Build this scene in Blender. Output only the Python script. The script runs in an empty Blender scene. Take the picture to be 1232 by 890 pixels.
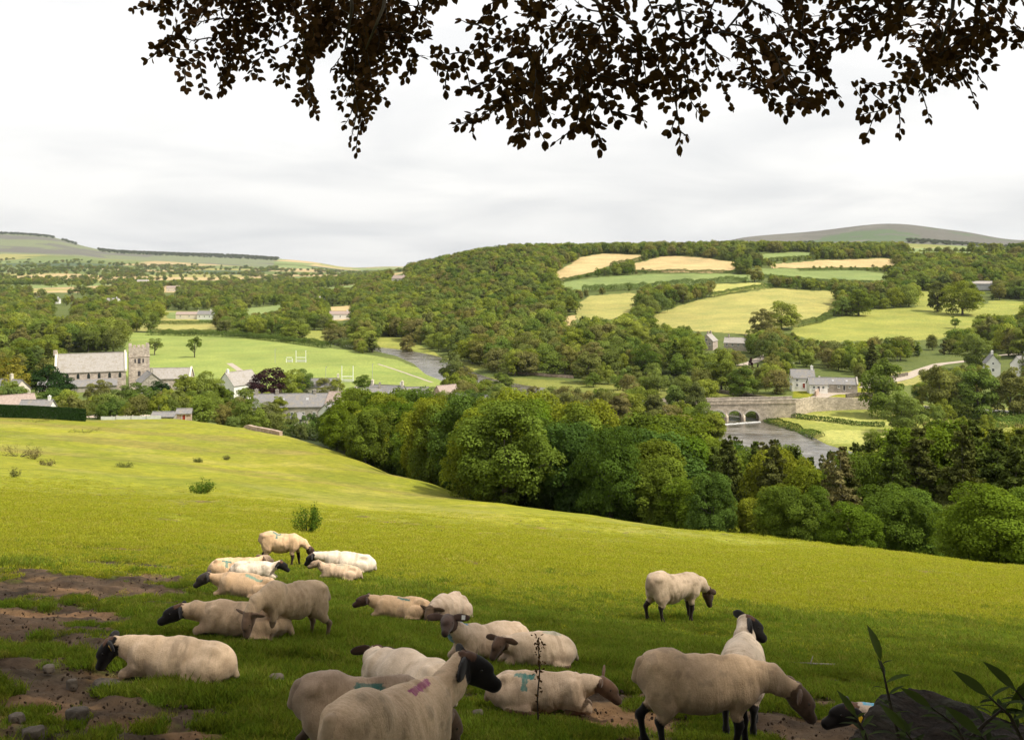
import bpy, bmesh, math, random
import numpy as np
from mathutils import Vector, Matrix, noise as mnoise

R = math.radians
SC = bpy.context.scene
COL = SC.collection
rng = np.random.default_rng(7)
random.seed(7)

# ---------------------------------------------------------------- camera, sky, sun, exposure
FPX, CX, HZ = 1200.0, 616.0, 318.0        # focal length in photo pixels, centre column, horizon row
cam_d = bpy.data.cameras.new('camera')
cam_d.lens = 36 * FPX / 1232
cam_d.sensor_width = 36
cam_d.shift_y = -(445 - HZ) / 1232
cam_d.clip_start = 0.05
cam_d.clip_end = 60000
cam_d.dof.use_dof = False
cam = bpy.data.objects.new('camera', cam_d)
COL.objects.link(cam)
cam.location = (0, 0, 0)
cam.rotation_euler = (R(90), 0, 0)
SC.camera = cam

SUN_AZ, SUN_EL = 112.0, 54.0               # azimuth clockwise from the view direction, elevation
SUN_STRENGTH, SUN_ANGLE = 4.9, 3.0
EXPOSURE = 0.24
sv = Vector((math.sin(R(SUN_AZ)) * math.cos(R(SUN_EL)), math.cos(R(SUN_AZ)) * math.cos(R(SUN_EL)), math.sin(R(SUN_EL))))
sl = bpy.data.lights.new('sun', 'SUN')
sl.energy = SUN_STRENGTH
sl.angle = R(SUN_ANGLE)
sl.color = (1.0, 0.93, 0.80)
sun = bpy.data.objects.new('sun', sl)
sun.rotation_euler = sv.to_track_quat('Z', 'Y').to_euler()
sun.location = (60, 20, 80)
COL.objects.link(sun)

W = bpy.data.worlds.new('World')
SC.world = W
W.use_nodes = True
wt = W.node_tree
wt.nodes.clear()
def wn(t, **k):
    n = wt.nodes.new(t)
    for a, b in k.items():
        setattr(n, a, b)
    return n
w_out = wn('ShaderNodeOutputWorld')
w_bg = wn('ShaderNodeBackground')
w_bg.inputs['Strength'].default_value = 0.1
w_sky = wn('ShaderNodeTexSky', sky_type='NISHITA', sun_disc=False, sun_elevation=R(SUN_EL), sun_rotation=R(SUN_AZ),
           altitude=100, air_density=1.2, dust_density=2.0, ozone_density=1.0)
w_tc = wn('ShaderNodeTexCoord')
w_sep = wn('ShaderNodeSeparateXYZ')
wt.links.new(w_tc.outputs['Generated'], w_sep.inputs[0])
# cloud deck: project the direction on a plane overhead so the banks flatten towards the horizon
w_zc = wn('ShaderNodeMath', operation='MAXIMUM'); w_zc.inputs[1].default_value = 0.0
wt.links.new(w_sep.outputs['Z'], w_zc.inputs[0])
w_za = wn('ShaderNodeMath', operation='ADD'); w_za.inputs[1].default_value = 0.16
wt.links.new(w_zc.outputs[0], w_za.inputs[0])
w_dx = wn('ShaderNodeMath', operation='DIVIDE'); w_dy = wn('ShaderNodeMath', operation='DIVIDE')
wt.links.new(w_sep.outputs['X'], w_dx.inputs[0]); wt.links.new(w_za.outputs[0], w_dx.inputs[1])
wt.links.new(w_sep.outputs['Y'], w_dy.inputs[0]); wt.links.new(w_za.outputs[0], w_dy.inputs[1])
w_cmb = wn('ShaderNodeCombineXYZ')
wt.links.new(w_dx.outputs[0], w_cmb.inputs[0]); wt.links.new(w_dy.outputs[0], w_cmb.inputs[1])
w_n1 = wn('ShaderNodeTexNoise'); w_n1.inputs['Scale'].default_value = 0.9; w_n1.inputs['Detail'].default_value = 5; w_n1.inputs['Roughness'].default_value = 0.48
w_n1.inputs['Distortion'].default_value = 0.4
wt.links.new(w_cmb.outputs[0], w_n1.inputs['Vector'])
w_r1 = wn('ShaderNodeValToRGB')
w_r1.color_ramp.elements[0].position = 0.36; w_r1.color_ramp.elements[0].color = (7.3, 7.3, 7.3, 1)
w_r1.color_ramp.elements[1].position = 0.60; w_r1.color_ramp.elements[1].color = (9.2, 9.05, 8.8, 1)
wt.links.new(w_n1.outputs['Fac'], w_r1.inputs[0])
# a little thinner and brighter towards the zenith and the sun
w_mix = wn('ShaderNodeMixRGB'); w_mix.inputs[0].default_value = 0.93
wt.links.new(w_sky.outputs[0], w_mix.inputs[1]); wt.links.new(w_r1.outputs[0], w_mix.inputs[2])
w_up = wn('ShaderNodeMapRange'); w_up.inputs['From Min'].default_value = 0.0; w_up.inputs['From Max'].default_value = 0.22
w_up.inputs['To Min'].default_value = 0.96; w_up.inputs['To Max'].default_value = 1.12
wt.links.new(w_sep.outputs['Z'], w_up.inputs['Value'])
w_mul = wn('ShaderNodeVectorMath', operation='SCALE')
wt.links.new(w_mix.outputs[0], w_mul.inputs[0]); wt.links.new(w_up.outputs[0], w_mul.inputs['Scale'])
wt.links.new(w_mul.outputs[0], w_bg.inputs['Color'])
wt.links.new(w_bg.outputs[0], w_out.inputs['Surface'])

vs = SC.view_settings
vs.view_transform = 'Standard'
vs.look = 'None'
vs.gamma = 1
vs.use_curve_mapping = False
vs.exposure = EXPOSURE
SC.render.engine = 'CYCLES'
cy = SC.cycles
cy.max_bounces = 6
cy.diffuse_bounces = 3
cy.glossy_bounces = 2
cy.transmission_bounces = 4
cy.transparent_max_bounces = 6
cy.volume_bounces = 0
cy.use_denoising = True
cy.use_adaptive_sampling = True
cy.adaptive_threshold = 0.015
cy.caustics_reflective = False
cy.caustics_refractive = False

# ---------------------------------------------------------------- helpers
def tag(o, label=None, cat=None, group=None, kind=None):
    if label: o['label'] = label
    if cat: o['category'] = cat
    if group: o['group'] = group
    if kind: o['kind'] = kind
    return o

def empty(name, loc=(0, 0, 0), rz=0.0, scale=1.0):
    o = bpy.data.objects.new(name, None)
    o.empty_display_size = 0.3
    o.location = loc
    o.rotation_euler = (0, 0, rz)
    o.scale = (scale,) * 3
    COL.objects.link(o)
    return o

def link(name, me, parent=None, loc=None):
    o = bpy.data.objects.new(name, me)
    COL.objects.link(o)
    if parent is not None: o.parent = parent
    if loc is not None: o.location = loc
    return o

def mesh_np(name, verts, faces, mats=(), attrs=None, smooth=False, face_mats=None):
    """verts (N,3), faces (M,k) of one size or a list of such arrays."""
    verts = np.asarray(verts, np.float32)
    if not isinstance(faces, list): faces = [faces]
    faces = [np.asarray(f, np.int32) for f in faces if len(f)]
    me = bpy.data.meshes.new(name)
    me.vertices.add(len(verts))
    me.vertices.foreach_set('co', verts.ravel())
    loops = np.concatenate([f.ravel() for f in faces])
    sizes = np.concatenate([np.full(len(f), f.shape[1], np.int32) for f in faces])
    me.loops.add(len(loops))
    me.loops.foreach_set('vertex_index', loops)
    me.polygons.add(len(sizes))
    st = np.zeros(len(sizes), np.int32); st[1:] = np.cumsum(sizes)[:-1]
    me.polygons.foreach_set('loop_start', st)
    me.polygons.foreach_set('loop_total', sizes)
    if face_mats is not None: me.polygons.foreach_set('material_index', np.asarray(face_mats, np.int32))
    me.polygons.foreach_set('use_smooth', np.full(len(sizes), bool(smooth)))
    for m in (mats if isinstance(mats, (list, tuple)) else [mats]): me.materials.append(m)
    if attrs:
        for k, (dom, typ, arr) in attrs.items():
            a = me.attributes.new(k, typ, dom)
            arr = np.asarray(arr, np.float32)
            if typ == 'FLOAT': a.data.foreach_set('value', arr.ravel())
            elif typ == 'FLOAT_COLOR': a.data.foreach_set('color', arr.ravel())
            else: a.data.foreach_set('vector', arr.ravel())
    me.update(calc_edges=True)
    return me

class MB:
    """collects boxes, prisms, tubes and faces into one mesh"""
    def __init__(self): self.v = []; self.f = []; self.m = []
    def face(self, pts, mi=0):
        b = len(self.v); self.v += [tuple(p) for p in pts]; self.f.append(list(range(b, b + len(pts)))); self.m.append(mi)
    def box(self, a, b, mi=0, M=None):
        (x0, y0, z0), (x1, y1, z1) = a, b
        c = [Vector(p) for p in ((x0,y0,z0),(x1,y0,z0),(x1,y1,z0),(x0,y1,z0),(x0,y0,z1),(x1,y0,z1),(x1,y1,z1),(x0,y1,z1))]
        if M is not None: c = [M @ p for p in c]
        n = len(self.v); self.v += [tuple(p) for p in c]
        for q in ((0,3,2,1),(4,5,6,7),(0,1,5,4),(1,2,6,5),(2,3,7,6),(3,0,4,7)):
            self.f.append([n + i for i in q]); self.m.append(mi)
    def tube(self, pts, rad, n=6, mi=0, cap=True):
        pts = [Vector(p) for p in pts]
        if not isinstance(rad, (list, tuple)): rad = [rad] * len(pts)
        rings = []
        for i, p in enumerate(pts):
            d = (pts[min(i + 1, len(pts) - 1)] - pts[max(i - 1, 0)])
            d = d.normalized() if d.length > 1e-9 else Vector((0, 0, 1))
            a = d.cross(Vector((0, 0, 1)) if abs(d.z) < 0.9 else Vector((1, 0, 0))).normalized()
            b = d.cross(a)
            s = len(self.v)
            for k in range(n):
                t = 2 * math.pi * k / n
                self.v.append(tuple(p + (a * math.cos(t) + b * math.sin(t)) * rad[i]))
            rings.append(s)
        for s0, s1 in zip(rings, rings[1:]):
            for k in range(n):
                k2 = (k + 1) % n
                self.f.append([s0 + k, s1 + k, s1 + k2, s0 + k2]); self.m.append(mi)
        if cap:
            self.f.append([rings[0] + k for k in range(n)]); self.m.append(mi)
            self.f.append([rings[-1] + k for k in range(n)][::-1]); self.m.append(mi)
    def prism(self, poly, y0, y1, mi=0):
        """poly in (x, z) extruded along y"""
        n = len(poly); b = len(self.v)
        self.v += [(x, y0, z) for x, z in poly] + [(x, y1, z) for x, z in poly]
        self.f.append([b + i for i in range(n)]); self.f.append([b + n + i for i in range(n)][::-1]); self.m += [mi, mi]
        for i in range(n):
            j = (i + 1) % n
            self.f.append([b + i, b + n + i, b + n + j, b + j]); self.m.append(mi)
    def mesh(self, name, mats, smooth=False):
        me = bpy.data.meshes.new(name)
        me.from_pydata(self.v, [], self.f)
        for m in (mats if isinstance(mats, (list, tuple)) else [mats]): me.materials.append(m)
        me.polygons.foreach_set('material_index', self.m)
        me.polygons.foreach_set('use_smooth', [smooth] * len(self.f))
        bm = bmesh.new(); bm.from_mesh(me); bmesh.ops.recalc_face_normals(bm, faces=bm.faces); bm.to_mesh(me); bm.free()
        me.update()
        return me
    def build(self, name, mats, parent=None, smooth=False, loc=None):
        return link(name, self.mesh(name, mats, smooth), parent, loc)

def copy_tree(o, parent=None, kids=None):
    c = o.copy(); COL.objects.link(c); c.parent = parent
    for ch in list(o.children): copy_tree(ch, c)
    return c

# value noise on the plane (numpy)
_perm = rng.random((256, 256)).astype(np.float32)
def vnoise(x, y, seed=0):
    x = np.asarray(x, np.float64) + seed * 17.31; y = np.asarray(y, np.float64) + seed * 9.77
    xi = np.floor(x).astype(np.int64); yi = np.floor(y).astype(np.int64)
    fx = x - xi; fy = y - yi
    fx = fx * fx * (3 - 2 * fx); fy = fy * fy * (3 - 2 * fy)
    a = _perm[xi & 255, yi & 255]; b = _perm[(xi + 1) & 255, yi & 255]
    c = _perm[xi & 255, (yi + 1) & 255]; d = _perm[(xi + 1) & 255, (yi + 1) & 255]
    return (a * (1 - fx) + b * fx) * (1 - fy) + (c * (1 - fx) + d * fx) * fy
def fbm(x, y, seed=0, o=4):
    s = 0; a = 0.5; t = 0
    for i in range(o):
        s = s + a * vnoise(np.asarray(x) * 2 ** i, np.asarray(y) * 2 ** i, seed + i); t += a; a *= 0.5
    return s / t
def sstep(a, b, x):
    t = np.clip((np.asarray(x, float) - a) / (b - a), 0, 1); return t * t * (3 - 2 * t)

# ---------------------------------------------------------------- the lie of the land
def pchip(x, y, q):
    x = np.asarray(x, float); y = np.asarray(y, float); q = np.clip(q, x[0], x[-1])
    h = np.diff(x); d = np.diff(y) / h
    m = np.zeros_like(y)
    for i in range(1, len(x) - 1):
        if d[i - 1] * d[i] > 0:
            w1 = 2 * h[i] + h[i - 1]; w2 = h[i] + 2 * h[i - 1]
            m[i] = (w1 + w2) / (w1 / d[i - 1] + w2 / d[i])
    m[0] = d[0]; m[-1] = d[-1]
    k = np.clip(np.searchsorted(x, q) - 1, 0, len(x) - 2)
    t = (q - x[k]) / h[k]
    return (y[k] * (1 + 2 * t) * (1 - t) ** 2 + h[k] * m[k] * t * (1 - t) ** 2 + y[k + 1] * t * t * (3 - 2 * t) + h[k] * m[k + 1] * t * t * (t - 1))

def zr(Y, row): return -(row - HZ) / FPX * Y
def plane_z(X, Y): return -1.7 - 0.236 * Y - 0.067 * X
# each column of the valley: bearing (as a photo column) and heights (metres below the eye) at distances
NEAR = {
  -250: [(60, -12.5), (100, -18), (150, -23.5), (190, -27), (220, -30), (260, -35), (340, -40), (420, -46)],
  0:   [(60, zr(60, 584)), (100, zr(100, 550)), (150, zr(150, 520)), (190, zr(190, 500)), (215, -34), (260, -40), (340, -43), (420, -49)],
  200: [(60, zr(60, 602)), (100, zr(100, 568)), (150, zr(150, 534)), (190, zr(190, 512)), (220, zr(220, 504)), (260, -40), (340, -43.2), (420, -50)],
  300: [(60, zr(60, 608)), (100, zr(100, 577)), (150, zr(150, 542)), (180, zr(180, 522)), (205, zr(205, 516)), (250, -42), (300, -45), (420, -50)],
  400: [(60, zr(60, 615)), (100, zr(100, 589)), (130, zr(130, 564)), (160, zr(160, 544)), (185, -34), (230, -42), (300, -46.5), (420, -50)],
  500: [(60, zr(60, 624)), (90, zr(90, 608)), (110, zr(110, 594)), (130, zr(130, 578)), (150, -33), (190, -41), (270, -48), (420, -50.3)],
  600: [(60, zr(60, 630)), (85, zr(85, 613)), (105, zr(105, 604)), (125, -30.5), (160, -39), (270, -50), (420, -51)],
  750: [(60, zr(60, 643)), (80, zr(80, 630.5)), (95, zr(95, 626)), (115, -31), (150, -40), (200, -47), (270, -51), (420, -51.2)],
  900: [(60, zr(60, 654)), (80, zr(80, 645.5)), (100, -29), (140, -40), (200, -48), (265, -51), (420, -49)],
  1050: [(50, zr(50, 670)), (64, zr(64, 662)), (90, -27.2), (130, -38), (190, -47), (270, -51.3), (300, -50.6), (420, -47)],
  1232: [(40, zr(40, 692)), (54, zr(54, 680)), (75, -24.2), (120, -38), (190, -47), (270, -51.3), (300, -50.6), (420, -47)],
  1500: [(40, zr(40, 712)), (54, zr(54, 700)), (75, -25.2), (120, -38), (190, -47), (270, -51.3), (300, -50.6), (420, -47)],
}
def rows(l): return [(Y, zr(Y, r)) for Y, r in l]
FAR = {
  -250: rows([(420, 455), (690, 405), (900, 385), (1300, 363), (1800, 350), (2500, 340), (4000, 322), (5500, 305), (7000, 288), (8500, 278), (12500, 290)]),
  0: rows([(420, 459), (690, 405), (900, 385), (1300, 363), (1800, 350), (2500, 340), (4000, 323), (5500, 309), (7000, 294), (8500, 281), (12500, 292)]),
  60: rows([(420, 460), (690, 405), (900, 385), (1300, 363), (1800, 350), (2500, 340), (4000, 323), (5500, 310), (7000, 298), (8500, 285), (12500, 295)]),
  95: rows([(420, 460.5), (690, 405), (900, 384), (1300, 363), (1800, 350), (2500, 340), (4000, 323), (5500, 311), (7000, 303), (8500, 295), (12500, 300)]),
  130: rows([(420, 461), (690, 405), (900, 384), (1300, 363), (1800, 350), (2500, 341), (4000, 325), (5500, 315), (7000, 308), (8500, 302), (12500, 306)]),
  200: rows([(420, 461), (690, 405), (900, 384), (1300, 363), (1800, 350), (2500, 341), (4000, 328), (5500, 318), (7000, 311), (8500, 306), (12500, 312)]),
  300: rows([(420, 461), (690, 405), (900, 384), (1300, 363), (1800, 350), (2500, 341), (4000, 330), (5500, 321), (7000, 315), (8500, 310), (12500, 315)]),
  370: rows([(420, 461), (690, 405), (900, 384), (1300, 362), (1800, 347), (2500, 339), (4000, 330), (5500, 324), (7000, 319), (8500, 315), (12500, 318)]),
  430: rows([(420, 462), (690, 405), (900, 381), (1300, 358), (1800, 343), (2500, 336), (4000, 331), (5500, 327), (7000, 325), (8500, 323), (12500, 321.5)]),
  500: rows([(420, 463.5), (500, 441), (590, 422.5), (640, 412), (740, 396), (900, 376), (1200, 348), (1500, 330), (1700, 325), (2200, 326), (5500, 324), (8500, 323), (12500, 321)]),
  560: rows([(420, 464), (500, 442), (560, 427), (660, 402), (800, 380), (1000, 355), (1250, 328), (1480, 314), (1620, 314), (2200, 320), (5500, 322), (8500, 321), (12500, 321)]),
  620: rows([(420, 464), (500, 439), (560, 422), (650, 401), (800, 373), (1000, 346), (1250, 318), (1430, 306), (1560, 306), (2200, 318), (5500, 321), (8500, 321), (12500, 321)]),
  750: rows([(420, 464), (445, 455), (480, 441), (560, 419), (660, 397), (800, 370), (1000, 342), (1200, 321), (1400, 305), (1550, 304), (2200, 315), (5500, 319), (8500, 321), (12500, 321)]),
  900: rows([(420, 452), (460, 439), (500, 429), (560, 414), (650, 392), (760, 370), (850, 353), (1000, 335), (1200, 316), (1450, 302), (1600, 303), (2500, 312), (5000, 297), (6500, 286), (12500, 300)]),
  980: rows([(420, 452), (460, 440), (520, 425), (600, 404), (730, 374), (850, 355), (1000, 337), (1200, 318), (1500, 303), (1650, 303), (2500, 312), (5000, 293), (6500, 279), (12500, 296)]),
  1070: rows([(420, 452), (460, 441), (520, 425), (600, 404), (730, 374), (850, 356), (1000, 338), (1200, 319), (1500, 303), (1650, 303), (2500, 312), (5000, 287), (6500, 270), (12500, 290)]),
  1150: rows([(420, 452), (460, 441), (520, 425), (600, 402), (730, 374), (850, 356), (1000, 338), (1200, 319), (1500, 304), (1650, 303), (2500, 310), (5000, 291), (6500, 279), (12500, 292)]),
  1232: rows([(420, 450), (460, 436), (520, 420), (600, 400), (730, 374), (850, 356), (1000, 338), (1200, 319), (1500, 304), (1650, 302), (2500, 305), (5000, 296), (6500, 290), (12500, 296)]),
  1500: rows([(420, 450), (460, 436), (520, 420), (600, 400), (730, 374), (850, 356), (1000, 338), (1200, 317), (1500, 302), (1650, 300), (2500, 300), (5000, 292), (6500, 286), (12500, 292)]),
}
LY0, LY1, NLY = math.log(20), math.log(12500), 460
_ly = np.linspace(LY0, LY1, NLY)
_pxs = np.linspace(-250, 1500, 351)
def _table():
    def grid(cols, lead):
        ks = sorted(cols); T = np.zeros((len(ks), NLY))
        for i, k in enumerate(ks):
            pts = list(cols[k])
            if lead:
                u = (k - CX) / FPX
                Y1 = pts[0][0]
                pts = [(Y, plane_z(u * Y, Y)) for Y in (15, 20, 27, 33) if Y < Y1 - 5] + pts
            T[i] = pchip(np.log([p[0] for p in pts]), [p[1] for p in pts], _ly)
        out = np.zeros((len(_pxs), NLY))
        for j in range(NLY): out[:, j] = pchip(ks, T[:, j], _pxs)
        return out
    A = grid(NEAR, True); B = grid(FAR, False)
    w = sstep(math.log(385), math.log(440), _ly)[None, :]
    T = A * (1 - w) + B * w
    # soften
    for _ in range(3):
        T[1:-1] = 0.25 * T[:-2] + 0.5 * T[1:-1] + 0.25 * T[2:]
    return T
_T = _table()
RIVER_Z = -51.8
RIV_PX = [(395, 414), (430, 417), (462, 421), (500, 428), (524, 437), (540, 449), (575, 461), (625, 470), (700, 480), (795, 491), (872, 508), (912, 522), (938, 536), (985, 552), (1110, 578), (1232, 606), (1400, 640)]
RIV = [((px - CX) / FPX * (-RIVER_Z * FPX / (r - HZ)), -RIVER_Z * FPX / (r - HZ)) for px, r in RIV_PX]
RIV_W = [4.5, 5, 6, 6.5, 7, 7, 8, 10, 11, 12, 11.5, 11.5, 10, 10, 12, 12, 12]
def seg_dist(X, Y, pts, vals=None):
    X = np.asarray(X, float); Y = np.asarray(Y, float)
    best = np.full(X.shape, 1e9); bv = np.zeros(X.shape)
    for i in range(len(pts) - 1):
        (ax, ay), (bx, by) = pts[i], pts[i + 1]
        dx, dy = bx - ax, by - ay; L = dx * dx + dy * dy
        t = np.clip(((X - ax) * dx + (Y - ay) * dy) / L, 0, 1)
        d = np.hypot(X - ax - t * dx, Y - ay - t * dy)
        m = d < best
        best = np.where(m, d, best)
        if vals is not None: bv = np.where(m, vals[i] * (1 - t) + vals[i + 1] * t, bv)
    return best, bv
def height(X, Y):
    X = np.asarray(X, float); Y = np.asarray(Y, float)
    ph = np.arctan2(X, Y); r = np.hypot(X, Y)
    pc = np.clip(ph, -0.62, 0.62)
    Ye = np.maximum(r * np.cos(pc), 0.05); u = np.tan(pc)
    px = np.clip(u * FPX + CX, _pxs[0], _pxs[-1])
    a = (px - _pxs[0]) / (_pxs[1] - _pxs[0]); b = np.clip((np.log(np.maximum(Ye, 20.001)) - LY0) / (_ly[1] - _ly[0]), 0, NLY - 1.001)
    i = np.clip(a.astype(int), 0, len(_pxs) - 2); j = np.clip(b.astype(int), 0, NLY - 2)
    fa = a - i; fb = b - j
    z = (_T[i, j] * (1 - fa) + _T[i + 1, j] * fa) * (1 - fb) + (_T[i, j + 1] * (1 - fa) + _T[i + 1, j + 1] * fa) * fb
    zp = plane_z(X, Y)
    w = sstep(21, 34, Ye)
    z = zp * (1 - w) + z * w
    # beside and behind the viewpoint the hill carries on up, then levels out
    wb = sstep(0.75, 1.5, np.abs(ph)) * sstep(25, 120, r)
    zb = -1.7 + 40 * np.tanh(-(0.236 * Y + 0.067 * X) / 40)
    z = z * (1 - wb) + zb * wb
    # gentle unevenness
    z = z + (fbm(X / 9, Y / 9, 3) - 0.5) * 0.5 * sstep(14, 50, r) * (1 - sstep(300, 600, r)) + (fbm(X / 2.3, Y / 2.3, 5, 3) - 0.5) * 0.13 * sstep(2, 6, r) * (1 - sstep(60, 120, r))
    z = z + (fbm(X / 900, Y / 900, 8) - 0.5) * 30 * sstep(1800, 5000, r)
    # the river's bed
    if np.any((r > 150) & (r < 800)):
        d, wv = seg_dist(X, Y, RIV, RIV_W)
        k = 1 - sstep(0, 7, d - wv)
        z = np.where(k > 0, z * (1 - k) + (RIVER_Z - 1.2) * k, z)
        bank = (1 - sstep(5, 26, d - wv)) * (z > RIVER_Z + 0.9)
        z = z - bank * 0.5 * (z - RIVER_Z - 0.9)
    return z
def hgt(x, y): return float(height(np.array([x]), np.array([y]))[0])
def proj(X, Y, Z): return CX + FPX * X / Y, HZ - FPX * Z / Y
_marchY = np.exp(np.linspace(math.log(3), math.log(12400), 2600))
def at(px, row, ymin=0.0, ymax=1e9):
    """the point of the ground seen at a photo pixel"""
    u = (px - CX) / FPX; s = -(row - HZ) / FPX
    Y = _marchY[(_marchY >= ymin) & (_marchY <= ymax)]
    g = height(u * Y, Y) - s * Y
    k = np.argmax(g > 0)
    if not g[k] > 0: k = int(np.argmax(g / Y))
    y0 = Y[max(k - 1, 0)]; y1 = Y[k]
    for _ in range(12):
        ym = 0.5 * (y0 + y1)
        if hgt(u * ym, ym) - s * ym > 0: y1 = ym
        else: y0 = ym
    return Vector((u * y1, y1, hgt(u * y1, y1)))
def on(px, Y, dz=0.0):
    x = (px - CX) / FPX * Y
    return Vector((x, Y, hgt(x, Y) + dz))
def inpoly(px, py, poly):
    px = np.asarray(px, float); py = np.asarray(py, float)
    c = np.zeros(px.shape, bool); n = len(poly)
    for i in range(n):
        x0, y0 = poly[i]; x1, y1 = poly[(i + 1) % n]
        if y0 == y1: continue
        c ^= ((y0 > py) != (y1 > py)) & (px < (x1 - x0) * (py - y0) / (y1 - y0) + x0)
    return c
# ---------------------------------------------------------------- materials
def mat(name):
    m = bpy.data.materials.new(name); m.use_nodes = True
    nt = m.node_tree; nt.nodes.clear()
    return m, nt
def N(nt, t, **k):
    n = nt.nodes.new(t)
    for a, b in k.items():
        if a.startswith('i_'):
            n.inputs[a[2:].replace('_', ' ')].default_value = b
        else: setattr(n, a, b)
    return n
def L(nt, a, b): nt.links.new(a, b)
def ramp(nt, fac, stops):
    r = nt.nodes.new('ShaderNodeValToRGB')
    e = r.color_ramp.elements
    while len(e) < len(stops): e.new(0.5)
    for i, (p, c) in enumerate(stops):
        e[i].position = p; e[i].color = tuple(c) + (1,) if len(c) == 3 else c
    nt.links.new(fac, r.inputs[0])
    return r.outputs[0]
def mixc(nt, fac, a, b, mode='MIX'):
    m = nt.nodes.new('ShaderNodeMixRGB'); m.blend_type = mode
    if isinstance(fac, (int, float)): m.inputs[0].default_value = fac
    else: nt.links.new(fac, m.inputs[0])
    for i, c in ((1, a), (2, b)):
        if isinstance(c, (tuple, list)): m.inputs[i].default_value = tuple(c)[:3] + (1,)
        else: nt.links.new(c, m.inputs[i])
    return m.outputs[0]
def noise(nt, scale, detail=4, rough=0.55, vec=None, dist=0.0):
    n = nt.nodes.new('ShaderNodeTexNoise')
    n.inputs['Scale'].default_value = scale; n.inputs['Detail'].default_value = detail
    n.inputs['Roughness'].default_value = rough; n.inputs['Distortion'].default_value = dist
    if vec is None:
        g = nt.nodes.new('ShaderNodeNewGeometry'); vec = g.outputs['Position']
    nt.links.new(vec, n.inputs['Vector'])
    return n.outputs['Fac']
def objco(nt):
    return nt.nodes.new('ShaderNodeTexCoord').outputs['Object']
def finish(nt, col, rough=0.9, bump=None, bstr=0.3, bdist=0.02, spec=0.3, metal=0.0, alpha=None):
    p = nt.nodes.new('ShaderNodeBsdfPrincipled')
    if isinstance(col, (tuple, list)): p.inputs['Base Color'].default_value = tuple(col)[:3] + (1,)
    else: nt.links.new(col, p.inputs['Base Color'])
    if isinstance(rough, (int, float)): p.inputs['Roughness'].default_value = rough
    else: nt.links.new(rough, p.inputs['Roughness'])
    p.inputs['Specular IOR Level'].default_value = spec
    p.inputs['Metallic'].default_value = metal
    if bump is not None:
        b = nt.nodes.new('ShaderNodeBump'); b.inputs['Strength'].default_value = bstr; b.inputs['Distance'].default_value = bdist
        nt.links.new(bump, b.inputs['Height']); nt.links.new(b.outputs[0], p.inputs['Normal'])
    o = nt.nodes.new('ShaderNodeOutputMaterial')
    nt.links.new(p.outputs[0], o.inputs['Surface'])
    return p

def noisy(name, c1, c2, scale, rough=0.9, bump=0.3, bdist=0.02, spec=0.3, local=True, c3=None, s3=None, detail=6):
    m, nt = mat(name)
    v = objco(nt) if local else None
    f = noise(nt, scale, detail, 0.6, v)
    col = ramp(nt, f, [(0.32, c1), (0.68, c2)])
    if c3:
        f3 = noise(nt, s3 or scale * 0.2, 3, 0.6, v)
        col = mixc(nt, ramp(nt, f3, [(0.5, (0, 0, 0)), (0.66, (1, 1, 1))]), col, c3)
    finish(nt, col, rough, f, bump, bdist, spec)
    return m

def foliage(name, cols, trans=0.34, tone=0.35, gloss=0.0, tcol=1.35, hue_random=True):
    """leaves: diffuse and translucent; the tint differs from plant to plant and from spray to spray"""
    m, nt = mat(name)
    oi = nt.nodes.new('ShaderNodeObjectInfo')
    n = len(cols)
    stops = [(i / max(n - 1, 1), c) for i, c in enumerate(cols)]
    col = ramp(nt, oi.outputs['Random'], stops) if n > 1 else None
    if col is None:
        rgb = nt.nodes.new('ShaderNodeRGB'); rgb.outputs[0].default_value = tuple(cols[0]) + (1,); col = rgb.outputs[0]
    at_ = nt.nodes.new('ShaderNodeAttribute'); at_.attribute_name = 'tone'
    mr = nt.nodes.new('ShaderNodeMapRange')
    mr.inputs['To Min'].default_value = 1 - tone; mr.inputs['To Max'].default_value = 1 + tone
    nt.links.new(at_.outputs['Fac'], mr.inputs['Value'])
    sc = nt.nodes.new('ShaderNodeVectorMath'); sc.operation = 'SCALE'
    nt.links.new(col, sc.inputs[0]); nt.links.new(mr.outputs[0], sc.inputs['Scale'])
    d = nt.nodes.new('ShaderNodeBsdfDiffuse'); nt.links.new(sc.outputs[0], d.inputs['Color'])
    t = nt.nodes.new('ShaderNodeBsdfTranslucent')
    tc = nt.nodes.new('ShaderNodeVectorMath'); tc.operation = 'MULTIPLY'; tc.inputs[1].default_value = (tcol * 1.05, tcol, tcol * 0.45)
    nt.links.new(sc.outputs[0], tc.inputs[0]); nt.links.new(tc.outputs[0], t.inputs['Color'])
    mx = nt.nodes.new('ShaderNodeMixShader'); mx.inputs[0].default_value = trans
    nt.links.new(d.outputs[0], mx.inputs[1]); nt.links.new(t.outputs[0], mx.inputs[2])
    out = mx.outputs[0]
    if gloss:
        g = nt.nodes.new('ShaderNodeBsdfGlossy'); g.inputs['Roughness'].default_value = 0.45; g.inputs['Color'].default_value = (1, 1, 0.95, 1)
        m2 = nt.nodes.new('ShaderNodeMixShader'); m2.inputs[0].default_value = gloss
        nt.links.new(out, m2.inputs[1]); nt.links.new(g.outputs[0], m2.inputs[2]); out = m2.outputs[0]
    o = nt.nodes.new('ShaderNodeOutputMaterial'); nt.links.new(out, o.inputs['Surface'])
    return m

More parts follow.
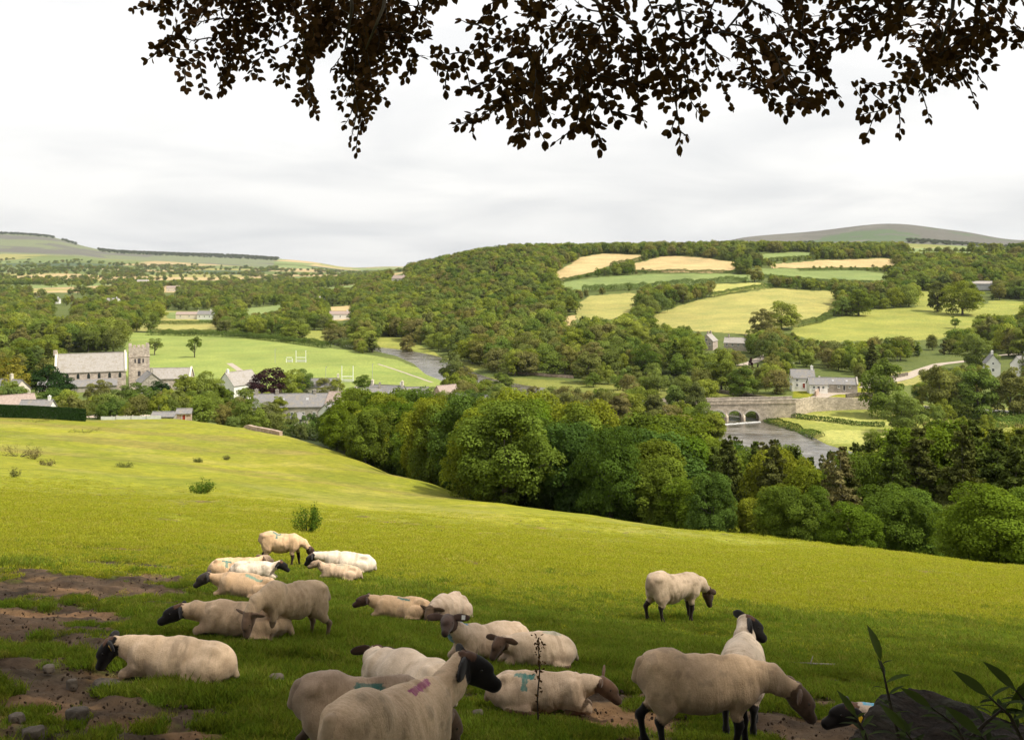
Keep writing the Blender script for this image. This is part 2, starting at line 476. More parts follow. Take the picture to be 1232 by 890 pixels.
GREENS = [(0.085, 0.130, 0.020), (0.200, 0.225, 0.030), (0.120, 0.175, 0.034), (0.225, 0.255, 0.040), (0.080, 0.130, 0.028), (0.210, 0.190, 0.055), (0.150, 0.205, 0.050), (0.250, 0.280, 0.050), (0.115, 0.160, 0.045), (0.185, 0.165, 0.060), (0.12, 0.18, 0.030)]
M = {}
M['leaf'] = foliage('leaves_green', GREENS, tone=0.42)
M['leaf_belt'] = foliage('leaves_bright_green', [(0.085, 0.140, 0.014), (0.135, 0.185, 0.018), (0.195, 0.215, 0.022), (0.060, 0.100, 0.016), (0.155, 0.200, 0.026), (0.065, 0.115, 0.024), (0.11, 0.16, 0.018)], tone=0.45)
M['leaf_con'] = foliage('needles', [(0.065, 0.095, 0.018), (0.095, 0.105, 0.028), (0.075, 0.105, 0.020), (0.125, 0.115, 0.040)], trans=0.2, tone=0.45)
M['leaf_brown'] = foliage('needles_thin_brown', [(0.175, 0.150, 0.060), (0.14, 0.145, 0.045)], trans=0.12, tone=0.5)
M['leaf_copper'] = foliage('leaves_copper', [(0.035, 0.016, 0.018)], trans=0.15, tone=0.4)
M['leaf_dark'] = foliage('leaves_dark_green', [(0.022, 0.045, 0.012)], trans=0.15, tone=0.4)
M['leaf_hedge'] = foliage('leaves_hedge', [(0.070, 0.115, 0.020), (0.095, 0.140, 0.028), (0.12, 0.15, 0.045)], trans=0.2, tone=0.4)
M['leaf_pale'] = foliage('blossom_bush_leaves', [(0.30, 0.31, 0.20)], trans=0.2, tone=0.5)
M['leaf_yellow'] = foliage('leaves_gold', [(0.22, 0.20, 0.03)], trans=0.3, tone=0.4)
M['leaf_shrub'] = foliage('leaves_shrub', [(0.085, 0.14, 0.018)], trans=0.3, tone=0.4)
M['leaf_beech'] = foliage('leaves_copper_beech', [(0.060, 0.034, 0.018)], trans=0.38, tone=0.5, gloss=0.0, tcol=1.2)
M['leaf_laurel'] = foliage('leaves_laurel', [(0.040, 0.062, 0.010)], trans=0.25, tone=0.5, gloss=0.015)
M['weed_brown'] = foliage('dead_weed_leaves', [(.17, .14, .06), (.13, .15, .04)], trans=.2, tone=.5)
M['leaf_crown'] = foliage('leaves_copper_crown', [(0.06, 0.035, 0.018)], trans=0.2, tone=0.4)
M['bark'] = noisy('bark', (0.05, 0.040, 0.030), (0.13, 0.11, 0.085), 6, 0.9, 0.6, 0.03)
M['bark_pale'] = noisy('bark_pale', (0.14, 0.12, 0.09), (0.26, 0.23, 0.18), 5, 0.9, 0.5, 0.03)
M['twig'] = noisy('twig', (0.022, 0.016, 0.012), (0.05, 0.038, 0.028), 30, 0.8, 0.3, 0.005)
# ---------------------------------------------------------------- ground sheet
G_PASTURE = np.array((0.205, 0.214, 0.016)); G_MOWN = np.array((0.215, 0.265, 0.062)); G_ROUGH = np.array((0.095, 0.120, 0.028))
G_FLOOR = np.array((0.030, 0.042, 0.012)); TAN = np.array((0.43, 0.33, 0.155)); TANG = np.array((0.30, 0.285, 0.085)); YG = np.array((0.245, 0.260, 0.055))
MOOR = np.array((0.105, 0.100, 0.078)); HAY = np.array((0.36, 0.36, 0.10)); DGREEN = np.array((0.05, 0.075, 0.03)); GR2 = np.array((0.18, 0.23, 0.07))
PITCH = [(150, 400), (250, 403), (330, 408), (400, 419), (440, 426), (480, 434), (508, 444), (532, 458), (545, 470), (520, 480), (380, 480), (185, 478), (150, 450)]
FIELDS = [   # (polygon in photo pixels, colour, min distance)
  (PITCH, G_MOWN, 395),
  ([(455, 404), (492, 408), (530, 428), (560, 436), (590, 442), (560, 447), (520, 435), (480, 425), (450, 418)], YG, 480),
  ([(392, 370), (425, 367), (428, 384), (396, 386)], TAN, 600),
  ([(350, 396), (395, 398), (420, 412), (390, 413), (350, 405)], YG, 500),
  ([(195, 374), (262, 374), (262, 400), (200, 400), (160, 398), (165, 390), (192, 389)], TANG, 500),
  ([(190, 376), (255, 374), (265, 384), (205, 384)], GR2, 500),
  ([(280, 373), (345, 366), (345, 374), (300, 380)], GR2, 500), ([(240, 380), (262, 378), (262, 388), (240, 388)], GR2, 500),
  ([(655, 337), (672, 326), (700, 309), (728, 305), (776, 307), (772, 313), (735, 319), (716, 327), (690, 334), (668, 339)], TAN, 800),
  ([(760, 318), (800, 308), (838, 309), (883, 315), (893, 321), (870, 328), (800, 328), (762, 324)], TAN, 800),
  ([(663, 342), (715, 334), (780, 330), (850, 329), (905, 331), (900, 339), (850, 341), (780, 345), (718, 348), (680, 350)], GR2, 800),
  ([(690, 368), (710, 356), (758, 352), (775, 358), (760, 374), (735, 384), (695, 384)], TANG, 600),
  ([(672, 381), (692, 379), (694, 393), (676, 394)], TAN, 500),
  ([(858, 342), (912, 340), (935, 346), (880, 352), (856, 358)], HAY, 700), ([(925, 318), (985, 313), (1078, 311), (1078, 321), (1000, 323), (930, 322)], TAN, 800),
  ([(883, 308), (960, 303), (1000, 306), (930, 313)], GR2, 900),
  ([(895, 322), (930, 323), (1040, 326), (1070, 331), (1072, 340), (1000, 338), (960, 334), (905, 330)], GR2, 800),
  ([(770, 392), (790, 378), (830, 364), (860, 356), (930, 347), (1008, 351), (1010, 368), (985, 382), (955, 392), (900, 402), (840, 398)], TANG, 550),
  ([(955, 392), (1000, 384), (1050, 373), (1110, 369), (1180, 366), (1232, 366), (1232, 378), (1175, 380), (1178, 396), (1130, 408), (985, 412), (950, 402)], YG, 500),
  ([(1100, 350), (1160, 352), (1160, 372), (1100, 368)], YG, 500), ([(1190, 362), (1240, 362), (1240, 378), (1190, 376)], YG, 500),
  ([(1070, 300), (1130, 298), (1232, 300), (1232, 304), (1100, 305)], GR2, 1000),
  ([(860, 473), (925, 474), (935, 484), (860, 487)], YG * 0.8, 330),
  ([(925, 494), (980, 484), (1060, 484), (1250, 492), (1250, 560), (1100, 560), (1000, 545), (940, 520), (918, 508)], YG, 270),
  ([(560, 452), (650, 456), (800, 466), (860, 478), (860, 500), (700, 482), (600, 470)], YG * 0.75, 370),
  ([(955, 460), (1060, 462), (1060, 482), (955, 478)], G_PASTURE, 340), ([(1060, 450), (1110, 444), (1110, 462), (1060, 466)], TANG, 380),
  ([(960, 497), (1040, 505), (1072, 508), (1072, 512), (985, 508)], HAY, 270), ([(965, 524), (1000, 517), (1080, 518), (1110, 532), (1060, 535), (1000, 533)], HAY, 250),
]
OPEN = [f[0] for f in FIELDS if f[0][0] != (560, 452)]
def far_field_colour(X, Y):
    # patchwork of the far valley side: long cells across the slope
    a = X / 330 + 0.35 * fbm(X / 500, Y / 900, 2) * 3; b = Y / 520 + 0.35 * fbm(X / 700, Y / 600, 4) * 3
    ia = np.floor(a + 0.37 * (np.floor(b) % 3)).astype(int); ib = np.floor(b).astype(int)
    h = _perm[(ia * 7 + 13) & 255, (ib * 11 + 5) & 255]
    pal = np.array([TAN * 0.85, GR2, YG * 0.8, G_ROUGH * 1.3, TANG * 0.9, GR2 * 0.8, TAN * 0.95, DGREEN * 1.3])
    return pal[np.clip((h * 8).astype(int), 0, 7)]
DIRT = [(-7.3, 18.8, 1.9, 0.7), (-7.0, 14.2, 2.8, 3.2), (-5.9, 10.8, 2.3, 2.2), (-4.6, 8.0, 2.0, 1.0), (-3.2, 7.4, 1.0, 0.4), (-1.9, 9.6, 0.5, 0.3), (0.3, 8.6, 0.9, 0.55), (1.1, 8.9, 0.9, 0.35), (0.75, 8.0, 1.2, 0.4), (2.4, 8.2, 1.2, 0.5),
        (3.9, 10.7, 0.9, 0.3), (2.75, 9.5, 0.5, 0.5), (0.75, 15.6, 0.35, 0.15), (-0.9, 12.9, 0.3, 0.2), (2.6, 7.0, 1.8, 0.5), (-8.8, 22, 1.2, 0.5), (-6.4, 29.5, 1.3, 0.25), (-5, 6.4, 3.5, 0.9)]
def dirt_mask(X, Y):
    m = np.zeros(np.shape(X))
    n = (fbm(X * 1.6, Y * 1.6, 11) - 0.5) * 1.7 + (fbm(X * 6, Y * 6, 14, 3) - 0.5) * 0.9
    for cx, cy_, rx, ry in DIRT:
        d = np.hypot((X - cx) / rx, (Y - cy_) / ry)
        m = np.maximum(m, 1 - sstep(0.75, 1.15, d + n))
    # scattered bare scuffs in the field
    s = fbm(X / 1.1, Y / 1.1, 21, 4)
    m = np.maximum(m, sstep(0.70, 0.76, s) * 0.75 * sstep(6, 9, Y) * (1 - sstep(60, 90, Y)))
    return m

# polar grid centred under the viewpoint: fine in front, coarse behind
def ground_sheet():
    fr = np.linspace(-0.56, 0.56, 780)
    side = np.concatenate([np.linspace(-math.pi, -0.56, 70)[:-1], fr, np.linspace(0.56, math.pi, 70)[1:]])
    rr = [0.4]
    while rr[-1] < 12400:
        r = rr[-1]
        k = 0.030 if r < 4 else (0.0075 if r < 60 else (0.007 if r < 250 else (0.0052 if r < 1900 else 0.009)))
        rr.append(r * (1 + k))
    rr = np.array(rr)
    PH, RR = np.meshgrid(side, rr)
    X = RR * np.sin(PH); Y = RR * np.cos(PH)
    Z = height(X, Y)
    nr, na = X.shape
    # base colour of the land itself
    front = Y > 1
    Ys = np.where(front, Y, 1.0)
    PX = CX + FPX * X / Ys; PY = HZ - FPX * Z / Ys
    jx = (fbm(X / 14, Y / 14, 31) - 0.5) * 5; jy = (fbm(X / 14, Y / 14, 32) - 0.5) * 2.5
    col = np.zeros(X.shape + (3,)); col[:] = G_PASTURE
    kind = np.zeros(X.shape)                    # 1 = pasture near, 0 = other
    far = (Y > 1700) & front
    col[far] = far_field_colour(X[far], Y[far])
    moor = (Y > 4200) & front & (PX > 760); col[moor] = MOOR
    mm = moor & (fbm(X / 600, Y / 300, 41) > 0.55); col[mm] = DGREEN * 1.5
    mm = moor & (fbm(X / 500, Y / 400, 42) > 0.6) & ~mm; col[mm] = MOOR * 1.25
    hl = (Y > 6000) & front & (PX < 330); col[hl] = MOOR * 0.6 + GR2 * 0.5
    hm = hl & (fbm(X / 700, Y / 500, 43) > 0.56); col[hm] = MOOR * 1.1
    mid = (Y > 380) & (Y <= 1700) & front; col[mid] = G_ROUGH
    vil = (Y > 225) & (Y <= 400) & front; col[vil] = G_ROUGH * 1.2
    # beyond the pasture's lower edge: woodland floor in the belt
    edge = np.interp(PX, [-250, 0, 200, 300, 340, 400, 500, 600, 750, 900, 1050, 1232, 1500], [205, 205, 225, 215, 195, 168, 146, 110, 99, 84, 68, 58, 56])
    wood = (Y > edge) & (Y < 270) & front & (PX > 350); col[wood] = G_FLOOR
    behind = (~front) | (np.abs(PH) > 0.75); 
    for poly, c, ymin in FIELDS:
        m = front & (Y > ymin) & inpoly(PX + jx, PY + jy, poly)
        if m.any():
            v = (fbm(X[m] / 25, Y[m] / 25, 51) - 0.5)[:, None] * 0.35
            col[m] = np.array(c) * (1 + v)
    near = front & (Y < edge)
    if near.any():
        x, y = X[near], Y[near]
        t = fbm(x / 12, y / 18, 61, 5); t2 = fbm(x / 2.2, y / 2.8, 62, 4)
        c = G_PASTURE * (0.80 + 0.45 * t[:, None])
        straw = sstep(0.5, 0.72, fbm(x / 6, y / 7, 63, 5))[:, None] * 0.40
        c = c * (1 - straw) + np.array((0.30, 0.27, 0.065)) * straw
        brown = (sstep(0.52, 0.66, fbm(x / 30, y / 9, 64, 5)) * sstep(70, 110, y))[:, None] * 0.55
        c = c * (1 - brown) + np.array((0.20, 0.16, 0.045)) * brown
        c = c * (0.88 + 0.24 * t2[:, None])
        k = 1 - sstep(10, 22, y)[:, None]      # greener sward near the viewer, the tree's shade put into its colour
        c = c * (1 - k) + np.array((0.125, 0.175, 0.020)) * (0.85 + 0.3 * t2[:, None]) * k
        dm = dirt_mask(x, y)[:, None]
        dn = fbm(x * 3, y * 3, 65, 4)[:, None]
        dcol = np.array((0.085, 0.054, 0.032)) * (0.25 + 1.4 * dn)
        sm = sstep(0.55, 0.70, fbm(x * 1.3, y * 2.2, 66, 4))[:, None]
        dcol = dcol * (1 - sm * .8) + np.array((0.22, 0.125, 0.060)) * sm * .8
        c = c * (1 - dm) + dcol * dm
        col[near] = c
    # river bed and wet banks
    rv = (Y > 180) & (Y < 700) & front
    d, wv = seg_dist(X[rv], Y[rv], RIV, RIV_W)
    k = (1 - sstep(0.5, 3, d - wv))[:, None]
    cc = col[rv]; col[rv] = cc * (1 - k) + np.array((0.06, 0.055, 0.04)) * k
    col = np.clip(col, 0.004, 0.8)
    # near detail: clods and hoof marks where it is bare
    nz = (np.hypot(X, Y) < 40) & (Y > 2)
    dm = dirt_mask(X[nz], Y[nz])
    Z[nz] += dm * ((fbm(X[nz] * 4, Y[nz] * 4, 71, 4) - 0.5) * 0.16 - 0.03)
    V = np.stack([X, Y, Z], -1).reshape(-1, 3)
    i = np.arange(nr - 1)[:, None] * na; j = np.arange(na - 1)[None]
    a = i + j
    F = np.stack([a, a + 1, a + na + 1, a + na], -1).reshape(-1, 4)
    C4 = np.concatenate([col, np.ones(col.shape[:2] + (1,))], -1).reshape(-1, 4)
    m, nt = mat('ground')
    ca = N(nt, 'ShaderNodeAttribute', attribute_name='land')
    g = nt.nodes.new('ShaderNodeNewGeometry')
    f1 = noise(nt, 9.0, 6, 0.65, g.outputs['Position']); f2 = noise(nt, 0.9, 6, 0.6, g.outputs['Position']); f3 = noise(nt, 0.05, 5, 0.6, g.outputs['Position'])
    c = mixc(nt, 1.0, ca.outputs['Color'], ramp(nt, f1, [(0.3, (0.62, 0.60, 0.6)), (0.7, (1.38, 1.40, 1.4))]), 'MULTIPLY')
    c = mixc(nt, 1.0, c, ramp(nt, f2, [(0.3, (0.66, 0.72, 0.7)), (0.7, (1.32, 1.24, 1.25))]), 'MULTIPLY')
    c = mixc(nt, 1.0, c, ramp(nt, f3, [(0.3, (0.80, 0.86, 0.85)), (0.7, (1.20, 1.12, 1.15))]), 'MULTIPLY')
    p = finish(nt, c, 0.95, f1, 0.5, 0.05, 0.15)
    me = mesh_np('ground', V, F, m, {'land': ('POINT', 'FLOAT_COLOR', C4)}, smooth=True)
    o = link('ground', me); tag(o, 'pasture, valley floor and hillsides', None, None, 'structure')
    return o
ground_sheet()

# river surface: one flat sheet, the banks cut it
def river():
    L_, R_ = [], []
    pts = [Vector((x, y)) for x, y in RIV]
    for i, p in enumerate(pts):
        d = (pts[min(i + 1, len(pts) - 1)] - pts[max(i - 1, 0)]).normalized()
        n = Vector((-d.y, d.x)); w = RIV_W[i] + 7
        L_.append(p + n * w); R_.append(p - n * w)
    V = [(p.x, p.y, RIVER_Z) for p in L_] + [(p.x, p.y, RIVER_Z) for p in R_]
    n = len(pts)
    F = [(i, i + 1, n + i + 1, n + i) for i in range(n - 1)]
    m, nt = mat('river_water')
    g = nt.nodes.new('ShaderNodeNewGeometry')
    mp = nt.nodes.new('ShaderNodeMapping'); mp.inputs['Scale'].default_value = (0.16, 0.5, 1); mp.inputs['Rotation'].default_value = (0, 0, R(35))
    L(nt, g.outputs['Position'], mp.inputs['Vector'])
    f = noise(nt, 1.2, 6, 0.7, mp.outputs[0]); f2 = noise(nt, 0.25, 4, 0.6, mp.outputs[0])
    col = ramp(nt, f2, [(0.35, (0.045, 0.038, 0.026)), (0.5, (0.10, 0.088, 0.068)), (0.72, (0.22, 0.20, 0.17))])
    foam = ramp(nt, f, [(0.60, (0, 0, 0)), (0.72, (1, 1, 1))])
    col = mixc(nt, foam, col, (0.42, 0.42, 0.40))
    p = finish(nt, col, ramp(nt, f, [(0.4, (0.12,) * 3), (0.7, (0.5,) * 3)]), f, 0.5, 0.12, 0.6)
    me = bpy.data.meshes.new('river_water'); me.from_pydata(V, [], F); me.materials.append(m)
    bm = bmesh.new(); bm.from_mesh(me); bmesh.ops.recalc_face_normals(bm, faces=bm.faces); bm.to_mesh(me); bm.free()
    o = link('river_water', me); tag(o, 'brown shallow river with broken white water', None, None, 'structure')
river()
# ---------------------------------------------------------------- trees
def leaf_quads(P, Nn, size, rg, jit=0.35, aspect=0.75):
    """one small crooked four-cornered face per point"""
    n = len(P)
    Nn = Nn / np.maximum(np.linalg.norm(Nn, axis=1, keepdims=True), 1e-6)
    t = rg.normal(size=(n, 3)); t -= (t * Nn).sum(1, keepdims=True) * Nn
    t /= np.maximum(np.linalg.norm(t, axis=1, keepdims=True), 1e-6)
    b = np.cross(Nn, t)
    s = np.asarray(size).reshape(-1, 1) * (0.7 + 0.6 * rg.random((n, 1)))
    out = []
    for su, sv_ in ((-1, -0.15), (0.1, -1), (1, 0.1), (-0.1, 1)):
        k = 1 + (rg.random((n, 2)) - 0.5) * jit
        out.append(P + t * s * su * k[:, :1] * 0.62 + b * s * sv_ * aspect * k[:, 1:] * 0.62)
    V = np.stack(out, 1).reshape(-1, 3)
    F = np.arange(n * 4).reshape(-1, 4)
    return V, F

def crown_points(rg, n, H, Rc, base, blobs, flat=0.72, nr=0.42, br=1.0, sparse=0.0, cone=0.0, droop=0.0, wob=1.0, low=True):
    """sprays of leaves gathered on lobes; returns points, normals, tones"""
    zc = base + (H - base) * 0.5; hz = (H - base) * 0.5
    C = []
    while len(C) < blobs:
        d = rg.normal(size=3); d /= np.linalg.norm(d)
        rr = rg.random() ** 0.33
        if rr < 0.45: continue
        p = d * rr
        t = (p[2] + 1) / 2
        w = (1 - cone) + cone * (1 - t) * 1.5
        if cone == 0 and low: w *= 1.0 if t > .5 else 1.22 - .25 * t
        C.append((p[0] * Rc * w * 0.82, p[1] * Rc * w * 0.82, zc + p[2] * hz * 0.86, (0.19 + 0.17 * rg.random()) * br * Rc * (0.75 + 0.5 * rg.random()), rr, rg.random()))
    C = np.array(C)
    # uneven outline
    ang = np.arctan2(C[:, 1], C[:, 0])
    ph = rg.random(3) * 6.28
    k = 1 + wob * (0.13 * np.sin(2 * ang + ph[0]) + 0.09 * np.sin(3 * ang + ph[1] + C[:, 2] * 0.4))
    C[:, 0] *= k; C[:, 1] *= k
    wts = C[:, 3] ** 2; wts /= wts.sum()
    ib = rg.choice(len(C), n, p=wts)
    d = rg.normal(size=(n, 3)); d /= np.linalg.norm(d, axis=1, keepdims=True)
    d[:, 2] = np.where(rg.random(n) < 0.72, np.abs(d[:, 2]), d[:, 2])
    rad = C[ib, 3] * (0.72 + 0.36 * rg.random(n) ** 0.6)
    P = C[ib, :3] + d * rad[:, None] * np.array([1, 1, flat])
    if droop: P[:, 2] -= droop * np.hypot(P[:, 0], P[:, 1]) ** 2 / Rc
    out = P - np.array([0, 0, zc * 0.8]); out /= np.linalg.norm(out, axis=1, keepdims=True)
    Nn = d * 0.75 + out * 0.25 + np.array([0, 0, 0.35]) + rg.normal(size=(n, 3)) * nr
    tone = np.clip(0.5 + (C[ib, 5] - 0.5) * 0.75 + (rg.random(n) - 0.5) * 0.55, 0, 1)
    return P, Nn, tone, C

def crown_mesh(name, m, seed, n, leaf, H, Rc, base, blobs, **k):
    rg = np.random.default_rng(seed)
    P, Nn, tone, C = crown_points(rg, n, H, Rc, base, blobs, **k)
    V, F = leaf_quads(P, Nn, np.full(n, leaf), rg)
    return mesh_np(name, V, F, m, {'tone': ('FACE', 'FLOAT', tone)}), C

def trunk_mb(seed, H, Rc, base, C=None, r0=0.32, limbs=7, mb=None):
    rg = random.Random(seed)
    mb = mb or MB()
    top = base + (H - base) * 0.62
    pts, rad = [], []
    x = y = 0
    for i in range(7):
        t = i / 6
        x += rg.uniform(-1, 1) * 0.12 * t * H / 10; y += rg.uniform(-1, 1) * 0.12 * t * H / 10
        pts.append((x, y, -0.4 + (top + 0.4) * t)); rad.append(r0 * (1.25 if i == 0 else 1) * (1 - 0.8 * t))
    mb.tube(pts, rad, 7)
    if C is not None:
        for k in range(limbs):
            c = C[rg.randrange(len(C))]
            i = rg.randint(2, 4); p0 = Vector(pts[i]); p1 = Vector(c[:3])
            if p1.z < p0.z: p0 = Vector(pts[2]); p1.z = max(p1.z, p0.z + 0.2)
            mid = p0.lerp(p1, 0.5) + Vector((rg.uniform(-.3, .3), rg.uniform(-.3, .3), 0.12 * H / 10))
            mb.tube([p0, mid, p1], [r0 * 0.38, r0 * 0.22, r0 * 0.06], 5)
    return mb

def conifer_points(rg, n, H, Rc, base, thin=0.0):
    lv = int((H - base) / 0.36)
    P, Nn, T = [], [], []
    br = []
    for i in range(lv):
        z = base + (H - base) * (i + rg.random() * 0.5) / lv
        t = (z - base) / (H - base)
        L_ = Rc * (1 - t) ** 0.8 * (0.75 + 0.4 * rg.random()) + 0.22
        if t < 0.12: L_ *= 0.7
        nb = rg.integers(4, 8)
        for a in rg.random(nb) * 6.283:
            if rg.random() < thin: continue
            br.append((z, a, L_ * (0.6 + 0.5 * rg.random()), rg.random()))
    wt = np.array([b[2] for b in br]) ** 1.1; wt /= wt.sum()
    k = rg.choice(len(br), n, p=wt); B = np.array(br)[k]
    s = rg.random(n) ** 0.6
    w = 0.26 * B[:, 2] * (0.35 + s * (1 - s) * 2.4)
    off = rg.normal(size=n) * w * 0.55
    ca, sa = np.cos(B[:, 1]), np.sin(B[:, 1])
    rr = s * B[:, 2]
    P = np.stack([rr * ca - off * sa, rr * sa + off * ca, B[:, 0] + 0.10 * rr - 0.16 * rr ** 2 / Rc * 1.6 - np.abs(off) * 0.35 + rg.normal(size=n) * 0.07], 1)
    Nn = np.stack([ca * 0.35, sa * 0.35, np.ones(n)], 1) + rg.normal(size=(n, 3)) * 0.55
    return P, Nn, np.clip(B[:, 3] * 0.7 + rg.random(n) * 0.3, 0, 1), br
def conifer_mesh(name, m, seed, n, leaf, H, Rc, base, thin=0.0):
    rg = np.random.default_rng(seed)
    P, Nn, T, br = conifer_points(rg, n, H, Rc, base, thin)
    V, F = leaf_quads(P, Nn, np.full(n, leaf), rg, aspect=0.5)
    return mesh_np(name, V, F, m, {'tone': ('FACE', 'FLOAT', T)}), br
def conifer_trunk(seed, H, Rc, br):
    mb = MB(); rg = random.Random(seed)
    mb.tube([(0, 0, -0.4), (0.05, 0, H * 0.5), (0, 0.04, H * 0.93)], [0.16, 0.10, 0.012], 7)
    for z, a, l, _ in rg.sample(br, min(26, len(br))):
        mb.tube([(0, 0, z), (math.cos(a) * l * .85, math.sin(a) * l * .85, z - 0.1 * l)], [0.04, 0.012], 4)
    return mb

# prototypes are unit trees about 10 m high, scaled on placing: (crown mesh, trunk mesh)
TREE = {}
def add_proto(kind, crown, trunk): TREE.setdefault(kind, []).append((crown, trunk))
for i in range(6):     # belt: large sycamores, beeches, limes seen from 80 to 200 m
    H, Rc, base, bl = 10.0, [4.3, 3.9, 4.6, 3.6, 4.2, 3.8][i], [-0.2, 0.1, -0.4, 0.0, -0.3, -0.5][i], [84, 70, 92, 62, 76, 78][i]
    cm, C = crown_mesh('belt_crown', M['leaf_belt'], 100 + i, 30000, 0.18, H, Rc, base, bl + 55, flat=[0.8, 0.95, 0.72, 0.9, 0.8, 1.05][i], br=[.80, .86, .74, .9, .78, .84][i], wob=1.7)
    add_proto('belt', cm, trunk_mb(100 + i, H, Rc, base, C).mesh('belt_trunk', M['bark']))
for i in range(6):     # middle distance
    H, Rc, base, bl = 10.0, [4.6, 4.2, 5.0, 3.9, 4.6, 3.2][i], [-0.4, -0.2, -0.6, -0.3, -0.1, -0.5][i], [54, 46, 60, 42, 48, 38][i]
    cm, C = crown_mesh('round_crown', M['leaf'], 200 + i, 11000, 0.26, H, Rc, base, bl, flat=[0.7, 0.8, 0.62, 0.8, 0.7, 0.9][i])
    add_proto('mid', cm, trunk_mb(200 + i, H, Rc, base, C, limbs=4).mesh('round_trunk', M['bark']))
for i in range(3):
    cm, C = crown_mesh('open_crown', M['leaf'], 230 + i, 2600, 0.36, 10, 3.9, 2.2, 22, flat=0.6, low=False)
    add_proto('open', cm, trunk_mb(230 + i, 10, 3.9, 2.2, C, r0=0.3, limbs=9).mesh('open_trunk', M['bark']))
for i in range(3):
    cm, br = conifer_mesh('fir_crown', M['leaf_con'], 300 + i, 24000, 0.21, 10, [3.0, 2.6, 3.3][i], 0.3, thin=0.04)
    add_proto('conifer', cm, conifer_trunk(300 + i, 10, 2.4, br).mesh('fir_trunk', M['bark']))
for i in range(2):
    cm, br = conifer_mesh('larch_crown', M['leaf_brown'], 320 + i, 13000, 0.19, 10, [3.0, 2.7][i], 0.6, thin=0.2)
    add_proto('larch', cm, conifer_trunk(320 + i, 10, 2.4, br).mesh('larch_trunk', M['bark_pale']))
for nm, mk, sd in (('copper', 'leaf_copper', 400), ('dark', 'leaf_dark', 410), ('pale', 'leaf_pale', 420), ('gold', 'leaf_yellow', 430)):
    cm, C = crown_mesh(nm + '_crown', M[mk], sd, 7000, 0.3, 10, 4.6, 0.5, 44, flat=0.75)
    add_proto(nm, cm, trunk_mb(sd, 10, 4.6, 0.6, C).mesh(nm + '_trunk', M['bark']))
for i in range(2):     # upright cypress
    cm, C = crown_mesh('cypress_crown', [M['leaf_dark'], M['leaf_copper']][i], 440 + i, 2600, 0.3, 10, 1.7, 0.2, 26, cone=0.75, flat=1.6)
    add_proto(['cypress', 'cypress_copper'][i], cm, trunk_mb(440 + i, 10, 1.5, .3, C, r0=0.15, limbs=1).mesh('cypress_trunk', M['bark']))

# far proto collection for the woods (never linked to the scene: it only feeds the wood's instances)
FARCOL = bpy.data.collections.new('wood_trees')
def far_proto(name, seed, n, leaf, Rc, base, bl, m='leaf', cone=0.0, flat=0.75):
    rg = np.random.default_rng(seed)
    P, Nn, tone, C = crown_points(rg, n, 10, Rc, base, bl, flat=flat, cone=cone, nr=.3)
    V, F = leaf_quads(P, Nn, np.full(n, leaf), rg)
    tb = MB(); tb.tube([(0, 0, -0.5), (0, 0, 6)], [0.3, 0.1], 5)
    tv = np.array(tb.v); nq = len(V)
    quads = np.array([[a + nq for a in f] for f in tb.f if len(f) == 4], np.int32)
    me = mesh_np(name, np.concatenate([V, tv]), [F, quads], [M[m], M['bark']], {'tone': ('FACE', 'FLOAT', np.concatenate([tone, np.full(len(quads), .5)]))}, face_mats=np.concatenate([np.zeros(len(F)), np.ones(len(quads))]))
    o = bpy.data.objects.new(name, me); FARCOL.objects.link(o)
for i in range(8): far_proto('wood_tree_%02d' % i, 500 + i, 4200, 0.38, [4.8, 4.4, 5.2, 4.2, 4.6, 3.6, 5.4, 4.9][i], 0.3, [34, 28, 40, 26, 32, 24, 42, 22][i], flat=[0.95, 1.05, 0.85, 1.15, 0.95, 1.2, 0.85, 1.0][i])
for i in range(2): far_proto('wood_tree_%02d' % (8 + i), 520 + i, 2200, 0.42, 2.6, 0.3, 30, 'leaf_con', 0.8, 0.6)

TREES = []       # X, Y, height, width factor, kind, region
GRP = {}
def tree_at(px, Y, h, wf, kind, reg): 
    x = (px - CX) / FPX * Y
    TREES.append([x, Y, h, wf, kind, reg])

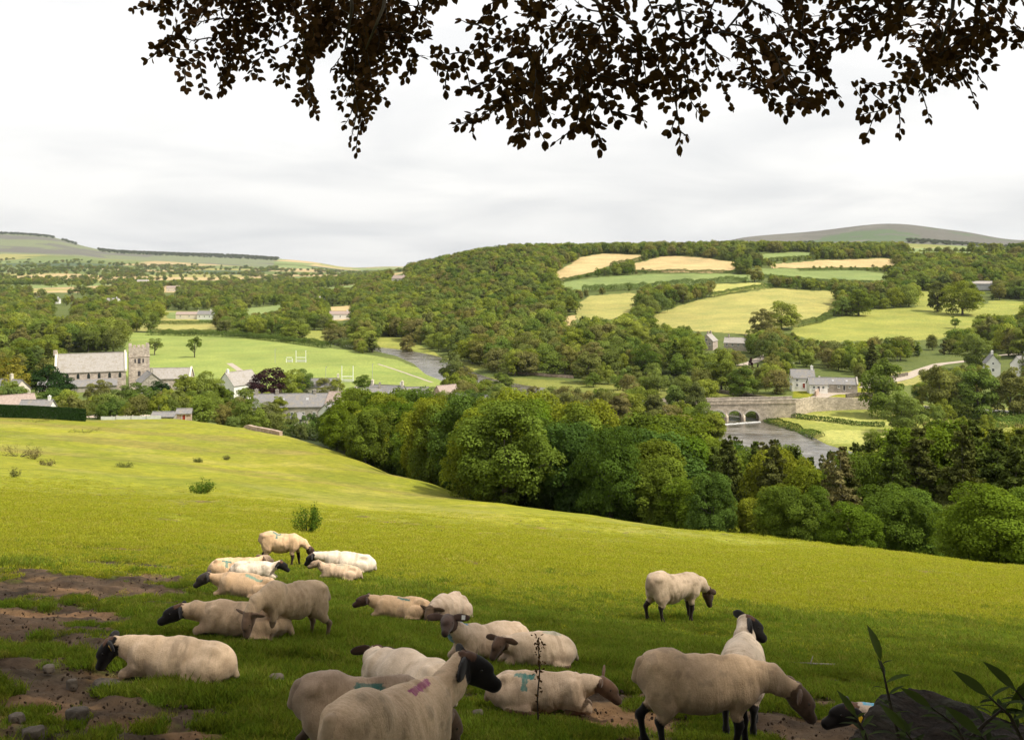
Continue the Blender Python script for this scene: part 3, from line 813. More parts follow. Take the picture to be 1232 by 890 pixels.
def scatter(y0, y1, px0, px1, spacing, accept, seed, hr=(9, 14), kinds=('mid',), reg='wood', clear=True, topf=None, wf=(0.8, 1.2)):
    rg = np.random.default_rng(seed)
    xs0 = min((px0 - CX) / FPX * y0, (px0 - CX) / FPX * y1); xs1 = max((px1 - CX) / FPX * y0, (px1 - CX) / FPX * y1)
    gx = np.arange(xs0, xs1, spacing); gy = np.arange(y0, y1, spacing)
    GX, GY = np.meshgrid(gx, gy); GX = GX + (np.arange(len(gy)) % 2)[:, None] * spacing / 2
    X = (GX + (rg.random(GX.shape) - .5) * spacing * .85).ravel(); Y = (GY + (rg.random(GX.shape) - .5) * spacing * .85).ravel()
    k = (Y > y0) & (Y < y1); X = X[k]; Y = Y[k]
    PX = CX + FPX * X / Y; k = (PX > px0) & (PX < px1); X, Y, PX = X[k], Y[k], PX[k]
    Z = height(X, Y); PY = HZ - FPX * Z / Y
    k = accept(X, Y, PX, PY, rg.random(len(X))); X, Y, Z, PX, PY = X[k], Y[k], Z[k], PX[k], PY[k]
    h = hr[0] + (hr[1] - hr[0]) * rg.random(len(X))
    if topf is not None:
        tz = -(topf(PX, Y) - 8 + rg.random(len(X)) ** 1.6 * ((15 if 'conifer' in kinds else 26) if Y.max() < 262 else 12) - HZ) / FPX * Y
        h = np.minimum(h, tz - Z)
    if clear:      # keep the crowns off the open fields they would cover
        ok = np.ones(len(X), bool)
        top = PY - FPX * h / Y
        for poly in OPEN + CLEAR:
            ok &= ~inpoly(PX, PY, poly)
            for fr in (0.45, 0.9):
                bad = inpoly(PX, PY + (top - PY) * fr, poly)
                hb = h * (fr - 0.2)
                h = np.where(bad, np.minimum(h, hb), h)
            top = PY - FPX * h / Y
        X, Y, PX, h = X[ok], Y[ok], PX[ok], h[ok]
    rk = rg.random(len(X)); rw = wf[0] + (wf[1] - wf[0]) * rg.random(len(X))
    for x, y, hh, q, w in zip(X, Y, h, rk, rw):
        if hh > 3.2: TREES.append([x, y, float(hh), float(w), kinds[int(q * len(kinds))], reg])

# things that must stay clear of trees, photo pixels: bridge and river windows, houses, roads, yards
CLEAR = [
  [(600, 452), (700, 455), (700, 466), (600, 462)],
  [(858, 478), (1048, 474), (1048, 500), (925, 512), (975, 520), (992, 545), (935, 540), (858, 520)],
  [(948, 440), (1030, 452), (1030, 480), (948, 478)], [(1185, 432), (1240, 432), (1240, 466), (1185, 466)],
  [(838, 405), (902, 405), (902, 424), (838, 424)], [(895, 424), (925, 432), (918, 446), (892, 444)],
  [(444, 418), (486, 422), (535, 440), (545, 458), (520, 456), (480, 438)], [(60, 425), (250, 425), (250, 480), (60, 480)],
  [(60, 368), (92, 368), (92, 382), (60, 382)], [(218, 378), (258, 378), (258, 386), (218, 386)], [(399, 381), (422, 381), (422, 388), (399, 388)],
  [(470, 328), (490, 328), (490, 338), (470, 338)], [(1090, 432), (1200, 424), (1200, 440), (1100, 448), (1040, 468), (1030, 462)],
  [(622, 462), (642, 462), (642, 476), (622, 476)], [(1170, 344), (1196, 344), (1196, 358), (1170, 358)],
  [(940, 390), (985, 390), (985, 402), (940, 402)], [(195, 346), (215, 346), (215, 356), (195, 356)],
]
belt_top = lambda px, Y: np.interp(px, [380, 400, 430, 480, 520, 560, 600, 650, 700, 740, 770, 800, 816, 826, 838, 870, 940, 985, 1000, 1040, 1075, 1110, 1150, 1180, 1232, 1300],
                                       [512, 488, 469, 473, 466, 480, 476, 468, 474, 462, 452, 462, 474, 512, 526, 528, 532, 556, 545, 535, 520, 515, 503, 508, 520, 520])
front_top = lambda px, Y: np.interp(px, [380, 400, 430, 600, 750, 810, 845, 900, 1000, 1100, 1232, 1300], [512, 490, 472, 478, 505, 540, 565, 585, 590, 582, 585, 588])
edgeY = lambda px: np.interp(px, [-250, 0, 200, 300, 340, 400, 500, 600, 750, 900, 1050, 1232, 1500], [205, 205, 225, 215, 195, 168, 146, 110, 99, 84, 68, 58, 56])
# front of the belt: one row right behind the edge of the pasture
scatter(50, 185, 385, 1330, 6.2, lambda X, Y, PX, PY, q: (Y > edgeY(PX) + 2) & (Y < edgeY(PX) + 22), 11, (11, 21), ('belt',), 'front', False, front_top, (0.72, 1.15))
scatter(60, 262, 395, 1330, 8.0, lambda X, Y, PX, PY, q: (Y > edgeY(PX) + 22) & (Y < edgeY(PX) + 75) & (PX < 832), 12, (14, 24), ('belt',), 'belt', False, belt_top, (0.85, 1.15))
scatter(70, 262, 834, 1330, 6.2, lambda X, Y, PX, PY, q: (Y > edgeY(PX) + 22) & (Y < edgeY(PX) + 85), 13, (15, 26), ('conifer', 'conifer', 'larch', 'conifer', 'conifer', 'conifer', 'belt'), 'conifers', False, belt_top, (0.75, 1.1))
scatter(150, 275, 395, 860, 9.5, lambda X, Y, PX, PY, q: (Y > edgeY(PX) + 75) & (q < 0.6), 14, (8, 14), ('mid',), 'belt_back', True, belt_top)
# valley bottom between belt and river, and beyond it
scatter(270, 490, 528, 858, 8, lambda X, Y, PX, PY, q: (seg_dist(X, Y, RIV, RIV_W)[0] > 17) & (q < 0.75), 15, (6, 12), ('mid',), 'riverside', True, lambda px, Y: np.full(np.shape(px), 452.0))
def hill_ok(X, Y, PX, PY, q):
    k = seg_dist(X, Y, RIV, RIV_W)[0] > 17
    gaps = (fbm(X / 60, Y / 60, 91) > 0.70) & (Y > 900)
    return k & ~gaps
scatter(425, 1720, 430, 1290, 9.6, hill_ok, 16, (7, 17), ('mid', 'mid', 'mid', 'mid', 'mid', 'mid', 'mid', 'mid', 'mid', 'mid', 'mid', 'conifer'), 'hillside', True)
scatter(330, 425, 1040, 1290, 9, lambda X, Y, PX, PY, q: (Y > 352) & (q < 0.8), 17, (8, 13), ('mid',), 'road_trees', True, lambda px, Y: np.full(np.shape(px), 420.0))
scatter(372, 425, 840, 1045, 8, lambda X, Y, PX, PY, q: (q < 0.85), 18, (6, 11), ('mid',), 'road_trees', True, lambda px, Y: np.interp(px, [840, 950, 960, 1030, 1045], [432, 436, 425, 425, 430]))
scatter(275, 350, 1000, 1290, 9, lambda X, Y, PX, PY, q: (seg_dist(X, Y, RIV, RIV_W)[0] > 16) & (q < 0.35), 19, (3.5, 9), ('mid',), 'riverside', False, lambda px, Y: np.interp(px, [1000, 1060, 1290], [500, 480, 490]))
# left: churchyard and village woods, then the broad valley
def left_ok(X, Y, PX, PY, q):
    d = seg_dist(X, Y, RIV, RIV_W)[0] > 15
    return d & (q < np.where(Y < 1000, 0.85, 0.75)) & ((Y < 900) | (fbm(X / 160, Y / 260, 92) > np.interp(Y, [900, 1500, 2400], [0.25, 0.42, 0.5])))
scatter(375, 700, -60, 158, 10.5, left_ok, 20, (10, 18), ('mid', 'mid', 'mid', 'mid', 'mid', 'conifer'), 'church_wood', True, lambda px, Y: np.interp(px, [-60, 0, 60, 140, 160], [372, 374, 382, 386, 400]))
scatter(640, 1000, -60, 480, 10.5, left_ok, 21, (9, 16), ('mid',), 'valley', True)
scatter(1000, 2500, -60, 520, 15, left_ok, 22, (9, 15), ('mid',), 'valley', True)
HOUSES_AT = [(122, 344, 21), (160, 350, 8), (204, 352, 11), (180, 330, 7), (287, 352, 9), (354, 297, 14), (414, 297, 8), (396, 290, 5), (360, 279, 4), (384, 372, 9), (466, 330, 9), (440, 322, 8), (498, 348, 8), (537, 352, 7), (566, 318, 9), (18, 262, 8), (45, 258, 7), (14, 300, 7), (32, 243, 5), (222, 226, 4), (198, 232, 5), (67, 238, 4)]
def village_ok(X, Y, PX, PY, q):
    k = q < .8
    for hx, hy, hr_ in HOUSES_AT:
        x0 = (hx - CX) / FPX * hy
        k &= np.hypot(X - x0, Y - hy) > hr_ + 1.5
        # not straight in front of a roof either
        k &= ~((np.abs(X - x0) < hr_ * .9) & (Y < hy) & (Y > hy - 34))
    return k & (Y > edgeY(PX) + 14)
scatter(225, 400, -60, 560, 7.5, village_ok, 24, (4, 9), ('mid',), 'village', False, lambda px, Y: np.interp(px, [-60, 0, 60, 100, 170, 200, 270, 300, 400, 560], [452, 456, 472, 476, 480, 470, 468, 472, 480, 474]))
def cell_edge(X, Y, PX, PY, q):
    def cid(X, Y):
        a = X / 330 + 0.35 * fbm(X / 500, Y / 900, 2) * 3; b = Y / 520 + 0.35 * fbm(X / 700, Y / 600, 4) * 3
        return np.floor(b) * 1000 + np.floor(a + 0.37 * (np.floor(b) % 3))
    c0 = cid(X, Y); e = (cid(X + 22, Y) != c0) | (cid(X, Y + 28) != c0)
    w = fbm(X / 420, Y / 420, 93) > 0.64
    return (e & (q < 0.55)) | (w & (q < 0.30)) | (q < 0.012)
scatter(2000, 5200, -60, 520, 22, cell_edge, 23, (9, 15), ('mid',), 'valley', True, None, (1.0, 1.9))
scatter(1720, 3400, 880, 1290, 22, lambda X, Y, PX, PY, q: q < 0.3, 25, (9, 13), ('mid',), 'valley', False)
# plantations along the far skyline
scatter(6200, 9200, -60, 400, 48, lambda X, Y, PX, PY, q: ((PX < 92) & (Y > 8150) & (Y < 8700) & (np.abs(PX - 70) > 5)) | ((PX > 118) & (PX < 335) & (Y > 7600) & (Y < 8700)), 26, (16, 22), ('conifer',), 'valley', False, None, (2.2, 3.2))
scatter(4000, 5200, 900, 1230, 40, lambda X, Y, PX, PY, q: ((PX < 980) & (Y > 4600)) | ((PX > 1090) & (Y > 4200) & (Y < 4800)), 27, (10, 14), ('conifer',), 'valley', False, None, (3, 4))
# hillside hedgerow trees
def along(pts, step):
    out = []
    w = [at(*p) for p in pts]
    for a, b in zip(w, w[1:]):
        n = max(1, int((b - a).length / step))
        for i in range(n): out.append(a.lerp(b, i / n))
    return out

# notable single trees: px, base row, top row, kind, width factor, label
SINGLE = [
 (186, 427, 405, 'open', 1.15, 'left one of two lone oaks standing out on the mown playing field'),
 (234, 430, 404, 'open', 0.95, 'right one of two lone oaks on the playing field, taller and narrower'),
 (320, 486, 441, 'copper', 1.22, 'big round dark purple copper beech behind the grey roofed terrace'),
 (1062, 502, 428, 'mid', 0.80, 'tall tree with yellowing top beside the road right of the white house'),
 (1130, 500, 436, 'mid', 1.0, 'roadside tree at the meadow edge, first right of the yellow topped tree'),
 (1176, 502, 436, 'mid', 1.0, 'roadside tree at the meadow edge just left of the white cottage'),
 (1216, 503, 438, 'mid', 1.0, 'roadside tree at the meadow edge in front of the white cottage'),
 (1084, 522, 468, 'mid', 1.05, 'spreading bushy tree on the riverside meadow below the tall road tree'),
 (1128, 375, 334, 'mid', 1.0, 'dark round tree on the upper edge of the bright green field, left of a pair'),
 (1158, 379, 336, 'mid', 1.1, 'dark round tree on the upper edge of the bright green field, right of a pair'),
 (1033, 380, 346, 'mid', 1.25, 'large round tree where the straw coloured field meets the green one'),
 (940, 396, 361, 'mid', 1.25, 'bright bushy tree standing in the big straw coloured field'),
 (916, 404, 370, 'mid', 1.0, 'tree at the lower edge of the straw coloured field beside the bright bushy one'),
 (1149, 395, 379, 'open', 1.2, 'small round tree alone in the bright green hillside field'),
 (903, 452, 428, 'cypress_copper', 1.0, 'narrow dark purple cypress in the garden above the bridge road'),
 (912, 448, 436, 'cypress_copper', 1.0, 'short dark purple cypress in the garden above the bridge road'),
 (931, 457, 424, 'mid', 1.05, 'round bright green tree in the garden left of the white house'),
 (951, 448, 431, 'pale', 0.85, 'pale silvery tree between the round green tree and the white house'),
 (893, 478, 437, 'mid', 1.0, 'large bush tree on the bank above the bridge parapet'),
 (814, 515, 456, 'mid', 0.8, 'rounded tree left of the tall narrow one hiding the near end of the bridge'),
 (868, 470, 417, 'mid', 0.95, 'tall dark tree in front of the upper stone house'),
 (837, 517, 453, 'mid', 0.66, 'tall narrow tree hiding the near end of the stone bridge'),
 (222, 486, 447, 'mid', 0.95, 'left tree of the dense green clump between the church and the white gabled house'),
 (246, 488, 444, 'mid', 1.05, 'right tree of the dense green clump between the church and the white gabled house'),
 (268, 492, 463, 'mid', 1.1, 'low tree at the foot of the white gabled house'),
 (232, 494, 468, 'mid', 1.2, 'low bushy tree at the front of the green clump right of the church'),
 (118, 493, 455, 'mid', 1.0, 'tree in front of the church nave, leftmost of three'),
 (146, 496, 462, 'mid', 1.15, 'tree in front of the church nave, middle of three'),
 (168, 497, 458, 'mid', 1.0, 'tree in front of the church tower'),
 (192, 484, 456, 'dark', 1.1, 'dark tree before the long low church hall'),
 (58, 482, 436, 'dark', 1.0, 'dark yew beside the church gable'),
 (76, 484, 452, 'dark', 1.1, 'smaller dark yew at the foot of the church gable'),
 (36, 468, 428, 'conifer', 1.3, 'blue green fir among the trees left of the church'),
 (8, 482, 425, 'gold', 1.0, 'golden leaved tree at the left edge above the clipped hedge'),
 (350, 480, 443, 'mid', 1.0, 'pale green tree tucked against the copper beech'),
 (364, 476, 442, 'mid', 0.75, 'small dark green tree between copper beech and playing field'),
 (389, 476, 453, 'mid', 1.1, 'left one of two small trees hiding the white cottage behind the terrace'),
 (405, 476, 453, 'mid', 1.0, 'right one of two small trees hiding the white cottage behind the terrace'),
 (438, 476, 450, 'mid', 1.2, 'round tree at the playing field corner beside the goalposts'),
 (335, 505, 474, 'mid', 0.95, 'small tree in front of the long stone terrace'),
 (584, 482, 466, 'copper', 1.2, 'small maroon tree beside the grey barn roof'),
 (604, 474, 446, 'mid', 1.1, 'round bright tree on the riverbank beside the maroon tree'),
 (545, 468, 420, 'mid', 0.85, 'tall grey green willow on the riverbank at the corner of the playing field'),
 (560, 472, 438, 'mid', 1.0, 'round grey green willow leaning over the river bend'),
 (402, 414, 388, 'mid', 1.1, 'tree at the far corner of the playing field, left of a pair'),
 (436, 420, 392, 'mid', 1.2, 'tree at the far corner of the playing field beside the river, right of a pair'),
 (490, 425, 402, 'mid', 0.9, 'tree standing alone on the far riverbank'),
 (355, 410, 385, 'mid', 1.3, 'broad tree behind the far touchline of the playing field'),
 (290, 404, 386, 'mid', 1.5, 'low broad tree on the far boundary of the playing field'),
]
SG = []
def place_tree(proto, x, y, z, h, wf, rot, name, label, cat='tree', group=None, parts=True, sink=0.15):
    s = h / 10.0
    if parts:
        r = empty(name, (x, y, z - sink), rot)
        r.scale = (s * wf, s * wf, s)
        c = link('crown', proto[0], r); t = link('trunk', proto[1], r)
    else:
        r = link(name, proto[0]); r.location = (x, y, z - sink); r.rotation_euler = (0, 0, rot); r.scale = (s * wf, s * wf, s)
        t = link('trunk', proto[1], r)
    tag(r, label, cat, group)
    return r
rgp = random.Random(5)
for px, b, t, kind, wf, lab in SINGLE:
    p = at(px, b, 150)
    h = (b - t) / FPX * p.y
    protos = TREE[kind]
    place_tree(protos[rgp.randrange(len(protos))], p.x, p.y, p.z, h, wf, rgp.random() * 6.28, {'copper': 'copper_beech', 'conifer': 'fir_tree', 'dark': 'yew_tree', 'cypress_copper': 'cypress_tree', 'gold': 'golden_tree', 'pale': 'silver_tree'}.get(kind, 'broadleaf_tree'), lab)
    SG.append((p.x, p.y))

# the 300 broadleaved trees and every near conifer that show largest are things; the rest is wood
SGA = np.array(SG)
TT = []
for t in TREES:
    d = np.hypot(SGA[:, 0] - t[0], SGA[:, 1] - t[1])
    if d.min() < 6.0: continue
    px = CX + FPX * t[0] / t[1]
    t.append(t[2] / t[1] if -40 < px < 1272 else 0.3 * t[2] / t[1])
    TT.append(t)
TT.sort(key=lambda t: -t[6])
LAB = {
 'front': ('leafy tree in the front row of the belt along the lower edge of the pasture', 'front trees of the belt below the pasture'),
 'belt': ('tall leafy tree inside the belt between pasture and river', 'trees inside the belt below the pasture'),
 'conifers': ('mixed tree standing behind the front bushes below the stone bridge', 'trees behind the front bushes on the right'),
 'belt_back': ('leafy tree on the far side of the belt towards the village', 'trees at the back of the belt'),
 'riverside': ('round leafy tree on the flat ground beside the river', 'riverside trees'),
 'hillside': ('round leafy tree in the wood that covers the far hillside', 'trees of the hillside wood'),
 'road_trees': ('leafy tree around the houses and road beyond the bridge', 'trees about the houses beyond the bridge'),
 'church_wood': ('leafy tree in the wood behind and left of the church', 'trees behind the church'),
 'village': ('garden tree among the village houses', 'garden trees of the village'),
 'valley': ('leafy tree in the hedged valley beyond the village', 'trees of the valley'),
}
ind, rest, nb, nc = [], [], 0, 0
for t in TT:
    con = t[4] in ('conifer', 'larch')
    if con and nc < 70 and t[1] < 460: nc += 1; ind.append(t)
    elif not con and nb < 300 - 47: nb += 1; ind.append(t)
    else: rest.append(t)
MARKS = [(110, 445, 'the church roof'), (166, 430, 'the church tower'), (200, 450, 'the church hall'), (287, 455, 'the white gabled house'), (320, 460, 'the copper beech'), (355, 485, 'the stone terrace'), (415, 475, 'the brown roofed stone house'), (466, 467, 'the house with dormers'), (537, 465, 'the barn by the river bend'), (566, 480, 'the long barn'),
 (330, 440, 'the goalposts'), (229, 383, 'the far row of bungalows'), (76, 375, 'the cream country house'), (410, 385, 'the white bungalow'), (510, 435, 'the river bend'), (855, 412, 'the gabled stone villa'), (890, 415, 'the long stone villa'), (965, 450, 'the white house'), (1010, 460, 'the stone outbuilding'), (885, 498, 'the bridge arches'), (1000, 478, 'the roadside wall'),
 (1062, 465, 'the yellow topped tree'), (1193, 448, 'the white cottage with chimney'), (1100, 450, 'the farm track'), (930, 525, 'the river below the bridge'), (1000, 530, 'the riverside meadow'), (650, 460, 'the riverside strip of meadow'), (900, 375, 'the big straw coloured field'), (1080, 390, 'the bright green hill field'), (720, 320, 'the tan stubble fields'), (1150, 515, 'the far meadow scrub'), (750, 625, 'the dip of the pasture edge'), (500, 570, 'the steepest pasture edge'), (600, 605, 'the fold of the pasture')]
HM = {}
for t in ind: HM.setdefault(t[5], []).append(t[2])
HM = {k: sorted(v) for k, v in HM.items()}
def describe(x, y, h, wf, kind, reg, lab):
    px = CX + FPX * x / y; row = HZ - FPX * (hgt(x, y) + h * .6) / y
    m = min(MARKS, key=lambda m: math.hypot(m[0] - px, (m[1] - row) * 1.4))
    dx, dy = px - m[0], row - m[1]
    rel = ('far ' if abs(dx) > 60 else '') + ('left of ' if dx < 0 else 'right of ') if abs(dx) > 12 and abs(dx) > abs(dy) * .7 else ('close below ' if dy > 0 else 'close above ')
    v = HM[reg]; q = v.index(h) / len(v)
    sz = 'tall' if q > .66 else ('middling' if q > .33 else 'low')
    wd = ('narrow' if wf < .93 else 'broad')
    kd = {'conifer': 'fir', 'larch': 'thin brownish larch'}.get(kind, 'leafy tree')
    return '%s %s %s %s%s' % (sz, wd, kd, rel, m[2]), ('firs ' if 'fir' in kd else 'larches ' if 'larch' in kd else 'leafy trees ') + rel + m[2]
rgp = random.Random(8)
ORD = ['', 'second ', 'third ', 'fourth ', 'fifth ', 'sixth ', 'seventh ', 'eighth ', 'ninth ', 'tenth ', 'eleventh ', 'twelfth ', 'thirteenth ', 'fourteenth ', 'fifteenth ', 'sixteenth ', 'seventeenth ', 'eighteenth ', 'nineteenth ', 'twentieth ', 'twenty-first ', 'twenty-second ', 'twenty-third ', 'twenty-fourth ', 'twenty-fifth ']
fr = sorted([t for t in ind if t[5] == 'front' and -20 < CX + FPX * t[0] / t[1] < 1250], key=lambda t: t[0] / t[1])
FRL = {}
for i, t in enumerate(fr):
    big = 'tall' if t[2] > 9.5 else 'low'
    if i < len(fr) / 2: FRL[id(t)] = '%s leafy tree at the lower pasture edge, %sfrom the village end' % (big, ORD[i] if i else 'first ')
    else:
        k = len(fr) - 1 - i; FRL[id(t)] = '%s leafy tree at the lower pasture edge, %sfrom the right end' % (big, ORD[k] if k else 'first ')
for t in ind:
    x, y, h, wf, kind, reg, sc = t
    protos = TREE[kind]
    nm = {'conifer': 'fir_tree', 'larch': 'larch_tree'}.get(kind, 'broadleaf_tree')
    lab, grp = LAB[reg]
    if id(t) in FRL: lab = FRL[id(t)]
    if kind == 'conifer': lab, grp = ('dark green fir rising behind the front bushes on the right', 'firs behind the front bushes') if reg == 'conifers' else ('dark fir among the leafy trees of the far woods', 'firs in the woods')
    if kind == 'larch': lab, grp = ('thin brownish larch among the firs below the stone bridge', 'larches among the firs')
    if kind == 'belt' and reg == 'conifers': lab, grp = 'leafy tree among the firs behind the front bushes', 'leafy trees among the firs'
    if id(t) not in FRL: lab, grp = describe(x, y, h, wf, kind, reg, lab)
    place_tree(protos[rgp.randrange(len(protos))], x, y, hgt(x, y), h, wf * (1.0 if h > 6 else 1.3), rgp.random() * 6.28, nm, lab, 'tree', grp)

def instance_field(name, pts, rot, scl, idx, coll, label, kind='stuff', tilt=None):
    """a point sheet that carries one tree, tuft or clump at every point"""
    pts = np.asarray(pts, np.float32)
    me = bpy.data.meshes.new(name); me.vertices.add(len(pts)); me.vertices.foreach_set('co', pts.ravel())
    a = me.attributes.new('rotv', 'FLOAT_VECTOR', 'POINT'); a.data.foreach_set('vector', np.asarray(rot, np.float32).ravel())
    a = me.attributes.new('sclv', 'FLOAT_VECTOR', 'POINT'); a.data.foreach_set('vector', np.asarray(scl, np.float32).ravel())
    a = me.attributes.new('idx', 'INT', 'POINT'); a.data.foreach_set('value', np.asarray(idx, np.int32))
    o = link(name, me)
    g = bpy.data.node_groups.new(name, 'GeometryNodeTree')
    g.interface.new_socket('Geometry', in_out='INPUT', socket_type='NodeSocketGeometry')
    g.interface.new_socket('Geometry', in_out='OUTPUT', socket_type='NodeSocketGeometry')
    gi = g.nodes.new('NodeGroupInput'); go = g.nodes.new('NodeGroupOutput')
    ci = g.nodes.new('GeometryNodeCollectionInfo'); ci.inputs['Collection'].default_value = coll
    ci.inputs['Separate Children'].default_value = True; ci.inputs['Reset Children'].default_value = True
    ip = g.nodes.new('GeometryNodeInstanceOnPoints'); ip.inputs['Pick Instance'].default_value = True
    def attr(nm, ty):
        n = g.nodes.new('GeometryNodeInputNamedAttribute'); n.data_type = ty; n.inputs['Name'].default_value = nm; return n
    ra = attr('rotv', 'FLOAT_VECTOR'); sa = attr('sclv', 'FLOAT_VECTOR'); ia = attr('idx', 'INT')
    er = g.nodes.new('FunctionNodeEulerToRotation')
    g.links.new(gi.outputs[0], ip.inputs['Points']); g.links.new(ci.outputs[0], ip.inputs['Instance'])
    g.links.new(ia.outputs['Attribute'], ip.inputs['Instance Index'])
    g.links.new(ra.outputs['Attribute'], er.inputs[0]); g.links.new(er.outputs[0], ip.inputs['Rotation'])
    g.links.new(sa.outputs['Attribute'], ip.inputs['Scale'])
    g.links.new(ip.outputs[0], go.inputs[0])
    md = o.modifiers.new('spread', 'NODES'); md.node_group = g
    if kind: tag(o, label, None, None, kind)
    return o
ra_ = np.array([[t[0], t[1], t[2], t[3]] for t in rest]); rz_ = height(ra_[:, 0], ra_[:, 1])
n_ = len(ra_); rgw = np.random.default_rng(77)
scl = ra_[:, 2:3] / 10; scl = np.concatenate([scl * ra_[:, 3:4], scl * ra_[:, 3:4], scl], 1)
ix = np.where([t[4] in ('conifer', 'larch') for t in rest], 8 + rgw.integers(0, 2, n_), rgw.integers(0, 8, n_))
instance_field('woodland', np.stack([ra_[:, 0], ra_[:, 1], rz_ - 0.3], 1), np.stack([rgw.normal(size=n_) * .04, rgw.normal(size=n_) * .04, rgw.random(n_) * 6.28], 1), scl, ix, FARCOL, 'mixed green woodland that covers the far hillside and valley')
print('TREES', len(ind), len(rest))

# ---------------------------------------------------------------- hedges
def hedge(pts, h, w, label, name='hedge', m='leaf_hedge', leaf=0.38, dens=14.0, ymin=150, gap=0.0):
    rg = np.random.default_rng(int(pts[0][0] * 13 + pts[0][1] * 7))
    W_ = [at(p[0], p[1], ymin) for p in pts]
    P, Nn, T = [], [], []
    for a, b in zip(W_, W_[1:]):
        L_ = (b - a).length
        if L_ < 0.5: continue
        n = int(L_ * dens * (h + w))
        t = rg.random(n); X = a.x + (b.x - a.x) * t; Y = a.y + (b.y - a.y) * t
        nx, ny = -(b.y - a.y) / L_, (b.x - a.x) / L_
        s = t * L_
        hh = h * (0.65 + 0.7 * fbm(X / 5, Y / 5, 7, 3)); ww = w * (0.75 + 0.5 * fbm(X / 3, Y / 3, 9, 2))
        if gap: hh = hh * (fbm(X / 11, Y / 11, 12, 2) > gap)
        th = rg.random(n) * math.pi
        cx_, cz = np.cos(th), np.sin(th) ** 0.6
        P.append(np.stack([X + nx * cx_ * ww / 2, Y + ny * cx_ * ww / 2, hh * cz * (0.8 + 0.3 * rg.random(n))], 1)[hh > 0.2])
        Nn.append((np.stack([nx * cx_, ny * cx_, np.sin(th) + 0.3], 1) + rg.normal(size=(n, 3)) * 0.4)[hh > 0.2])
        T.append(np.clip(fbm(X / 4, Y / 4, 3, 3) * 1.2 - 0.1 + (rg.random(n) - .5) * .5, 0, 1)[hh > 0.2])
    P = np.concatenate(P); P[:, 2] += height(P[:, 0], P[:, 1]) - 0.1
    V, F = leaf_quads(P, np.concatenate(Nn), np.full(len(P), leaf), rg)
    o0 = W_[0].copy()
    V = V - np.array(o0)
    o = link(name, mesh_np(name, V, F, M[m], {'tone': ('FACE', 'FLOAT', np.concatenate(T))})); o.location = o0
    tag(o, label, 'hedge'); return o
HEDGES = [
 ([(868, 500), (890, 500), (916, 500)], 1.5, 3, 'added scrub darkening the view through the bridge arches'),  # scrub added so that the openings under the bridge look dark
 ([(664, 341), (690, 336), (716, 331), (760, 328), (800, 328), (850, 328), (905, 330)], 3.5, 4, 'thin dark hedge under the two tan stubble fields on the hill'),
 ([(735, 320), (760, 316), (776, 312), (800, 307)], 5, 5, 'short hedge between the two tan stubble fields'),
 ([(700, 307), (728, 304), (777, 305)], 5, 5, 'hedge along the top of the left tan stubble field'),
 ([(800, 307), (840, 308), (884, 314), (900, 318)], 3, 3.5, 'hedge along the top of the right tan stubble field'),
 ([(700, 351), (740, 350), (780, 347), (850, 342), (900, 340)], 6, 6, 'thick hedge below the narrow bright green strip field'),
 ([(856, 358), (880, 353), (930, 346), (960, 347), (1005, 350), (1012, 354)], 4, 4, 'dark hedge along the top of the big straw coloured field'),
 ([(955, 394), (985, 388), (1008, 376), (1020, 371), (1050, 368), (1085, 365)], 4, 4, 'hedge dividing the straw coloured field from the bright green field'),
 ([(925, 315), (985, 311), (1078, 309)], 5, 5, 'hedge above the narrow tan field near the ridge'),
 ([(960, 326), (1010, 325), (1070, 326)], 3.5, 4, 'hedge just below the narrow tan field near the ridge'),
 ([(905, 333), (960, 337), (1000, 340), (1074, 343)], 3.5, 4, 'hedge under the small green fields below the ridge'),
 ([(178, 403), (215, 404), (262, 405), (300, 407), (345, 412), (395, 419)], 4, 5, 'bushy hedge along the far side of the playing field'),
 ([(190, 390), (225, 390), (262, 389)], 3, 4, 'clipped hedge below the distant white bungalow'),
 ([(195, 402), (225, 401), (262, 401)], 3, 4, 'low hedge behind the small straw coloured paddock'),
 ([(400, 414), (420, 419), (442, 423), (455, 424)], 4, 6, 'low pale willow scrub at the river corner of the playing field'),
 ([(262, 503), (300, 512), (330, 520), (360, 527), (392, 532)], 3.2, 3.5, 'ragged hedge between the pasture and the stone terrace'),
 ([(915, 508), (935, 512), (958, 519), (985, 528)], 1.6, 3.5, 'rough green scrub lining the riverbank below the bridge'),
 ([(955, 502), (990, 506), (1030, 511), (1065, 513)], 1.4, 3, 'low scrub strip across the riverside meadow'),
 ([(1070, 538), (1110, 530), (1160, 520), (1210, 512), (1240, 508)], 2.6, 4, 'rough scrub along the far part of the riverside meadow'),
 ([(1048, 496), (1100, 499), (1160, 503), (1240, 506)], 3.0, 4, 'dark hedge along the road beneath the roadside trees'),
]
for pts, h, w, lab in HEDGES: hedge(pts, h, w, lab, ymin=336 if 'arches' in lab else 150)
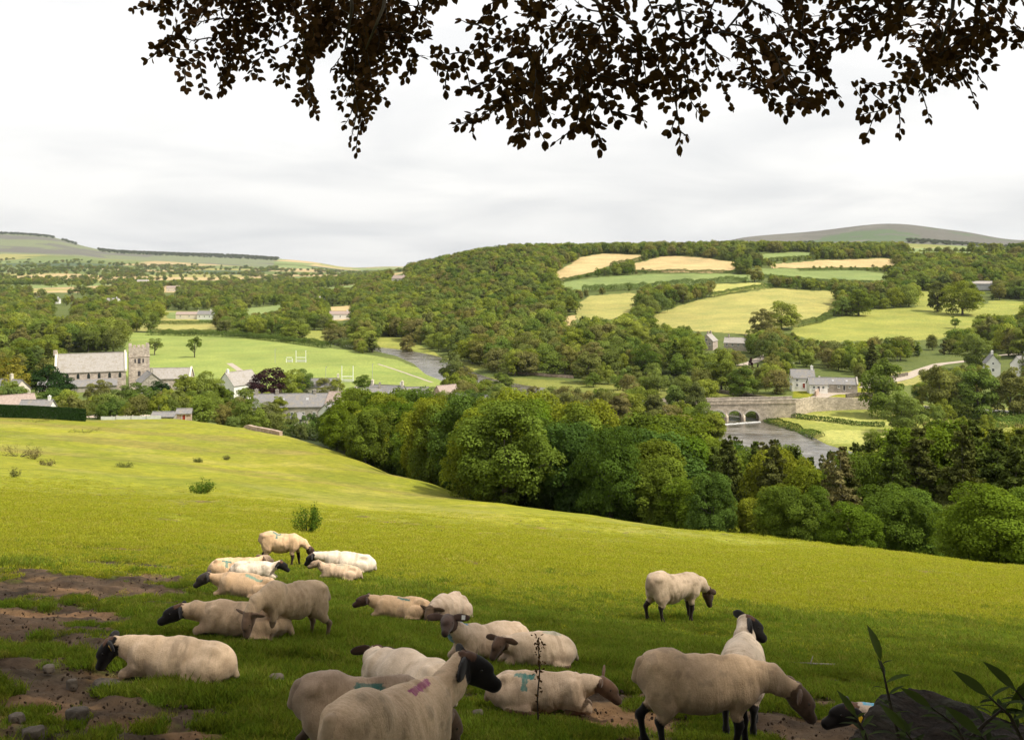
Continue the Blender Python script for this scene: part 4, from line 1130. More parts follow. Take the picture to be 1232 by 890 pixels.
# ---------------------------------------------------------------- buildings, bridge, walls, roads
M['slate'] = noisy('slate', (0.15, 0.145, 0.15), (0.25, 0.24, 0.235), 2.6, 0.75, 0.4, 0.05, c3=(0.24, 0.215, 0.18), s3=0.9)
M['slate_pale'] = noisy('slate_pale', (0.27, 0.248, 0.228), (0.37, 0.34, 0.312), 2.2, 0.8, 0.4, 0.05, c3=(0.27, 0.24, 0.20), s3=0.9)
M['tile_brown'] = noisy('tile_brown', (0.25, 0.19, 0.16), (0.38, 0.30, 0.26), 2.0, 0.8, 0.4, 0.05)
M['render_white'] = noisy('render_white', (0.72, 0.70, 0.66), (0.82, 0.80, 0.76), 0.8, 0.85, 0.1, 0.01)
M['render_cream'] = noisy('render_cream', (0.60, 0.54, 0.44), (0.70, 0.64, 0.54), 0.8, 0.85, 0.1, 0.01)
def stone(name, a, b, mortar, scale, sq=2.0):
    m, nt = mat(name)
    tc = objco(nt)
    mp = nt.nodes.new('ShaderNodeMapping'); mp.inputs['Scale'].default_value = (1, 1, sq); L(nt, tc, mp.inputs['Vector'])
    v = nt.nodes.new('ShaderNodeTexVoronoi'); v.inputs['Scale'].default_value = scale; L(nt, mp.outputs[0], v.inputs['Vector'])
    col = ramp(nt, v.outputs['Color'], [(0.15, a), (0.85, b)])
    v2 = nt.nodes.new('ShaderNodeTexVoronoi'); v2.feature = 'DISTANCE_TO_EDGE'; v2.inputs['Scale'].default_value = scale; L(nt, mp.outputs[0], v2.inputs['Vector'])
    e = ramp(nt, v2.outputs['Distance'], [(0.0, (1, 1, 1)), (0.07, (0, 0, 0))])
    col = mixc(nt, e, col, mortar)
    f = noise(nt, 0.6, 5, 0.6, tc)
    col = mixc(nt, 1.0, col, ramp(nt, f, [(0.3, (0.75, 0.74, 0.72)), (0.7, (1.2, 1.18, 1.15))]), 'MULTIPLY')
    finish(nt, col, 0.9, v2.outputs['Distance'], 0.6, 0.04)
    M[name] = m
stone('stone_grey', (0.27, 0.25, 0.22), (0.45, 0.41, 0.36), (0.24, 0.22, 0.19), 2.2)
stone('stone_church', (0.36, 0.30, 0.26), (0.56, 0.49, 0.43), (0.34, 0.29, 0.25), 1.5)
stone('stone_bridge', (0.38, 0.325, 0.26), (0.60, 0.52, 0.43), (0.33, 0.28, 0.23), 1.3)
stone('stone_dark', (0.10, 0.085, 0.07), (0.22, 0.19, 0.15), (0.08, 0.07, 0.05), 1.6)
stone('stone_pink', (0.34, 0.24, 0.19), (0.52, 0.40, 0.33), (0.36, 0.28, 0.22), 1.4)
M['lead'] = noisy('lead', (0.30, 0.30, 0.31), (0.42, 0.42, 0.43), 1.0, 0.6)
M['glass_dark'] = (lambda mn: (finish(mn[1], (0.02, 0.025, 0.03), 0.12, spec=0.6), mn[0])[1])(mat('window_glass'))
M['frame_white'] = noisy('frame_white', (0.75, 0.75, 0.73), (0.82, 0.82, 0.80), 3, 0.6)
M['door_red'] = noisy('door_red', (0.22, 0.03, 0.02), (0.30, 0.05, 0.03), 3, 0.5)
M['door_dark'] = noisy('door_dark', (0.04, 0.04, 0.05), (0.08, 0.07, 0.07), 3, 0.5)
M['tarmac'] = noisy('tarmac', (0.16, 0.15, 0.14), (0.26, 0.245, 0.225), 1.4, 0.95, 0.2, 0.02, local=False)
M['gravel'] = noisy('gravel', (0.30, 0.25, 0.20), (0.46, 0.39, 0.32), 2.0, 0.95, 0.3, 0.03, local=False)
M['patio'] = noisy('patio', (0.45, 0.36, 0.29), (0.58, 0.48, 0.40), 1.5, 0.9, 0.1, 0.01, local=False)

def house(name, label, px, row, Lx, Wy, h, rh, rz, wall='render_white', roof='slate', chim=(), wins=(), doors=(), hip=0.0, loc=None, over=0.25, cat='house', group=None, coping=None, ymin=150, sink=1.5, skylights=(), panes=True):
    """local x runs along the ridge; side 'f' faces local -y, 'b' +y, 'l' the -x gable, 'r' the +x gable"""
    p = loc if loc is not None else at(px, row, ymin)
    r = empty(name, p, R(rz)); tag(r, label, cat, group)
    a, b = Lx / 2, Wy / 2
    mb = MB()
    mb.box((-a, -b, -sink), (a, b, h))
    if not hip:
        for s in (-1, 1):
            mb.face([(s * a, -b, h + .001), (s * a, b, h + .001), (s * a, 0, h + rh)]); mb.face([(s * (a - .3), -b, h), (s * (a - .3), b, h), (s * (a - .3), 0, h + rh)])
    mb.build('wall', M[wall], r)
    rb = MB(); t = 0.18; o = over
    k = rh / b
    for s in (-1, 1):
        e0 = (a + o, s * (b + o), h - o * k); 
        if hip:
            q = [(-a - o, s * (b + o), h - o * k), (a + o, s * (b + o), h - o * k), (a - hip, 0, h + rh), (-a + hip, 0, h + rh)]
        else:
            q = [(-a - o, s * (b + o), h - o * k), (a + o, s * (b + o), h - o * k), (a + o, 0, h + rh), (-a - o, 0, h + rh)]
        n0 = len(rb.v)
        up = [(x, y, z + .02) for x, y, z in q]; top = [(x, y, z + t) for x, y, z in q]
        rb.v += up + top
        for f in ((0, 1, 2, 3), (4, 5, 6, 7), (0, 1, 5, 4), (1, 2, 6, 5), (2, 3, 7, 6), (3, 0, 4, 7)): rb.f.append([n0 + i for i in f]); rb.m.append(0)
        if hip:
            q = [(s * (a + o), -b - o, h - o * k), (s * (a + o), b + o, h - o * k), (s * (a - hip), 0, h + rh + t)]
            rb.face([(x, y, z + t * (i < 2)) for i, (x, y, z) in enumerate(q)])
    if not hip: rb.box((-a - o, -.12, h + rh + t - .08), (a + o, .12, h + rh + t + .10))
    ro = rb.build('roof', M[roof], r)
    if coping:
        for s in (-1, 1):
            cb = MB()
            for q in (-1, 1):
                n0 = len(cb.v)
                pts = [(s * a - .3, q * (b + .35), h - .2), (s * a + .3, q * (b + .35), h - .2), (s * a + .3, 0, h + rh + .15), (s * a - .3, 0, h + rh + .15)]
                cb.v += pts + [(x, y, z + .5) for x, y, z in pts]
                for f in ((0, 1, 2, 3), (4, 5, 6, 7), (0, 1, 5, 4), (1, 2, 6, 5), (2, 3, 7, 6), (3, 0, 4, 7)): cb.f.append([n0 + i for i in f]); cb.m.append(0)
            cb.build('coping', M[coping], r)
    for (x, y, w, hh) in [(c + (0.7, 1.5))[:4] if len(c) == 2 else c for c in chim]:
        cb = MB(); zt = h + rh * (1 - abs(y) / b)
        cb.box((x - w / 2, y - .4, zt - 1.0), (x + w / 2, y + .4, zt + hh)); cb.box((x - w / 2 - .06, y - .46, zt + hh + .003), (x + w / 2 + .06, y + .46, zt + hh + .15))
        for q in (-.18, .18): cb.tube([(x, y + q, zt + hh + .1), (x, y + q, zt + hh + .45)], .1, 6)
        cb.build('chimney', M[wall], ro)
    def opening(nm, side, u, z, w, hh, fm, pm):
        fb, pb = MB(), MB()
        def bx(m_, u0, u1, z0, z1, d0, d1):
            if side == 'f': m_.box((u0, -b - d1, z0), (u1, -b - d0, z1))
            elif side == 'b': m_.box((u0, b + d0, z0), (u1, b + d1, z1))
            elif side == 'r': m_.box((a + d0, u0, z0), (a + d1, u1, z1))
            else: m_.box((-a - d1, u0, z0), (-a - d0, u1, z1))
        f = 0.09
        bx(fb, u - w / 2, u - w / 2 + f, z, z + hh, 0, .06); bx(fb, u + w / 2 - f, u + w / 2, z, z + hh, 0, .06)
        bx(fb, u - w / 2 + f, u + w / 2 - f, z, z + f, 0, .06); bx(fb, u - w / 2 + f, u + w / 2 - f, z + hh - f, z + hh, 0, .06)
        if nm == 'window': bx(fb, u - .03, u + .03, z + f, z + hh - f, .021, .06); bx(fb, u - w / 2 - .08, u + w / 2 + .08, z - .12, z - .003, 0, .14)
        wo = fb.build(nm, M[fm], r)
        bx(pb, u - w / 2 + f, u + w / 2 - f, z + f, z + hh - f, 0, .02)
        pb.build('pane' if nm == 'window' else 'leaf', M[pm], wo)
    for side, u, z, w, hh in wins: opening('window', side, u, z, w, hh, 'frame_white', 'glass_dark')
    for side, u, w, hh, dm in doors: opening('door', side, u, 0.05, w, hh, 'frame_white', dm)
    for (x, q, w, l_) in skylights:
        y = -b * (1 - q); z = h + rh * q + t
        sb = MB(); n = Vector((0, -rh, b)).normalized(); d = Vector((0, b, rh)).normalized()
        c0 = Vector((x, y, z)) + n * .01
        for (w2, l2, dn, mi) in ((w, l_, 0, 0),):
            pts = [c0 - Vector((w2 / 2, 0, 0)) - d * l2 / 2, c0 + Vector((w2 / 2, 0, 0)) - d * l2 / 2, c0 + Vector((w2 / 2, 0, 0)) + d * l2 / 2, c0 - Vector((w2 / 2, 0, 0)) + d * l2 / 2]
            sb.face(pts); sb.face([p_ + n * .08 for p_ in pts])
            for i in range(4): sb.face([pts[i], pts[(i + 1) % 4], pts[(i + 1) % 4] + n * .08, pts[i] + n * .08])
        sb.build('skylight', M['lead'], ro)
    return r

def row_w(side, n, x0, x1, z, w, h): return [(side, x0 + (x1 - x0) * i / max(n - 1, 1), z, w, h) for i in range(n)]

# --- the church
def church():
    p = on(110, 344); p.z = -43.6
    r = empty('church', p, R(22)); tag(r, 'long grey stone church with pale slate roof and battlemented square tower', 'church')
    # nave
    a, b, h, rh = 11.0, 5.2, 7.2, 5.6
    mb = MB(); mb.box((-a, -b, -2), (a, b, h))
    for s in (-1, 1):
        mb.face([(s * a, -b, h + .001), (s * a, b, h + .001), (s * a, 0, h + rh)]); mb.face([(s * (a - .5), -b, h), (s * (a - .5), b, h), (s * (a - .5), 0, h + rh)])
    mb.build('wall', M['stone_church'], r)
    def slope(x0, x1, y0, z0, y1, z1, t=.2):
        m_ = MB(); q = [(x0, y0, z0), (x1, y0, z0), (x1, y1, z1), (x0, y1, z1)]
        m_.v += [(x, y, z + .02) for x, y, z in q] + [(x, y, z + t) for x, y, z in q]
        for f in ((0, 1, 2, 3), (4, 5, 6, 7), (0, 1, 5, 4), (1, 2, 6, 5), (2, 3, 7, 6), (3, 0, 4, 7)): m_.f.append(list(f)); m_.m.append(0)
        return m_
    m_ = slope(-a + .5, a - .5, -b - .3, h - .3, 0, h + rh)
    m2 = slope(-a + .5, a - .5, b + .3, h - .3, 0, h + rh)
    n0 = len(m_.v); m_.v += m2.v; m_.f += [[i + n0 for i in f] for f in m2.f]; m_.m += m2.m
    m_.box((-a + .5, -.15, h + rh + .1), (a - .5, .15, h + rh + .32))
    m_.build('roof', M['slate_pale'], r)
    for s in (-1, 1):
        cb = MB()
        for q in (-1, 1):
            n0 = len(cb.v)
            pts = [(s * a - .4, q * (b + .35), h - .3), (s * a + .4, q * (b + .35), h - .3), (s * a + .4, 0, h + rh + .2), (s * a - .4, 0, h + rh + .2)]
            cb.v += pts + [(x, y, z + .75) for x, y, z in pts]
            for f in ((0, 1, 2, 3), (4, 5, 6, 7), (0, 1, 5, 4), (1, 2, 6, 5), (2, 3, 7, 6), (3, 0, 4, 7)): cb.f.append([n0 + i for i in f]); cb.m.append(0)
        cb.build('gable_coping', M['render_cream'], r)
    # lean-to aisle in front
    ab = MB(); ab.box((-a + 2, -b - 4.2, -2), (a - 3, -b - .003, 2.6)); ab.build('aisle_wall', M['stone_grey'], r)
    ar = slope(-a + 1.7, a - 2.7, -b - 4.5, 2.5, -b - .01, 4.4); ar.build('aisle_roof', M['slate'], r)
    for i in range(6):      # pointed clerestory windows
        x = -a + 3.6 + i * 3.3
        w = MB(); pts = [(x - .45, 4.8), (x + .45, 4.8), (x + .45, 6.1), (x, 6.75), (x - .45, 6.1)]
        w.prism(pts, -b - .04, -b - .01); w.build('window', M['glass_dark'], r)
    for s in (-1,):         # west gable window and porch
        w = MB(); n = 5
        pts = [(-1.0, 2.2), (1.0, 2.2), (1.0, 6.2), (0, 7.8), (-1.0, 6.2)]
        w.v = [(-a - .04, x, z) for x, z in pts] + [(-a - .01, x, z) for x, z in pts]
        w.f = [[0, 1, 2, 3, 4], [9, 8, 7, 6, 5]] + [[i, (i + 1) % 5, 5 + (i + 1) % 5, 5 + i] for i in range(5)]; w.m = [0] * 7
        w.build('window', M['glass_dark'], r)
    pb = MB(); pb.box((-a - 5.2, -b - 2.6, -2), (-a - .5, -b + 3.0, 3.0)); pb.build('vestry_wall', M['stone_grey'], r)
    pr = slope(-a - 5.5, -a - .5, -b - 2.9, 2.9, -b + .2, 5.0); pr2 = slope(-a - 5.5, -a - .5, -b + 3.3, 2.9, -b + .2, 5.0)
    n0 = len(pr.v); pr.v += pr2.v; pr.f += [[i + n0 for i in f] for f in pr2.f]; pr.m += pr2.m
    pr.face([(-a - 5.2, -b - 2.6, 3.0), (-a - 5.2, -b + 3.0, 3.0), (-a - 5.2, -b + .2, 4.95)])
    pr.build('vestry_roof', M['slate'], r)
    cb = MB(); cb.box((-a - .9, -.6, h + rh - .2), (-a + .3, .6, h + rh + 1.5)); cb.build('bellcote', M['stone_church'], r)
    # tower
    tx, ty, tw, th = a + 4.4, 2.0, 3.4, 14.4
    tb = MB()
    tb.box((tx - tw, ty - tw, -2), (tx + tw, ty + tw, th - 1.2))
    tb.box((tx - tw - .15, ty - tw - .15, th - 3.2), (tx + tw + .15, ty + tw + .15, th - 2.9))
    for (x0, x1, y0, y1) in ((-tw, tw, -tw, -tw + .6), (-tw, tw, tw - .6, tw), (-tw, -tw + .6, -tw + .6, tw - .6), (tw - .6, tw, -tw + .6, tw - .6)):
        tb.box((tx + x0, ty + y0, th - 1.199), (tx + x1, ty + y1, th - .4))
    t_ = tb.build('tower', M['stone_church'], r)
    bt = MB()
    k = 5
    for i in range(k):
        c = -tw + .55 + i * (2 * tw - 1.1) / (k - 1)
        for (x, y) in ((c, -tw + .3), (c, tw - .3)): bt.box((tx + x - .5, ty + y - .3, th - .399), (tx + x + .5, ty + y + .3, th + (1.2 if i in (0, k - 1) else .55)))
        if 0 < i < k - 1:
            for (x, y) in ((-tw + .3, c), (tw - .3, c)): bt.box((tx + x - .3, ty + y - .5, th - .399), (tx + x + .3, ty + y + .5, th + .55))
    bt.build('battlements', M['stone_church'], t_)
    for (dx, dy, sx, sy) in ((0, -tw - .02, .45, .03), (-tw - .02, 0, .03, .45)):
        for zz in (9.0, 4.6):
            w = MB(); w.box((tx + dx - sx, ty + dy - sy, zz), (tx + dx + sx, ty + dy + sy, zz + 1.7)); w.build('louvre', M['door_dark'], t_)
    for dx in (-1.3, 1.3):
        w = MB(); w.box((tx + dx - .25, ty - tw - .05, 9.2), (tx + dx + .25, ty - tw - .01, 10.6)); w.build('louvre', M['door_dark'], t_)
church()
house('church_hall', 'long low pale stone hall with grey roof right of the church tower', 0, 0, 15, 8, 4.2, 3.2, 8, 'stone_church', 'slate_pale', loc=on(204, 352), wins=row_w('f', 5, -6, 6, 1.2, .9, 1.6), doors=[('f', 0.2, 1.1, 2.1, 'door_dark')], cat='hall', coping='render_cream')
house('stone_house', 'small stone house with steep grey roof between church tower and hall', 0, 0, 9, 7, 4.0, 3.0, -60, 'stone_grey', 'slate', loc=on(180, 330), wins=[('r', 0, 1.0, .9, 1.2), ('f', 1, 1, .9, 1.2)], chim=[(3.6, 0)])
# --- village roofs
house('white_house', 'white gabled house with pale roof left of the copper beech', 0, 0, 12, 8.5, 5.0, 4.2, 58, 'render_white', 'slate_pale', loc=on(287, 352), wins=[('l', -1.8, 2.8, .9, 1.2), ('l', 1.8, 2.8, .9, 1.2), ('l', 1.8, .8, .9, 1.3), ('f', -2, 2.8, .9, 1.1), ('f', 2, 2.8, .9, 1.1)], chim=[(-5, 0, .8, 1.0)], doors=[('l', -1.6, 1, 2.1, 'door_dark')])
house('stone_terrace', 'long stone terrace with weathered grey roof and red chimney pots', 0, 0, 23, 7.5, 3.8, 3.3, 6, 'stone_grey', 'slate', loc=on(354, 297), wins=row_w('f', 7, -10, 9.5, 1.0, .9, 1.3), doors=[('f', -8.2, 1, 2, 'door_dark'), ('f', 2.0, 1, 2, 'door_dark')], chim=[(-11, 0, .9, 1.4), (-5, 0, .9, 1.2), (6, 0, .8, 1.0)], skylights=[(-3, .5, .8, 1.0), (4, .55, .8, 1.0)])
house('stone_house', 'brown roofed stone house at the right end of the long terrace', 0, 0, 9, 8, 5.0, 3.6, -12, 'stone_grey', 'tile_brown', loc=on(414, 297), wins=row_w('f', 3, -3, 3, 2.6, .9, 1.2) + row_w('f', 2, -3, 3, .7, .9, 1.2), chim=[(3.6, 0)])
house('white_porch_house', 'small white gabled wing at the corner of the terrace', 0, 0, 5, 4.2, 3.4, 2.1, 70, 'render_white', 'slate', loc=on(396, 290), wins=[('l', 0, 1.0, .9, 1.2)])
house('slate_shed', 'little square slate roofed shed in front of the terrace', 0, 0, 4.2, 4.2, 1.9, 1.5, 20, 'stone_grey', 'slate', hip=1.9, loc=on(360, 279), doors=[('f', 0, .9, 1.7, 'door_dark')], cat='shed')
house('white_cottage', 'long white cottage with grey roof at the edge of the playing field', 0, 0, 15, 6.5, 3.2, 2.8, 3, 'render_cream', 'slate', loc=on(384, 372), wins=row_w('f', 4, -5.5, 5.5, 1.0, .9, 1.2), doors=[('f', .8, 1, 2, 'door_dark')], chim=[(7, 0)])
house('village_house', 'grey roofed house with dormers behind the first belt trees', 0, 0, 12, 8, 4.6, 4.0, -18, 'render_cream', 'slate', loc=on(466, 330), wins=row_w('f', 4, -4.5, 4.5, 2.6, .9, 1.2) + row_w('f', 3, -4, 4, .6, .9, 1.2), chim=[(5.4, 0), (-5.4, 0)], skylights=[(-2, .5, 1, 1.2), (2, .5, 1, 1.2)])
house('village_house', 'grey roofed house left of the one with dormers', 0, 0, 10, 7, 4.6, 3.4, 10, 'stone_grey', 'slate', loc=on(440, 322), wins=row_w('f', 3, -3, 3, 2.4, .9, 1.2), chim=[(4.5, 0)])
house('village_house', 'low grey roofed house right of the one with dormers', 0, 0, 10, 7, 3.6, 3.0, 4, 'render_white', 'slate', loc=on(498, 348), wins=row_w('f', 3, -3, 3, 1.0, .9, 1.2), chim=[(-4.5, 0)])
house('brick_barn', 'pinkish brown roofed barn by the river bend', 0, 0, 8, 6, 4.4, 2.8, 40, 'stone_pink', 'tile_brown', loc=on(537, 352), cat='barn', doors=[('f', 0, 2, 2.2, 'door_dark')])
house('long_barn', 'grey slate roofed barn showing between the belt treetops', 0, 0, 12, 7, 5.4, 3.2, -28, 'stone_grey', 'slate', loc=on(566, 318), cat='barn', skylights=[(-2, .5, 1, 1.2), (2.5, .5, 1, 1.2)])
house('farm_house', 'brown roofed bungalow behind the clipped hedge at the left edge', 0, 0, 9, 7.5, 2.9, 2.8, 38, 'render_cream', 'tile_brown', loc=on(18, 262), wins=[('l', 0, .9, 1.4, 1.2), ('f', -2, .9, 1.2, 1.1), ('f', 2, .9, 1.2, 1.1)], doors=[('f', 0, .9, 2, 'door_dark')])
house('farm_house', 'grey roofed bungalow with long white wall beside the brown roofed one', 0, 0, 7.5, 6, 2.7, 2.0, 6, 'render_white', 'slate', loc=on(45, 258), wins=[('f', -1.6, .9, 1.4, 1.1), ('f', 1.6, .9, 1.4, 1.1)], chim=[(3, 0, .6, .9)])
house('farm_house', 'small grey roofed house half hidden at the left edge behind the bungalows', 0, 0, 8, 6.5, 4.2, 2.8, -20, 'render_cream', 'slate', loc=on(14, 300), wins=[('f', 0, 2.4, 1, 1.1)], chim=[(0, 0)])
house('slate_lean_to', 'low grey lean to roof below the brown roofed bungalow', 0, 0, 5, 4, 1.6, 1.2, 28, 'stone_grey', 'lead', loc=on(32, 243), cat='shed')
house('garden_hut', 'small orange brown wooden hut with slate roof at the pasture top', 0, 0, 3.0, 2.6, 1.7, .8, 12, 'stone_pink', 'slate', loc=on(222, 226), doors=[('f', 0, .9, 1.5, 'door_red')], cat='hut', sink=.6)
house('garden_hut', 'wide low grey roofed shed below the teal van', 0, 0, 5.0, 3.4, .9, .8, 3, 'stone_grey', 'slate', loc=on(198, 232), cat='shed', sink=.6)
# flat white canopy
def canopy():
    p = on(67, 238); r = empty('garden_canopy', p, R(5)); tag(r, 'flat white canopy roof on thin posts beside the bungalows', 'canopy')
    m_ = MB(); m_.box((-1.9, -1.2, 2.2), (1.9, 1.2, 2.36)); m_.build('roof_sheet', M['frame_white'], r)
    for x in (-1.8, 1.8):
        for y in (-1.1, 1.1):
            q = MB(); q.box((x - .05, y - .05, -.3), (x + .05, y + .05, 2.197)); q.build('post', M['frame_white'], r)
canopy()

# --- houses beyond the bridge
house('white_house', 'white gabled house with slate roof above the bridge, stone faced on the left', 0, 0, 8.6, 6.4, 4.0, 2.9, -8, 'render_white', 'slate', loc=on(965, 386, 1.0), wins=[('f', -2.3, 2.6, .9, 1.0), ('f', 1.6, 2.6, .9, 1.0), ('f', -2.3, .7, .9, 1.1), ('r', 0, 2.6, .9, 1.0)], doors=[('f', 0.2, 1, 2, 'door_red')], chim=[(3.6, 0, .9, 1.3)])
house('white_cottage', 'low white cottage joined to the right of the gabled house above the bridge', 0, 0, 6.6, 6, 2.6, 2.2, -6, 'render_white', 'slate', loc=on(983, 378, .8), wins=[('f', -1.7, 1, .9, 1.1), ('f', 1.7, 1, .9, 1.1)], doors=[('f', 0, 1, 2, 'door_dark')])
house('stone_outbuilding', 'long stone outbuilding with grey roof at the right end of the white cottage', 0, 0, 13.5, 6, 2.3, 2.1, -12, 'stone_grey', 'slate', loc=on(1008, 379, .8), wins=row_w('f', 3, -4, 4, 1, .8, .9), doors=[('f', 2, 1, 2, 'door_dark')], skylights=[(-2, .5, .7, .9), (3, .5, .7, .9)], coping='stone_grey')
house('stone_villa', 'gabled stone house among trees high above the bridge', 0, 0, 9, 7, 3.8, 3.4, 62, 'stone_church', 'slate_pale', loc=on(853, 538, 1), wins=[('l', 0, 3.8, 1.2, 1.3), ('l', -1.8, 1.8, 1, 1.3), ('l', 1.8, 1.8, 1, 1.3)], chim=[(-2, 0), (3, 0)])
house('stone_villa', 'long stone house with brownish roof right of the gabled stone house', 0, 0, 12, 7, 3.0, 2.6, -22, 'stone_church', 'slate_pale', loc=on(886, 532, 1), wins=row_w('f', 4, -4.5, 4.5, 1.4, .9, 1.2), chim=[(5, 0), (-4, 0)])
house('white_cottage', 'white gabled cottage with tall chimney behind the right roadside trees', 0, 0, 7, 5.6, 4.6, 3.4, 74, 'render_white', 'slate', loc=on(1193, 418, 1.0), wins=[('l', 0, 1.2, 1, 1.3), ('l', 0, 4, .8, 1)], chim=[(-1, 0, .8, 1.4)])
house('white_cottage', 'white cottage cut by the right edge behind the roadside trees', 0, 0, 8, 5.6, 4.2, 3.2, 30, 'render_white', 'slate', loc=on(1230, 416, 1.0), wins=[('f', -2, 1.2, 1, 1.3), ('f', 2, 1.2, 1, 1.3)], chim=[(2, 0)])
house('grey_barn', 'long pale grey metal barn on the hill at the upper right', 0, 0, 18, 9, 4.2, 2.2, -12, 'lead', 'slate_pale', loc=on(1182, 900, 2), cat='barn')
# --- distant houses, each a few pixels
FARH = [(76, 620, 17, 8, 5, 3, 5, 'render_cream', 'slate_pale', 'wide cream country house in the woods left of the church'),
 (88, 606, 7, 6, 4, 2.4, 20, 'render_white', 'slate_pale', 'white annex at the right of the wide cream country house'),
 (229, 905, 24, 8, 3.2, 2.2, 3, 'render_cream', 'tile_brown', 'row of low brown roofed houses beyond the playing field'),
 (248, 900, 14, 8, 3.4, 3.0, -5, 'render_white', 'slate', 'white walled bungalow at the right end of the low row beyond the playing field'),
 (55, 1250, 18, 9, 4.5, 3, 0, 'render_white', 'slate', 'white farmhouse far out in the valley at the left'),
 (66, 1240, 12, 8, 3.5, 2.5, 10, 'render_white', 'slate', 'white farm building right of the far valley farmhouse'),
 (136, 1090, 14, 8, 5, 3, -10, 'render_white', 'slate_pale', 'pale house peeping from trees in mid valley'),
 (210, 1750, 26, 10, 6, 3, 0, 'render_cream', 'tile_brown', 'cream farmhouse far up the valley'),
 (172, 2300, 26, 12, 8, 4, 0, 'render_cream', 'slate_pale', 'tall cream building at the end of a far tan field'),
 (410, 880, 19, 7, 3.6, 2.4, 2, 'render_white', 'tile_brown', 'long white bungalow below the small tan field'),
 (384, 1230, 24, 9, 4, 3, 4, 'render_cream', 'slate_pale', 'cream farm roofs among trees below the wooded hill foot'),
 (481, 1340, 20, 10, 6, 4, -30, 'render_cream', 'tile_brown', 'cream house with brown roof high on the wooded ridge')]
for px, Y, lx, wy, h, rh, rz, wm, rm, lab in FARH:
    house('distant_house', lab, 0, 0, lx, wy, h, rh, rz, wm, rm, loc=on(px, Y, 4.0 if Y in (620, 606, 1340, 1090) else 1.0), wins=row_w('f', 3, -lx * .33, lx * .33, 1.0, 1.1, 1.3), cat='house', chim=[(lx * .3, 0, 1, 1.3)], sink=6)

# --- roads: sheets draped on the ground
def strip(name, pts, w, m_, label, dz=0.05, kind='structure', ymin=150, step=3.0, crown=None):
    W_ = [Vector(p) if len(p) == 3 else at(p[0], p[1], ymin) for p in pts]
    out = []
    for a, b in zip(W_, W_[1:]):
        n = max(1, int((b - a).length / step))
        out += [a.lerp(b, i / n) for i in range(n)]
    out.append(W_[-1])
    for _ in range(4): out = [out[0]] + [(out[i - 1] + out[i] * 2 + out[i + 1]) / 4 for i in range(1, len(out) - 1)] + [out[-1]]
    V, F = [], []; K = 5
    for i, p in enumerate(out):
        d = (out[min(i + 1, len(out) - 1)] - out[max(i - 1, 0)]); d.z = 0; d.normalize(); n = Vector((-d.y, d.x, 0))
        for k in range(K):
            q = p + n * w * (k / (K - 1) - .5)
            z = (hgt(q.x, q.y) + dz) if crown is None else crown + dz
            V.append((q.x, q.y, z))
    for i in range(len(out) - 1):
        for k in range(K - 1):
            b = i * K + k; F.append((b, b + 1, b + K + 1, b + K))
    me = bpy.data.meshes.new(name); me.from_pydata(V, [], F); me.materials.append(M[m_]); me.update()
    o = link(name, me); tag(o, label, None, None, kind); return o

def wall_strip(pts, h, t, m_, label, name='stone_wall', ymin=150, cat='wall', zs=None, step=2.5):
    W_ = [Vector(p) if len(p) == 3 else at(p[0], p[1], ymin) for p in pts]
    out = []
    for a, b in zip(W_, W_[1:]):
        n = max(1, int((b - a).length / step))
        out += [a.lerp(b, i / n) for i in range(n)]
    out.append(W_[-1])
    mb = MB(); rg = random.Random(3)
    o0 = out[0].copy()
    for i, p in enumerate(out):
        d = (out[min(i + 1, len(out) - 1)] - out[max(i - 1, 0)]); d.z = 0; d.normalize(); n = Vector((-d.y, d.x, 0)) * t / 2
        g = hgt(p.x, p.y) if len(pts[0]) != 3 else p.z
        lo = min(g, hgt(p.x, p.y)) - .6; hi = g + h + rg.uniform(-.06, .06)
        for s, z in ((-1, lo), (1, lo), (1, hi), (-1, hi)):
            mb.v.append(tuple(Vector((p.x + n.x * s, p.y + n.y * s, z)) - o0))
    for i in range(len(out) - 1):
        b = i * 4
        for k in range(4): mb.f.append([b + k, b + (k + 1) % 4, b + 4 + (k + 1) % 4, b + 4 + k]); mb.m.append(0)
    mb.f.append([0, 1, 2, 3]); mb.m.append(0); b = (len(out) - 1) * 4; mb.f.append([b + 3, b + 2, b + 1, b]); mb.m.append(0)
    o = mb.build(name, M[m_]); o.location = o0; tag(o, label, cat); return o

